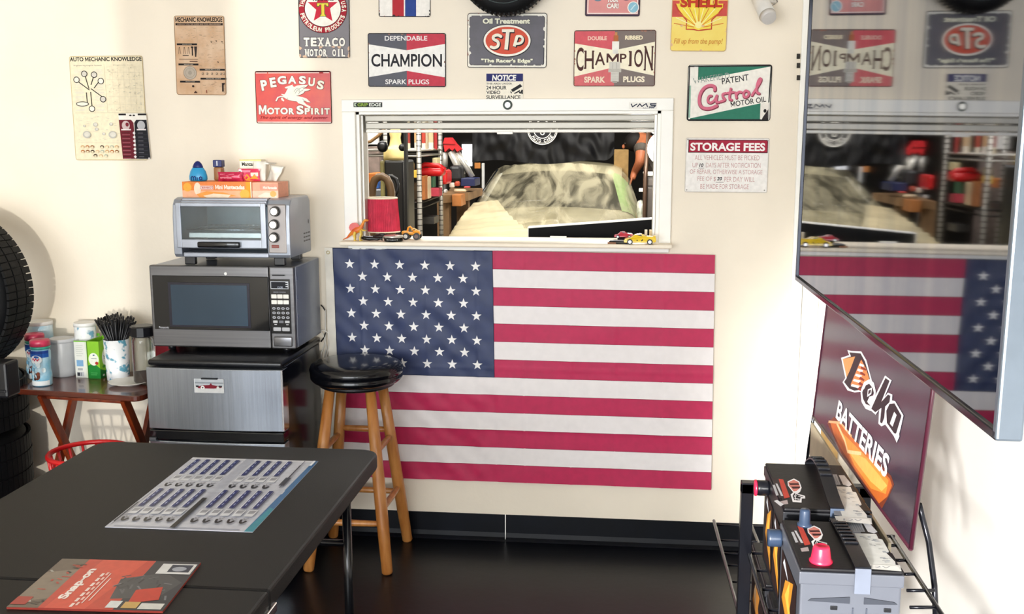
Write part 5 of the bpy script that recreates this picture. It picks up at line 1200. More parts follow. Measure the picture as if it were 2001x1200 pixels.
# flame printed labels on the left faces
for tt_, hh_, ys_ in ((t, .86, [(-.085, .09)]), (t2, .866, [(-.12, -.02), (.0, .11)])):
    x = -((.482-.306)/2 if tt_ is t else (.490-.318)/2)+.002
    p = Print(tt_, lambda y, z: Vector((x, y, z)), (-1, 0, 0), z0=.0004); p.cur = 'flame_label'
    for ya, yb_ in ys_:
        w_ = yb_-ya
        p.poly([(ya, .02), (yb_, .02), (yb_, .17), (ya, .17)], '2a1a18').poly([(ya, .03), (ya+w_*.9, .08), (ya+w_*.7, .13), (ya+w_*.2, .16), (ya+w_*.35, .1)], 'c8882c').poly([(ya+w_*.1, .06), (ya+w_*.7, .1), (ya+w_*.4, .15), (ya+w_*.45, .11)], 'e8b84c').poly([(ya+w_*.5, .14), (ya+w_*.9, .15), (ya+w_*.8, .165)], 'c8ccd4')
    p.done()
# lower tier
t3, _, l3 = battery('dark battery on the lower wire tray, nearest the front post', .325, .495, -1.98, -1.72, .595, .405, caseb, 0, group='batteries on the lower tray', detail=False)
t4, _, l4 = battery('dark battery on the lower wire tray, farther back under the arched strap battery', .325, .495, -1.68, -1.42, .590, .400, caseb, 0, group='batteries on the lower tray', detail=False)
for tt_ in (t3, t4):
    p = Print(tt_, lambda y, z: Vector((-.0835, y, z)), (-1, 0, 0), z0=.0004); p.cur = 'flame_label'
    p.poly([(-.11, .02), (.11, .02), (.11, .15), (-.11, .15)], '241818').poly([(-.09, .03), (.08, .06), (.04, .12), (-.05, .13), (-.02, .08)], 'b87a34').poly([(.02, .05), (.06, .09), (.03, .13)], 'e8c8a0').done()

# ------------------------------------------------------------------ battery sign on the rack
bl = Vector((.516, -1.120, .838)); br = Vector((.516, -2.118, .862))
u_ = (br-bl).normalized(); v_ = Vector((.077, 0, 1)).normalized(); v_ = (v_-u_*v_.dot(u_)).normalized(); n_ = u_.cross(v_)
if n_.x > 0: n_ = -n_
SW, SHT = (br-bl).length, .60
sg = thing('display_sign', 'large dark purple battery sign standing on the rack under the screen', 'sign', bl)
M = Matrix.Identity(4)
for i in range(3): M[i][0] = u_[i]; M[i][1] = v_[i]; M[i][2] = n_[i]
MB().prism(rrect(0, 0, SW, SHT, .01), -.003, 0, M=M).build('panel', sg, mat('aubergine_gloss', '332b38', .2, var=.15, scale=3, col2='4a3c4a'))
b = MB()
for a_, c_ in (((0, 0), (SW, 0)), ((0, 0), (0, SHT)), ((SW, 0), (SW, SHT))): b.tube([M @ Vector((*a_, -.0015)), M @ Vector((*c_, -.0015))], .0042, 6)
b.build('edge_frame', sg, mat('sign_edge', '3a1422', .3))
uv = lambda x, y: (lambda q: (q.dot(u_), q.dot(v_)))(onP(1590+x/3.75, 640+y/3.75, bl, n_)-bl)
p = Print(sg, lambda u, v: u_*u+v_*v, n_, z0=.0003, rough=.3)
P3 = lambda L: [uv(*q) for q in L]
p.part('flame').poly(P3([(100, 700), (150, 655), (200, 700), (260, 790), (330, 850), (450, 960), (570, 1090), (590, 1150), (560, 1220), (500, 1330), (430, 1250), (300, 1060), (200, 920)]), '7c3a26')
p.poly(P3([(120, 690), (190, 690), (240, 760), (420, 950), (560, 1110), (575, 1160), (540, 1240), (480, 1290), (330, 1080), (220, 920), (150, 790)]), 'c8682e').poly(P3([(200, 760), (300, 860), (430, 990), (550, 1120), (530, 1220), (420, 1180), (300, 1010), (260, 920)]), 'e2903c').poly(P3([(250, 900), (380, 960), (480, 1080), (540, 1160), (500, 1200), (420, 1130), (320, 1000)]), 'f0b45c')
p.stroke(P3([(170, 700), (230, 830), (250, 910), (350, 925)]), .008, 'f0c890').stroke(P3([(110, 690), (200, 700), (280, 800)]), .006, 'e8b080')
p.part('emblem').poly(P3([(248, 165), (275, 172), (350, 175), (388, 240), (430, 395), (385, 440), (345, 472), (300, 476), (250, 462), (213, 402), (233, 370), (202, 222), (262, 203)]), 'f6f2f4')
p.poly(P3([(262, 182), (345, 190), (378, 250), (405, 340), (418, 392), (380, 430), (340, 458), (300, 464), (262, 448), (224, 400), (244, 370), (214, 232), (275, 212)]), '2a1f26')
p.poly(P3([(215, 232), (306, 212), (265, 320), (243, 366)]), 'f0a060').poly(P3([(350, 235), (385, 300), (412, 385), (375, 425), (315, 442), (272, 418)]), 'e8884c')
for k in range(5):
    y = 262+k*38; p.poly(P3([(342-k*15, y), (372-k*8, y+14), (366-k*9, y+32), (334-k*15, y+16)]), 'f8ece8'); p.poly(P3([(352-k*4, y+22), (388-k*6, y+44), (384-k*8, y+56), (346-k*6, y+38)]), '8a2c1c')
p.stroke(P3([(352, 470), (372, 420), (410, 400), (440, 425), (452, 480), (440, 520), (400, 530), (405, 545), (440, 560), (420, 590), (385, 575), (358, 530)]), .0125, 'f6f2f4', closed=True)
p.poly(P3([(362, 475), (385, 425), (410, 412), (432, 440), (440, 480), (415, 500), (395, 545), (420, 575), (385, 562), (366, 525)]), '2a1f26').poly(P3([(400, 455), (432, 440), (425, 490), (395, 510)]), 'f6f2f4').poly(P3([(405, 462), (424, 455), (420, 480), (402, 492)]), '2a1f26')
KA = [(527, 352), (575, 388), (522, 512), (548, 478), (580, 492), (578, 535), (600, 540), (662, 645), (640, 745), (612, 842), (590, 795), (528, 712), (500, 725), (478, 705), (484, 600), (458, 640), (412, 600), (455, 500)]
p.poly(P3(KA), 'f6f2f4'); cx_, cy_ = 545, 600
p.poly(P3([(530, 370), (560, 392), (500, 545), (548, 492), (566, 500), (560, 548), (528, 580), (522, 660), (505, 705), (490, 695), (500, 590), (455, 622), (426, 596), (466, 505)]), '2a1f26')
p.poly(P3([(560, 560), (596, 556), (648, 648), (608, 780), (592, 775), (540, 700), (536, 610)]), '2a1f26').poly(P3([(594, 618), (612, 642), (582, 728), (562, 704)]), 'f6f2f4').poly(P3([(598, 790), (628, 750), (632, 800), (612, 846)]), 'f6f2f4')
a0 = uv(188, 525); a1 = uv(158, 655); a2 = uv(562, 950); a3 = uv(520, 1100)
u0, u1 = (a1[0]+a0[0])/2, (a2[0]+a3[0])/2+.01; v0 = (a1[1]+a3[1])/2; v1 = v0+.5*((a0[1]-a1[1])+(a2[1]-a3[1]))
p2 = Print(sg, lambda u, v: u_*u+v_*v, n_, z0=.0012, rough=.3); p2.cur = 'lettering'
fnL = p2.fn; p2.fn = lambda u, v: fnL(u, v0+v1-v)
p2.text('BATTERIES', u0, v0, u1, v1, 'f8f6f6', .03, .15); p2.done(); p.done()
# price strip behind the batteries: beige backing board of the rack
t = thing('backing_board', 'beige board strip standing between the batteries and the purple sign', 'board', (.507, -1.6, .64))
MB().box(.500, .506, -2.03, -1.18, .64, .838, r=.001).build('board', t, mat('beige_board', 'b9ad92', .5), world=True)
# cardboard leaning in the corner
c = onY(1619, 900, -.03)
t = thing('cardboard_sheet', 'brown cardboard sheet leaning in the corner beside the white casing', 'cardboard', (c.x, -.04, 0))
MB().box(c.x-.035, c.x+.03, -.045, -.038, 0, .75, r=.001).build('sheet', t, mat('cardboard', 'a5834f', .7, var=.12, scale=20), world=True)

# ------------------------------------------------------------------ toys and things on the sill
SZ = WZ0
def onS(x, y): return onZ(x, y, SZ)
# lamp with red pleated shade
LY = .10; c = Vector((onY(746, 430, LY).x, LY, SZ))
t = thing('table_lamp', 'small lamp with a red pleated fabric shade at the left of the sill', 'lamp', c)
zb_, zt_ = onY(746, 452, LY).z-SZ, onY(746, 387, LY).z-SZ; rb = (onY(782, 450, LY)-onY(713, 450, LY)).length/2; rt = (onY(775, 390, LY)-onY(715, 390, LY)).length/2
b = MB(); n = 120
for i in range(n):
    for r_, z in ():
        pass
rings = []
for r_, z in ((rb, zb_), (rb*.5+rt*.5, (zb_+zt_)/2), (rt, zt_)):
    rings.append([b.bm.verts.new(((r_+(.0012 if i % 2 else -.0012)+.0008*math.sin(i*1.7))*math.cos(2*PI*i/n), (r_+(.0012 if i % 2 else -.0012))*math.sin(2*PI*i/n)*.8, z)) for i in range(n)])
for A, B in zip(rings, rings[1:]):
    for i in range(n): b.face([A[i], A[(i+1) % n], B[(i+1) % n], B[i]])
b.build('shade', t, mat('shade_red', 'cc2c4a', .7, var=.15, scale=30), solid=.0012)
cr_ = mat('trim_cream', 'efe2c8', .6)
MB().tube([(rt*math.cos(i*PI/20), rt*.8*math.sin(i*PI/20), zt_) for i in range(40)], .0035, 8, closed=True).build('top_trim', t, cr_)
MB().tube([(rb*math.cos(i*PI/20), rb*.8*math.sin(i*PI/20), zb_) for i in range(40)], .0028, 8, closed=True).build('bottom_trim', t, cr_)
b = MB()
for k in range(3): a = 2*PI*k/3+.4; b.cyl((0, 0, zt_-.006), (rt*math.cos(a), rt*.8*math.sin(a), zt_-.002), .0012, n=6)
b.tube([(.009*math.cos(i*PI/8), .009*math.sin(i*PI/8), zt_-.006) for i in range(16)], .0015, 6, closed=True); b.build('spider', t, cr_)
MB().lathe([(0, 0), (.05, 0), (.052, .004), (.03, .010), (.012, .014), (.009, zb_), (.010, zt_-.03), (0, zt_-.03)], 28).build('base', t, blk)
# dinosaur
c = onS(697, 471); c.y = -.045; c.x = onY(694, 460, -.045).x
t = thing('toy_dinosaur', 'orange and yellow sail-backed toy dinosaur at the left end of the sill', 'toy', (c.x, c.y, SZ))
q = lambda x, y, dy=0: (lambda v: Vector((v.x-c.x, dy, v.z-SZ)))(onY(670+x/10.91, 370+y/10.91, c.y))
DN = Vector((0, 0, -q(300, 1075).z))
om = mat('dino_skin', 'f0a02c', .4, var=.3, scale=30, col2='e4642c', cut=(.4, .6)); yl = mat('dino_yellow', 'f2d060', .4)
MB().tube([q(0, 1050)+DN, q(90, 1010)+DN, q(160, 940)+DN, q(230, 880)+DN, q(300, 850)+DN, q(370, 820)+DN, q(410, 750)+DN, q(440, 680)+DN, q(470, 640)+DN, q(545, 645)+DN], [.0012, .003, .006, .010, .0125, .010, .006, .005, .0055, .0035], 12).ball(tuple(q(490, 640)+DN), (.007, .004, .0045)).build('body', t, om)
for s_ in (-1, 1):
    MB().tube([q(270, 880, s_*.006)+DN, q(245, 960, s_*.008)+DN, q(262, 1020, s_*.008)+DN, q(250, 1072, s_*.008)+DN, q(300, 1076, s_*.008)+DN], [.006, .005, .0032, .003, .002], 8).build('leg', t, yl)
    MB().tube([q(380, 850, s_*.005)+DN, q(395, 940, s_*.007)+DN, q(370, 1000, s_*.007)+DN, q(375, 1072, s_*.007)+DN, q(420, 1076, s_*.007)+DN], [.005, .004, .003, .003, .002], 8).build('leg', t, yl)
    MB().tube([q(400, 830, s_*.005)+DN, q(450, 860, s_*.009)+DN, q(500, 855, s_*.01)+DN], [.003, .002, .0012], 6).build('arm', t, yl)
b = MB(); P = [(150, 860), (128, 790), (150, 730), (200, 695), (260, 688), (310, 705), (350, 750), (370, 800), (300, 830), (220, 850)]
b.prism([(x, y) for x, y in [( (q(*k)+DN).x, (q(*k)+DN).z) for k in P]], -.001, .001, M=Matrix(((1, 0, 0, 0), (0, 0, 1, 0), (0, 1, 0, 0), (0, 0, 0, 1)))); b.build('sail', t, mat('dino_sail', 'e86a64', .45))
# black can opener / handle and round tin
c = onS(733, 471); c.y = -.055
t = thing('pipe_tool', 'black hand tool with a curved handle lying under the lamp', 'tool', (onY(733, 465, -.055).x, -.055, SZ))
c = t.location.copy(); z_ = lambda x, y, r_=.006: (lambda v: Vector((v.x-c.x, 0, r_)))(onY(670+x/10.91, 370+y/10.91, c.y))
MB().tube([z_(390, 1000, .012), z_(450, 1000, .012), z_(560, 1010, .009), z_(680, 1010, .009), z_(740, 990, .008), z_(800, 960, .012), z_(850, 990, .01)], [.004, .008, .0075, .006, .006, .006, .009], 12).build('handle', t, blks)
MB().tube([z_(470, 1000, .019), z_(640, 1010, .0175)], .0015, 6).build('handle_inlay', t, mat('pale_inlay', 'c9ccd8', .3))
c = Vector((onY(769, 465, -.05).x, -.05, SZ))
t = thing('round_tin', 'low round black tin with a shiny lid in front of the lamp', 'tin', c)
MB().lathe([(0, 0), (.034, 0), (.036, .003), (.036, .014), (0, .014)], 32).build('base', t, blks)
MB().lathe([(.036, .0145), (.038, .016), (.0375, .021), (.034, .023), (0, .0235)], 32).build('lid', t, mat('tin_lid', 'd8d2c8', .25, .6))
for k in range(6): a = -PI/2-.5+k*.22; MB().ball((.0362*math.cos(a), .0362*math.sin(a), .008), .002, n=8).build('stud', t, wht)
# toy vehicles
def wheel(t, x, y, r_, wd, tm, hm):
    w_ = MB().cyl((x, y-wd/2, r_), (x, y+wd/2, r_), r_, n=20, m=tm).build('wheel', t, tm)
    MB().cyl((x, y-wd/2-.0006, r_), (x, y+wd/2+.0006, r_), r_*.58, n=14).build('hub', w_, hm)
ywm = mat('toy_orange', 'f0a028', .3, var=.1); ywc = mat('toy_yellow', 'f2cc1c', .2, var=.05, coat=.4); tyb = mat('toy_tyre', '15141a', .5)
c = Vector((onY(804, 465, .03).x, .03, SZ))
t = thing('toy_buggy', 'orange toy dune buggy with big black wheels right of the lamp', 'toy', c)
MB().box(-.036, .036, -.013, .013, .018, .029, r=.005, seg=3).box(-.036, -.012, -.016, .016, .022, .033, r=.004, seg=3).box(.008, .034, -.015, .015, .024, .036, r=.006, seg=3).build('body', t, ywm)
MB().tube([(-.016, 0, .03), (-.012, 0, .046), (-.004, 0, .050), (.002, 0, .044), (.008, 0, .034)], .0035, 8).build('roll_bar', t, ywm)
MB().tube([(.002, -.008, .036), (.012, -.008, .044), (.026, -.008, .036)], .0025, 8).build('engine_pipe', t, mat('toy_pale', 'f4d08a', .3))
for x in (-.018, .024):
    for s_ in (-1, 1): wheel(t, x, s_*.02, .0135, .012, tyb, wht if x < 0 else mat('toy_hub_dark', '5a3a30', .4))
def toycar(name, label, c, L, col, rz, z_off=0, cat='toy', rise=1):
    t = thing(name, label, cat, (c.x, c.y, SZ+z_off), rz)
    s_ = L/.10; pf = [(-.05, .008), (-.0495, .014), (-.044, .0185), (-.030, .021), (-.016, .031*rise), (.006, .0325*rise), (.022, .026), (.044, .025), (.050, .023), (.0505, .010), (.046, .007), (-.046, .006)]
    b = MB(); A = [[b.bm.verts.new((x*s_, y*s_*(.8 if z > .024 else 1), z*s_)) for x, z in pf] for y in (-.021, -.0185, .0185, .021)]
    for j in range(3):
        for i in range(len(pf)): b.face([A[j][i], A[j][(i+1) % len(pf)], A[j+1][(i+1) % len(pf)], A[j+1][i]], None, False)
    b.face(A[0]); b.face(A[3][::-1]); b.build('body', t, col, bevel=.0012)
    MB().prism([(-.026*s_, .0215*s_), (-.014*s_, .0295*s_*rise), (.004*s_, .031*s_*rise), (.012*s_, .0225*s_)], -.0172*s_, .0172*s_, M=Matrix(((1, 0, 0, 0), (0, 0, 1, 0), (0, 1, 0, 0), (0, 0, 0, 1)))).build('windows', t, mat('toy_glass', '2a2420', .1))
    for x in (-.031, .031):
        for y in (-.0205, .0205): wheel(t, x*s_, y*s_, .0088*s_, .005*s_, tyb, mat('toy_hub', 'e8e2dc', .25, .4))
    return t
c = Vector((onY(1250, 476, -.07).x, -.07, SZ))
t = toycar('toy_car', 'yellow toy sports car with a rear wing on the right of the sill', c, .118, ywc, 0)
MB().box(.05, .060, -.022, .022, .031, .0335, r=.001).box(.052, .056, -.02, -.017, .026, .032).box(.052, .056, .017, .02, .026, .032).build('rear_wing', t, ywc)
p = Print(t, lambda x, y: Vector((x, -.0250, y)), (0, -1, 0), z0=.0004); p.cur = 'side_mark'; p.poly([(.006, .012), (.012, .018), (.010, .021), (.005, .016)], '1c1814').rect(-.012, .014, -.008, .018, '3a3428').done()
c = Vector((onY(1218, 465, -.03).x, -.01, SZ))
t = thing('toy_plinth', 'clear topped black display stand under the red toy car', 'stand', (c.x+.004, c.y, SZ))
MB().box(-.026, .026, -.016, .016, 0, .016, r=.002).build('base', t, blks)
toycar('toy_car', 'red toy coupe raised on a small stand above the black wallet', Vector((c.x, c.y, 0)), .070, mat('toy_red', 'c42c40', .25, coat=.4), .05, .0165, rise=1.1)
c = onS(1214, 474)
t = thing('wallet', 'black flat case with a white edge lying beside the yellow toy car', 'wallet', (onY(1213, 472, -.055).x, -.055, SZ), -.25)
MB().box(-.040, .038, -.022, .022, .001, .011, r=.003).build('case', t, blks); MB().box(-.036, .034, -.019, .019, .0112, .0125, r=.0005).build('card_face', t, mat('case_grey', 'c4c6ca', .3)); MB().box(-.026, .020, -.012, .010, .0126, .0132).build('display_area', t, mat('case_dark', '54565e', .3))
MB().box(-.044, -.012, -.025, -.0225, .0, .006, r=.001).build('brown_edge', t, mat('leather_brown', '8a5a3c', .6))
for k, (px, w_, h_, lb, col) in enumerate(((1262.5, .010, .014, 'tiny white wooden block behind the yellow toy car', 'efe6d2'), (1274, .020, .016, 'small cream and tan wooden block nearest the right jamb', 'e2cfa8'))):
    x = onY(px, 455, .02).x; t = thing('wooden_block', lb, 'block', (x, .04, SZ)); z_ = onY(px, 449+k*0, .04).z-SZ
    MB().box(-w_/2, w_/2, -.006, .006, 0, z_, r=.001).build('block', t, ink(col))
# black screen lying on edge just behind the sill, with a white tag in front
c0, c1 = onY(1033, 446, .24), onY(1287, 428, .24)
t = thing('dark_monitor', 'long black glossy monitor with a white top edge standing behind the sill', 'panel', ((c0.x+c1.x)/2, .25, 0))
zl = 1.10
b = MB(); Vp = Matrix(((1, 0, 0, 0), (0, 0, 1, 0), (0, 1, 0, 0), (0, 0, 0, 1)))
zl = 0
MB().prism([(c0.x, zl), (c1.x, zl), (c1.x, c1.z), (c0.x, c0.z)], .24, .30, M=Vp).build('face', t, mat('panel_black', '040406', .6, spec=.15), world=True)
MB().prism([(c0.x-.001, c0.z), (c1.x, c1.z), (c1.x, c1.z+.004), (c0.x-.001, c0.z+.004)], .236, .30, M=Vp).build('top_edge', t, wht, world=True)
MB().box(c0.x-.004, c0.x, .236, .30, zl, c0.z+.004).build('side_edge', t, wht, world=True)
a0, a1 = onY(1075, 464, .14), onY(1107, 461.5, .14)
t = thing('paper_tag', 'small white paper tag standing at the back of the sill', 'tag', ((a0.x+a1.x)/2, .14, SZ))
MB().box(a0.x, a1.x, .139, .1405, SZ, max(a1.z, SZ+.008)).build('tag', t, wht, world=True)
# ------------------------------------------------------------------ workshop behind the pass-through
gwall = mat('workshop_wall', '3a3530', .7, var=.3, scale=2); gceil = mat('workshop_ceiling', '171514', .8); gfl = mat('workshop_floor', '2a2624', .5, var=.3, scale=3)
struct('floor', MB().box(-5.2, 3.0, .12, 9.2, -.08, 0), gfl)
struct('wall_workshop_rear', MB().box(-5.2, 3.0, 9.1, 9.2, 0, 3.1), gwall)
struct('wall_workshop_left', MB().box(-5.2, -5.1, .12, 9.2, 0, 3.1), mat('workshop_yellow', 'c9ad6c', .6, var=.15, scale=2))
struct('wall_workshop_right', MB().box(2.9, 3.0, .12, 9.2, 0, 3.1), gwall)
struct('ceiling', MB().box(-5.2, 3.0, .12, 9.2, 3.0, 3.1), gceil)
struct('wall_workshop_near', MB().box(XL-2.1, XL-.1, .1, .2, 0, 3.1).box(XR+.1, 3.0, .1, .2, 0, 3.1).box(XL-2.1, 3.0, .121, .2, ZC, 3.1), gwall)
def fx(x, s, off): return off[0]+x/s
Q = lambda x, y, Y: onY(700+x/5.2174, 250+y/5.2174, Y)      # 5.217x zoom of the left half of the opening
Q2 = lambda x, y, Y: onY(900+x/5.0, 250+y/5.0, Y)           # 5x zoom of the right half
def wbox(name, label, cat, a, b_, depth, m, group=None, z0=None, parts=None, r=.004):
    """box from pixel corner a (top left) to b (bottom right) on the plane Y, extended backwards"""
    z = z0 if z0 is not None else b_.z
    t = thing(name, label, cat, ((a.x+b_.x)/2, a.y+depth/2, z), 0, group)
    MB().box(a.x, b_.x, a.y, a.y+depth, z, a.z, r=r).build('body', t, m, world=True); return t
# covered car -------------------------------------------------------
car = thing('covered_car', 'car under clear plastic sheeting in the workshop, seen through the opening', 'car', (-.45, 3.6, 0))
rows = [(322, 956, 1226, 4.05), (345, 940, 1236, 3.8), (370, 922, 1246, 3.45), (393, 904, 1256, 3.12), (405, 893, 1262, 2.95), (420, 878, 1270, 2.7), (438, 864, 1279, 2.35), (455, 852, 1286, 2.05), (470, 842, 1292, 1.85), (492, 836, 1296, 1.78)]
def csurf(u, v, off=0):
    k = v*(len(rows)-1); i = min(int(k), len(rows)-2); f = k-i
    a_ = [rows[i][j]*(1-f)+rows[i+1][j]*f for j in range(4)]
    mid = onY((a_[1]+a_[2])/2, a_[0], a_[3]); wid = (onY(a_[2], a_[0], a_[3])-onY(a_[1], a_[0], a_[3])).length
    s_ = (u-.5)*2; crown = -.05*s_*s_-.22*max(0, abs(s_)-.86)**1.0/.14*(.25+.75*v)*abs(s_)
    return Vector((mid.x+s_*wid/2, mid.y+.08*abs(s_)**2, mid.z+crown+off))
silv = mat('car_silver_green', 'b5ac8c', .35, .1, var=.05, coat=.5)
MB().sheet(lambda u, v: csurf(.02+.96*u, .34+.66*v, -.035), 24, 22).build('hood', car, silv, world=True)
MB().sheet(lambda u, v: csurf(.09+.80*u, .02+.31*v, -.035), 16, 10).build('windshield', car, mat('windshield_dark', '0e0d0a', .4, spec=.1), world=True)
MB().sheet(lambda u, v: csurf(u*.09, .0+.36*v, -.03), 4, 10).build('pillar', car, mat('pillar_white', 'e4e2d4', .3), world=True)
MB().sheet(lambda u, v: csurf(.88+u*.12, .0+.36*v, -.03), 4, 10).build('pillar', car, mat('pillar_green', '9cb878', .25, coat=.4), world=True)
rf = [(-.0, 0)]
MB().sheet(lambda u, v: csurf(.05+.9*u, .02, -.03)+Vector((0, v*1.3, .05*math.sin(PI*v*.6))), 16, 8).build('roof', car, silv, world=True)
for s_ in (0, 1):
    MB().sheet(lambda u, v: (lambda q: Vector((q.x+(.04 if s_ else -.04)*v, q.y, q.z*(1-v)+.28*v)))(csurf(.0+s_, .0+u, -.05)), 26, 4).build('side', car, silv, world=True)
MB().tube([csurf(.10, .30, -.01), csurf(.28, .335, -.0), csurf(.46, .325, -.005)], .008, 6).build('wiper', car, blk, world=True)
MB().tube([csurf(.06, .02, .02), csurf(.045, .12, .02), csurf(.03, .26, .025)], .010, 6).build('trim_strip', car, blk, world=True)
for sx in (0, 1):
    for yy in (2.5,):
        c = csurf(sx, .6); MB().cyl((c.x-.1 if sx else c.x-.08, yy, .32), (c.x+.08 if sx else c.x+.1, yy, .32), .32, n=28).build('wheel', car, rub, world=True)
# plastic sheet with folds
def wrinkle(u, v):
    h = .012*mnoise.noise(Vector((u*4, v*3, 3)))+.012*abs(mnoise.noise(Vector((u*13, v*2.2, 9))))+.003*mnoise.noise(Vector((u*30, v*10, 1)))
    if v > .62 and u < .55: h += .016*math.sin(v*95+6*mnoise.noise(Vector((u*3, v*2, 5))))
    return h
pl = bpy.data.materials.new('plastic_sheet'); pl.use_nodes = True; nt = pl.node_tree; bb_ = nt.nodes['Principled BSDF']
bb_.inputs['Base Color'].default_value = (*lin('d2c8a8'), 1); bb_.inputs['Roughness'].default_value = .3; bb_.inputs['Coat Weight'].default_value = .2; bb_.inputs['Coat Roughness'].default_value = .12
tc = nt.nodes.new('ShaderNodeTexCoord'); nz = nt.nodes.new('ShaderNodeTexNoise'); nz.inputs['Scale'].default_value = 2.6; nz.inputs['Detail'].default_value = 6; nz.inputs['Distortion'].default_value = 1.2
cr = nt.nodes.new('ShaderNodeValToRGB'); cr.color_ramp.elements[0].position = .38; cr.color_ramp.elements[1].position = .60; cr.color_ramp.elements[0].color = (.10, .10, .10, 1); cr.color_ramp.elements[1].color = (.62, .62, .62, 1)
mpp = nt.nodes.new('ShaderNodeMapping'); mpp.inputs['Scale'].default_value = (2.2, .5, .5); nt.links.new(tc.outputs['Object'], mpp.inputs[0]); nt.links.new(mpp.outputs[0], nz.inputs['Vector']); nt.links.new(nz.outputs['Fac'], cr.inputs[0]); nt.links.new(cr.outputs[0], bb_.inputs['Alpha'])
ps_ = thing('plastic_sheet', 'wrinkled translucent plastic sheet draped over the car in the workshop', 'sheet', (-.45, 2.5, 0))
MB().sheet(lambda u, v: csurf(-.01+1.02*u, -.0+v, .012+wrinkle(u, v)), 150, 110).build('drape', ps_, pl, world=True)
# masking paper over the fenders
mp_ = thing('masking_cover', 'beige masking cloth over the left front of the covered car', 'cloth', (-.9, 2.2, 0))
MB().sheet(lambda u, v: csurf(-.02+.50*u*(.45+.55*v), .42+.58*v, .05+.4*wrinkle(u*.42, .3)+.014*math.sin(v*55+2.5*u)*v), 60, 60).build('cloth', mp_, mat('masking_beige', 'b9ac8a', .6, var=.08, scale=6), world=True)
# hanging black cover with round emblem ---------------------------------
YH = 2.5
hb = thing('black_drape', 'black garment bag-like drape with a round white emblem, hanging above the covered car', 'drape', Q2(700, 300, YH))
h0, h1 = Q2(110, -60, YH), Q2(1500, 335, YH)
def hfn(u, v, o=0):
    x = h0.x+(h1.x-h0.x)*u; zt = h0.z+.25; zb_ = h1.z+.012*math.sin(u*9)+(.05*max(0, (u-.93)/.07)**2)
    return Vector((x, YH+.03*mnoise.noise(Vector((u*7, v*2, 0)))+.02*mnoise.noise(Vector((u*18, v*6, 4)))+o, zt+(zb_-zt)*v))
MB().sheet(hfn, 70, 30).build('fabric', hb, mat('drape_black', '08080b', .5, spec=.25, var=.4, scale=5), world=True)
ce = Q2(800, 15, YH-.06); o_ = hb.location; er = (Q2(960, 15, YH)-Q2(800, 15, YH)).length*.92
p = Print(hb, lambda x, y: Vector((ce.x-o_.x+x*er, ce.y-o_.y, ce.z-o_.z-y*er)), (0, -1, 0)); p.dz = .0002; p.cur = 'emblem'
p.ell(0, 0, 1, 1, 'e8e6e0', 48).ell(0, 0, .94, .94, '101014', 48).ring(0, 0, .90, .90, .03, 'e8e6e0', 48).ell(0, 0, .60, .60, 'e8e6e0', 40).ell(0, 0, .55, .55, '16161c', 40).ell(0, .22, .15, .15, 'e8e6e0', 20).ell(0, .22, .09, .09, '16161c', 16).arc('AUTO CARE', 0, 0, .75, 142, 38, .2, 'e8e6e0', .02, inward=True, wid=.75); p.done()
MB().cyl((h0.x-.05, YH, h0.z+.26), (h1.x+.05, YH, h0.z+.26), .012, n=10).build('rail', hb, chrome, world=True)
for x in (h0.x, h1.x): MB().cyl((x, YH, h0.z+.26), (x, YH, 3.0), .006, n=8).build('hanger', hb, chrome, world=True)
# wire shelf unit -------------------------------------------------------
YS = 1.55
su = thing('wire_shelf', 'chrome and black wire shelving unit crowded with workshop bottles', 'shelf', Q(620, 900, YS))
pm = mat('shelf_post', 'b8b4ac', .35, .5); pmd = mat('shelf_dark', '26221f', .4, .5)
xa_, xb_ = Q(622, 500, YS).x, Q(840, 500, YS+.9).x
zsh = {k: Q(700, y, YS+.2).z for k, y in (('top', 215), ('low', 745))}
lp = Q(622, 500, YS); rp = Q(840, 500, YS+.75); bp = Q(500, 500, YS+.35)
zt_s, zl_s = Q(740, 225, YS+.4).z, Q(640, 770, YS).z
for q in (lp, rp, Vector((lp.x-.36, YS+.1, 0)), Vector((rp.x-.36, rp.y+.1, 0))):
    pt = MB().cyl((q.x, q.y, 0), (q.x, q.y, 2.2), .013, n=10); 
    pt.build('post', su, pm, world=True)
    b = MB()
    for k in range(36): b.cyl((q.x, q.y, .8+k*.03), (q.x, q.y, .804+k*.03), .0142, n=8)
    tag(b.build('post_groove', su, pmd, world=True), kind='stuff')
for z in (zt_s, zl_s, zl_s-.75):
    P = [(lp.x, lp.y), (rp.x, rp.y), (rp.x-.36, rp.y+.1), (lp.x-.36, lp.y+.1)]
    sf_ = MB().prism(P, z-.004, z, None); sf_.build('shelf_deck', su, pmd if z != zt_s else pm, world=True)
    b = MB()
    for i in range(4):
        a_ = P[i]; c_ = P[(i+1) % 4]; b.tube([(a_[0], a_[1], z+.002), (c_[0], c_[1], z+.002)], .005, 6).tube([(a_[0], a_[1], z-.028), (c_[0], c_[1], z-.028)], .005, 6)
    b.build('shelf_rim', su, pm if z == zt_s else pmd, world=True)
def sbottle(label, a, w_px, z, h, col, capc, grp='bottles on the wire shelf', lab=None):
    r_ = w_px/5.2174/2/F_PX*(a.y-CAM.y); t = thing('bottle', label, 'bottle', (a.x, a.y, z), 0, grp)
    MB().lathe([(0, 0), (r_*.95, 0), (r_, .006), (r_, h*.68), (r_*.45, h*.84), (r_*.42, h*.9)], 18).build('bottle_body', t, mat('bot_'+col, col, .35))
    MB().lathe([(r_*.5, h*.88), (r_*.5, h), (0, h)], 14).build('cap', t, mat('cap_'+capc, capc, .4))
    if lab: MB().lathe([(r_*1.02, h*.15), (r_*1.02, h*.55)], 18, cap=False).build('label', t, mat('lab_'+lab, lab, .5))
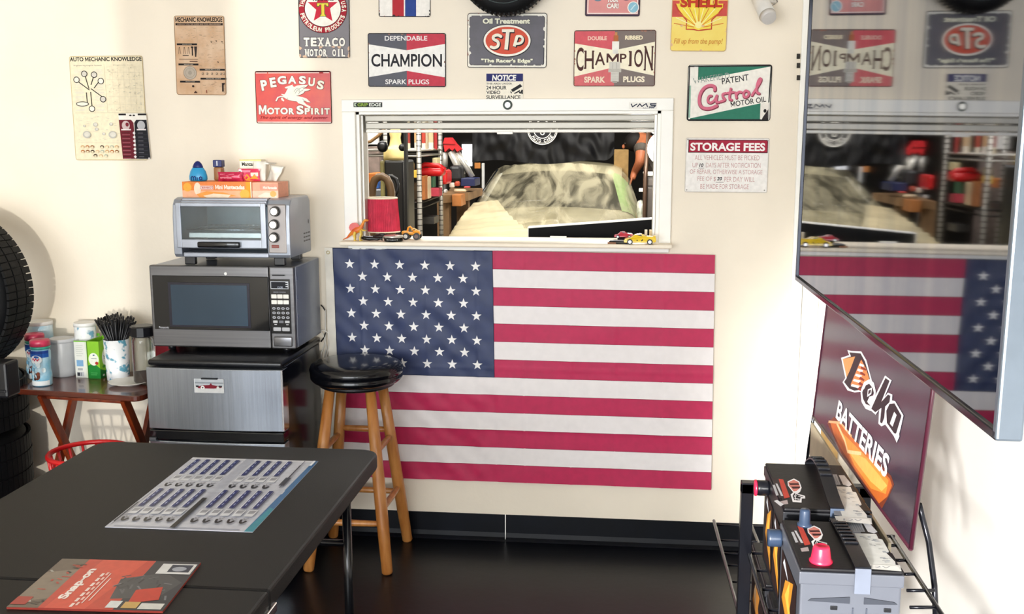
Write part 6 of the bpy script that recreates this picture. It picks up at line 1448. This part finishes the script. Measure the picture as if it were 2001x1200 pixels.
for k, (x, w_, col, cap, lab, lb, dy) in enumerate(((668, 40, 'e8dcc8', 'f0ece4', 'b03a2a', 'first white bottle with a red label on the top shelf, beside the front post', .25), (742, 52, 'efe6d4', 'e8e4dc', 'd8b890', 'white bottle in the middle of the top shelf', .4), (790, 34, 'b0282a', 'c8302c', None, 'slim red bottle near the rear post of the top shelf', .55), (592, 40, 'd8d0c4', '9a2e24', 'c8a070', 'pale spray bottle behind the front post', .3), (515, 34, 'd6c8a8', '2a2420', '8a2a20', 'tan bottle at the left of the top shelf', .25), (700, 26, 'c8baa0', 'b83428', None, 'small cream bottle between the white bottles', .45))):
    a = Q(x, 190, YS+dy); sbottle(lb, a, w_, zt_s, .26+.02*(k % 2), col, cap, lab=lab)
# items on the lower shelf
a = Q(735, 480, YS+.35)
t = thing('fuel_can', 'red plastic fuel can on the lower wire shelf', 'can', (a.x, a.y, Q(735, 500, YS+.35).z))
c = t.location.copy()
b = MB().box(c.x-.085, c.x+.08, a.y-.04, a.y+.08, Q(735, 492, a.y).z, Q(735, 405, a.y).z, r=.025, seg=4); b.build('can_body', t, redp, world=True)
MB().tube([(c.x-.07, a.y, Q(735, 400, a.y).z-.01), (c.x-.03, a.y, Q(735, 372, a.y).z), (c.x+.05, a.y, Q(735, 385, a.y).z), (c.x+.085, a.y, Q(735, 430, a.y).z)], .014, 10).build('handle', t, redp, world=True)
t.location = c
for name, label, cat, x0, x1, y0, y1, dy, col in (
    ('carton', 'orange-brown carton on the lower shelf beside the front post', 'box', 636, 680, 490, 735, .12, 'b06a34'),
    ('carton', 'cream carton standing right of the orange-brown one', 'box', 680, 712, 500, 725, .2, 'ddc9a4'),
    ('carton', 'green and white carton under the red fuel can', 'box', 712, 760, 498, 610, .42, '3a7a5c'),
    ('carton', 'rose red carton on the lower shelf', 'box', 715, 825, 615, 700, .3, 'b8384c'),
    ('carton', 'yellow small box hanging on the shelf post', 'box', 555, 600, 432, 510, .05, 'e8c24c'),
    ('carton', 'cream tub above the red fuel can', 'tub', 752, 806, 305, 385, .5, 'eadfb0')):
    wbox(name, label, cat, Q(x0, y0, YS+dy), Q(x1, y1, YS+dy), .1, mat('ct_'+col, col, .55, var=.12, scale=20))
# yellow jug pump assembly and black drum
YJ = 1.0
t = thing('fluid_jug', 'large yellowed plastic jug standing on the black drum', 'jug', Q(335, 330, YJ))
m_ = mat('aged_plastic', 'e6cf8c', .4, var=.12, scale=10)
r_ = (Q(460, 280, YJ)-Q(215, 280, YJ)).length/2; c = Q(337, 330, YJ)
z = lambda y: Q(337, y, YJ).z
MB().lathe([(0, z(330)), (r_, z(330)), (r_*1.02, z(300)), (r_, z(225)), (r_*.9, z(210)), (r_*.55, z(195)), (r_*.5, z(170)), (r_*.42, z(100)), (r_*.5, z(60)), (r_*.4, z(10)), (0, z(5))], 28, c=(c.x, c.y+.1, 0)).build('jug_body', t, m_, world=True)
MB().tube([(c.x-.03, c.y, z(10)), (c.x-.06, c.y, z(80)), (c.x-.10, c.y, z(140)), (c.x-.13, c.y, z(150))], .008, 8).build('hose', t, mat('hose_tan', '7a5a34', .5), world=True)
MB().ball((Q(250, 190, YJ).x, c.y, Q(250, 190, YJ).z), .028, n=12).ball((Q(448, 200, YJ).x, c.y, Q(448, 200, YJ).z), .018, n=12).build('valve', t, blk, world=True)
t = thing('black_drum', 'tall black drum cabinet under the yellow jug', 'drum', Vector((c.x, c.y+.1, 0)))
MB().box(Q(262, 330, YJ).x, Q(462, 330, YJ).x, YJ, YJ+.25, 0, z(332), r=.01).build('body', t, mat('drum_black', '08080a', .4), world=True)
MB().box(Q(207, 330, YJ).x, Q(262, 330, YJ).x, YJ+.02, YJ+.25, 0, z(332), r=.01).build('olive_side', t, mat('olive_plastic', '7c7448', .45, var=.2), world=True)
t = thing('steel_column', 'black square column between the jug and the wire shelf', 'column', Q(475, 900, .9))
MB().box(Q(462, 100, .9).x, Q(488, 100, .9).x, .9, .94, 0, 3.0).build('column', t, mat('column_black', '060606', .5), world=True)
t = thing('rubber_hose', 'brown black hose looped in an arch behind the red lamp shade', 'hose', Q(240, 700, .6))
MB().tube([Q(x, y, .6) for x, y in ((140, 3600), (140, 690), (145, 600), (170, 530), (210, 500), (245, 495), (290, 520), (320, 580), (338, 650), (345, 3600))], .018, 12).build('hose', t, mat('hose_brown', '5c4428', .45, var=.2), world=True)
MB().tube([Q(x, y, .75) for x, y in ((290, 500), (340, 490), (385, 520), (405, 580), (395, 650), (370, 690))], .009, 10).build('inner_hose', t, blk, world=True)
# far left clutter
wbox('parts_bin', 'orange parts bin at the far left of the workshop', 'bin', Q(75, 465, 2.4), Q(215, 560, 2.4), .3, mat('bin_orange', 'c4702c', .5), z0=None)
wbox('wall_panel', 'pale grey panel high at the far left of the workshop', 'panel', Q(88, -60, 3.2), Q(200, 170, 3.2), .05, mat('panel_pale', 'd8d8d4', .5))
wbox('work_bench', 'grey brown bench clutter below the pale panel', 'bench', Q(95, 190, 2.9), Q(215, 460, 2.9), .4, mat('bench_taupe', '7a6a62', .6, var=.4, scale=9), z0=0)
wbox('spray_can', 'blue and white spray can between the hoses', 'can', Q(170, 545, 1.3), Q(210, 620, 1.3), .05, mat('can_blue', '2f5fa8', .35))
wbox('steel_tray', 'dull steel tray behind the red lamp shade', 'tray', Q(165, 630, 1.2), Q(320, 700, 1.2), .2, mat('tray_steel', '7c7f86', .35, .6))
wbox('wood_offcut', 'pale wooden offcut leaning left of the hoses', 'wood', Q(78, 620, 1.3), Q(120, 720, 1.3), .02, mat('wood_pale', 'd8c49c', .6))
wbox('pump_bottle', 'cloudy yellow bottle on the left part of the wire shelf', 'bottle', Q(490, 340, YS+.3), Q(555, 520, YS+.3), .08, m_, r=.02)
wbox('brown_box', 'worn brown box on the left part of the lower shelf', 'box', Q(495, 560, YS+.35), Q(610, 735, YS+.35), .15, mat('box_worn', '5c4a34', .7, var=.4, scale=12))
wbox('car_battery_charger', 'dark boxy charger on the bottom shelf', 'charger', Q(645, 905, YS+.4), Q(775, 985, YS+.4), .15, mat('charger_dark', '3a3836', .5, var=.4, scale=15))
# engine puller: red tool, white panel, chrome struts, bench with blue case
YB = 3.2
t = thing('engine_hoist', 'red shop hoist head with pale struts behind the wire shelf', 'hoist', Q(900, 620, YB))
b = MB(); V4 = Matrix(((1, 0, 0, 0), (0, 0, 1, YB), (0, 1, 0, 0), (0, 0, 0, 1)))
def qp(L, Y=YB): return [(Q(x, y, Y).x, Q(x, y, Y).z) for x, y in L]
b.prism(qp([(862, 160), (880, 100), (935, 98), (985, 165)]), 0, .12, M=V4).prism(qp([(865, 170), (990, 165), (1045, 220), (1005, 245), (980, 205), (955, 235), (925, 205), (880, 248)]), .01, .1, M=V4).build('head', t, mat('hoist_red', 'c81e24', .35), world=True)
for (x0, y0, x1, y1), r_ in (((945, 240, 1060, 480), .028), ((1010, 250, 1165, 500), .02), ((885, 250, 885, 400), .02), ((1090, 330, 1175, 495), .010)):
    MB().tube([Q(x0, y0, YB+.05), Q(x1, y1, YB+.05)], r_, 8).build('strut', t, mat('strut_pale', 'cfcbc2', .3, .4), world=True)
MB().tube([Q(885, 400, YB+.05), Vector((Q(885, 400, YB+.05).x, YB+.05, 0))], .03, 8).build('mast', t, pmd, world=True)
wbox('frosted_window', 'bright white frosted window beyond the red hoist', 'window', Q(1055, 165, 9.06), Q(1160, 390, 9.06), .04, mat('frosted_white', 'f4f4f4', .4, emit=1.1))
wbox('red_tank', 'red tank lying behind the shelf rear post', 'tank', Q(845, 430, 2.7), Q(905, 580, 2.7), .2, redp, r=.03)
bt = Q(900, 700, 2.9)
t = thing('timber_bench', 'timber workbench with tools behind the wire shelf', 'bench', (bt.x+.25, 3.2, 0))
zb_ = Q(1000, 665, 2.9).z
MB().prism([(Q(835, 700, 2.6).x, 2.6), (Q(1120, 640, 2.9).x, 2.9), (Q(1120, 640, 2.9).x, 3.6), (Q(835, 700, 2.6).x-.1, 3.6)], zb_-.05, zb_).build('top', t, mat('bench_wood', '8a6a48', .6, var=.25, scale=6), world=True)
for x, y in ((Q(850, 700, 2.7).x, 2.75), (Q(1050, 700, 3).x, 3.05)): MB().box(x-.04, x+.04, y, y+.08, 0, zb_-.05).build('leg', t, mat('bench_wood', '8a6a48'), world=True)
wbox('tool_case', 'blue-black tool case at the right end of the timber bench', 'case', Q(1045, 515, 3.0), Q(1190, 595, 3.0), .25, mat('case_navy', '14204c', .4))
wbox('bench_grinder', 'black and grey machine on the timber bench', 'machine', Q(925, 385, 3.1), Q(1050, 545, 3.1), .2, mat('machine_black', '1c1c1e', .45, var=.5, scale=12), r=.02)
for k, (x0, y0, x1, y1, col, lb) in enumerate(((925, 560, 980, 610, 'ddd8cc', 'white round tool on the bench'), (970, 625, 1100, 655, 'c8b898', 'pale long hand tool lying on the bench'), (870, 625, 900, 665, 'e6e6e4', 'white lettered tin at the left of the bench'), (1075, 598, 1135, 612, 'c43c3c', 'red strip tool in front of the blue case'), (980, 545, 1030, 595, 'a8442c', 'rust red bottle on the bench'))):
    wbox('hand_tool', lb, 'tool', Q(x0, y0, 2.85), Q(x1, y1, 2.85), .05, mat('tl_'+col, col, .45), r=.01)
wbox('wooden_stool', 'orange timber stool end below the bench', 'stool', Q(955, 680, 2.7), Q(1050, 800, 2.7), .2, mat('stool_timber', 'a86a34', .5, var=.2), z0=None)
wbox('orange_sign', 'small orange square tag beyond the workbench', 'sign', Q2(135, 340, 4.6), Q2(192, 398, 4.6), .02, mat('tag_orange', 'd8883c', .5))
wbox('white_post', 'short white post beside the covered car', 'post', Q2(205, 345, 4.5), Q2(228, 440, 4.5), .05, wht, z0=0)
# right side: carton, cabinet, lamp, person
wbox('cardboard_box', 'brown cardboard box beyond the covered car roof', 'box', Q2(1500, 212, 5.0), Q2(1640, 400, 5.0), .4, mat('cardboard', 'a5834f'), z0=0)
YC = 1.9
t = thing('tool_cabinet', 'brown-black tool cabinet at the right side of the opening', 'cabinet', Q2(1870, 900, YC))
a_, b2 = Q2(1810, 470, YC), Q2(2000, 900, YC)
MB().box(a_.x, b2.x, YC, YC+.4, 0, a_.z, r=.006).build('body', t, mat('cabinet_dark', '2e2824', .35, var=.3), world=True)
MB().box(a_.x-.01, b2.x, YC-.01, YC+.41, a_.z, a_.z+.012, r=.003).build('top', t, mat('cab_top', 'd8d2c4', .4), world=True)
MB().box(a_.x+.012, b2.x-.01, YC-.006, YC, Q2(0, 890, YC).z, Q2(0, 575, YC).z, r=.003).build('drawer', t, mat('drawer_dark', '4a433e', .35), world=True)
MB().box(a_.x+.012, b2.x-.01, YC-.006, YC, Q2(0, 560, YC).z, Q2(0, 490, YC).z, r=.003).build('drawer', t, mat('drawer_dark', '4a433e', .35), world=True)
t = thing('steel_post', 'brown steel post standing left of the tool cabinet', 'post', Q2(1815, 900, 1.85))
MB().tube([Q2(1838, 40, 1.85), Q2(1805, 480, 1.85), Vector((Q2(1800, 600, 1.85).x, 1.85, 0))], .012, 10).build('post', t, mat('post_brown', '4c3a2e', .4, .4), world=True)
wbox('plastic_bags', 'crumpled white bags beside the tool cabinet', 'bag', Q2(1725, 720, 2.1), Q2(1800, 900, 2.1), .2, mat('bag_white', 'd8d8d0', .4, var=.25, scale=20, col2='7a8068', bump=.6, bscale=20), r=.03)
wbox('white_rod', 'white angled bar beside the covered car', 'bar', Q2(1742, 590, 2.3), Q2(1800, 625, 2.3), .02, wht)
lc = Q2(1945, 200, 1.5)
t = thing('work_lamp', 'bright round work lamp glowing at the right jamb of the opening', 'lamp', lc)
lamp_m = mat('lamp_glow', 'fffaf0', .4, emit=9, var=0)
MB().ball(tuple(lc), (.062, .04, .078), n=20).build('bulb', t, lamp_m, world=True)
MB().tube([lc+Vector((0, .02, .07)), lc+Vector((.02, .05, .3)), lc+Vector((.02, .05, 1.45))], .006, 8).build('cord', t, blk, world=True)
MB().lathe([(.03, .07), (.05, .085), (.035, .13), (0, .14)], 20, c=tuple(lc)).build('socket', t, blk, world=True)
pl_ = bpy.data.lights.new('work_lamp_light', 'POINT'); pl_.energy = 16; pl_.color = (1, .93, .8); pl_.shadow_soft_size = .06
po = bpy.data.objects.new('work_lamp_light', pl_); COL.objects.link(po); po.location = lc+Vector((-.09, .0, 0))
# person bending over work
PY = 5.2
sh_ = Q2(1790, 200, PY); el = Q2(1755, 330, PY-.1); hd_ = Q2(1700, 430, PY-.15); head = Q2(1690, 165, PY-.05)
t = thing('person', 'person in a grey shirt bending over work at the right of the workshop', 'person', (sh_.x+.1, PY, 0))
def skin(name, verts, edges, root, m, parent, sub=2):
    me = bpy.data.meshes.new(name); me.from_pydata([v for v, r in verts], edges, []); o = bpy.data.objects.new(name, me); COL.objects.link(o)
    o.parent = parent; o.modifiers.new('skin', 'SKIN'); s_ = me.skin_vertices[0].data
    for i, (v, r) in enumerate(verts): s_[i].radius = (r, r)
    s_[root].use_root = True; d_ = o.modifiers.new('sub', 'SUBSURF'); d_.levels = sub; d_.render_levels = sub; me.materials.append(m); return o
O = t.location.copy(); L3 = lambda v, r: (tuple(Vector(v)-O), r)
hip = Vector((sh_.x+.28, PY+.05, .95)); neck = (sh_+Vector((.02, 0, .06)))
skt = mat('skin_tone', 'c4744c', .5); shm = mat('shirt_grey', '5e564e', .7, var=.2); trm = mat('trousers_dark', '1a1a20', .7)
kn = Vector((hip.x-.02, PY-.02, .5))
V = [L3(hip, .15), L3((hip+neck)/2+Vector((.04, 0, .04)), .16), L3(neck, .10), L3(neck+Vector((-.08, -.02, .05)), .055), L3(head, .085), L3(head+Vector((-.015, -.02, -.04)), .07),
     L3(sh_+Vector((-.02, -.16, 0)), .06), L3(el+Vector((0, -.12, 0)), .045), L3(hd_, .032), L3(hd_+Vector((-.02, -.03, -.07)), .026),
     L3(sh_+Vector((.04, .17, 0)), .06), L3(el+Vector((.08, .18, 0)), .045), L3(hd_+Vector((.1, .12, 0)), .032),
     L3(kn+Vector((0, -.12, 0)), .075), L3((kn.x+.04, PY-.14, .08), .045), L3((kn.x-.12, PY-.14, .035), .035), L3(kn+Vector((.05, .14, 0)), .075), L3((kn.x+.08, PY+.14, .08), .045), L3((kn.x-.06, PY+.14, .035), .035)]
E_ = [(0, 1), (1, 2), (2, 3), (3, 4), (4, 5), (2, 6), (6, 7), (7, 8), (8, 9), (2, 10), (10, 11), (11, 12), (0, 13), (13, 14), (14, 15), (0, 16), (16, 17), (17, 18)]
body = skin('body', V, E_, 0, skt, t)
skin('shirt', [L3(hip+Vector((0, 0, .02)), .165), L3((hip+neck)/2+Vector((.04, 0, .04)), .175), L3(neck, .115), L3(sh_+Vector((-.02, -.16, 0)), .075), L3(sh_.lerp(el, .45)+Vector((-.01, -.15, 0)), .065), L3(sh_+Vector((.04, .17, 0)), .075), L3(sh_.lerp(el, .45)+Vector((.05, .17, 0)), .065)], [(0, 1), (1, 2), (2, 3), (3, 4), (2, 5), (5, 6)], 0, shm, t)
skin('trousers', [L3(hip, .17), L3(kn+Vector((0, -.12, 0)), .09), L3((kn.x+.04, PY-.14, .12), .06), L3(kn+Vector((.05, .14, 0)), .09), L3((kn.x+.08, PY+.14, .12), .06)], [(0, 1), (1, 2), (0, 3), (3, 4)], 0, trm, t)
MB().ball(tuple(head-O+Vector((.012, .01, .025))), (.093, .088, .085), n=18).build('hair', t, mat('hair_dark', '17110e', .7))
MB().ball(tuple(head-O+Vector((-.085, -.01, -.015))), (.014, .01, .018), n=10).build('nose', t, skt)
for s_ in (-1, 1): MB().ball(tuple(head-O+Vector((-.072, s_*.03, .01))), .009, n=8).build('eye', t, mat('eye_dark', '201814', .3))
for k in range(5):
    b0 = hd_-O+Vector((-.02, -.03-.016*(k-2), -.07)); MB().tube([b0+Vector((0, 0, .03)), b0+Vector((-.015, 0, -.03)), b0+Vector((-.02, 0, -.062+.006*abs(k-2)))], [.009, .008, .006], 8).build('finger', t, skt)
# tall pipes against the yellow wall, seen in the screen's reflection
for k, (y, lb) in enumerate(((3.0, 'dark horizontal pipe on the yellow workshop wall, lower one'), (3.0, 'dark horizontal pipe on the yellow workshop wall, upper one'))):
    t = thing('wall_pipe', lb, 'pipe', (-5.0, 4, 1.25+.25*k))
    MB().cyl((-5.02, 1.0, 1.25+.28*k), (-5.02, 8.5, 1.25+.28*k), .03, n=12).build('pipe', t, pmd, world=True)
t = thing('water_heater', 'dark tall cabinet against the yellow workshop wall', 'cabinet', (-4.4, 5.2, 0))
MB().box(-4.7, -4.1, 4.9, 5.6, 0, 1.9, r=.02).build('body', t, mat('navy_cabinet', '18202e', .4, var=.3), world=True)
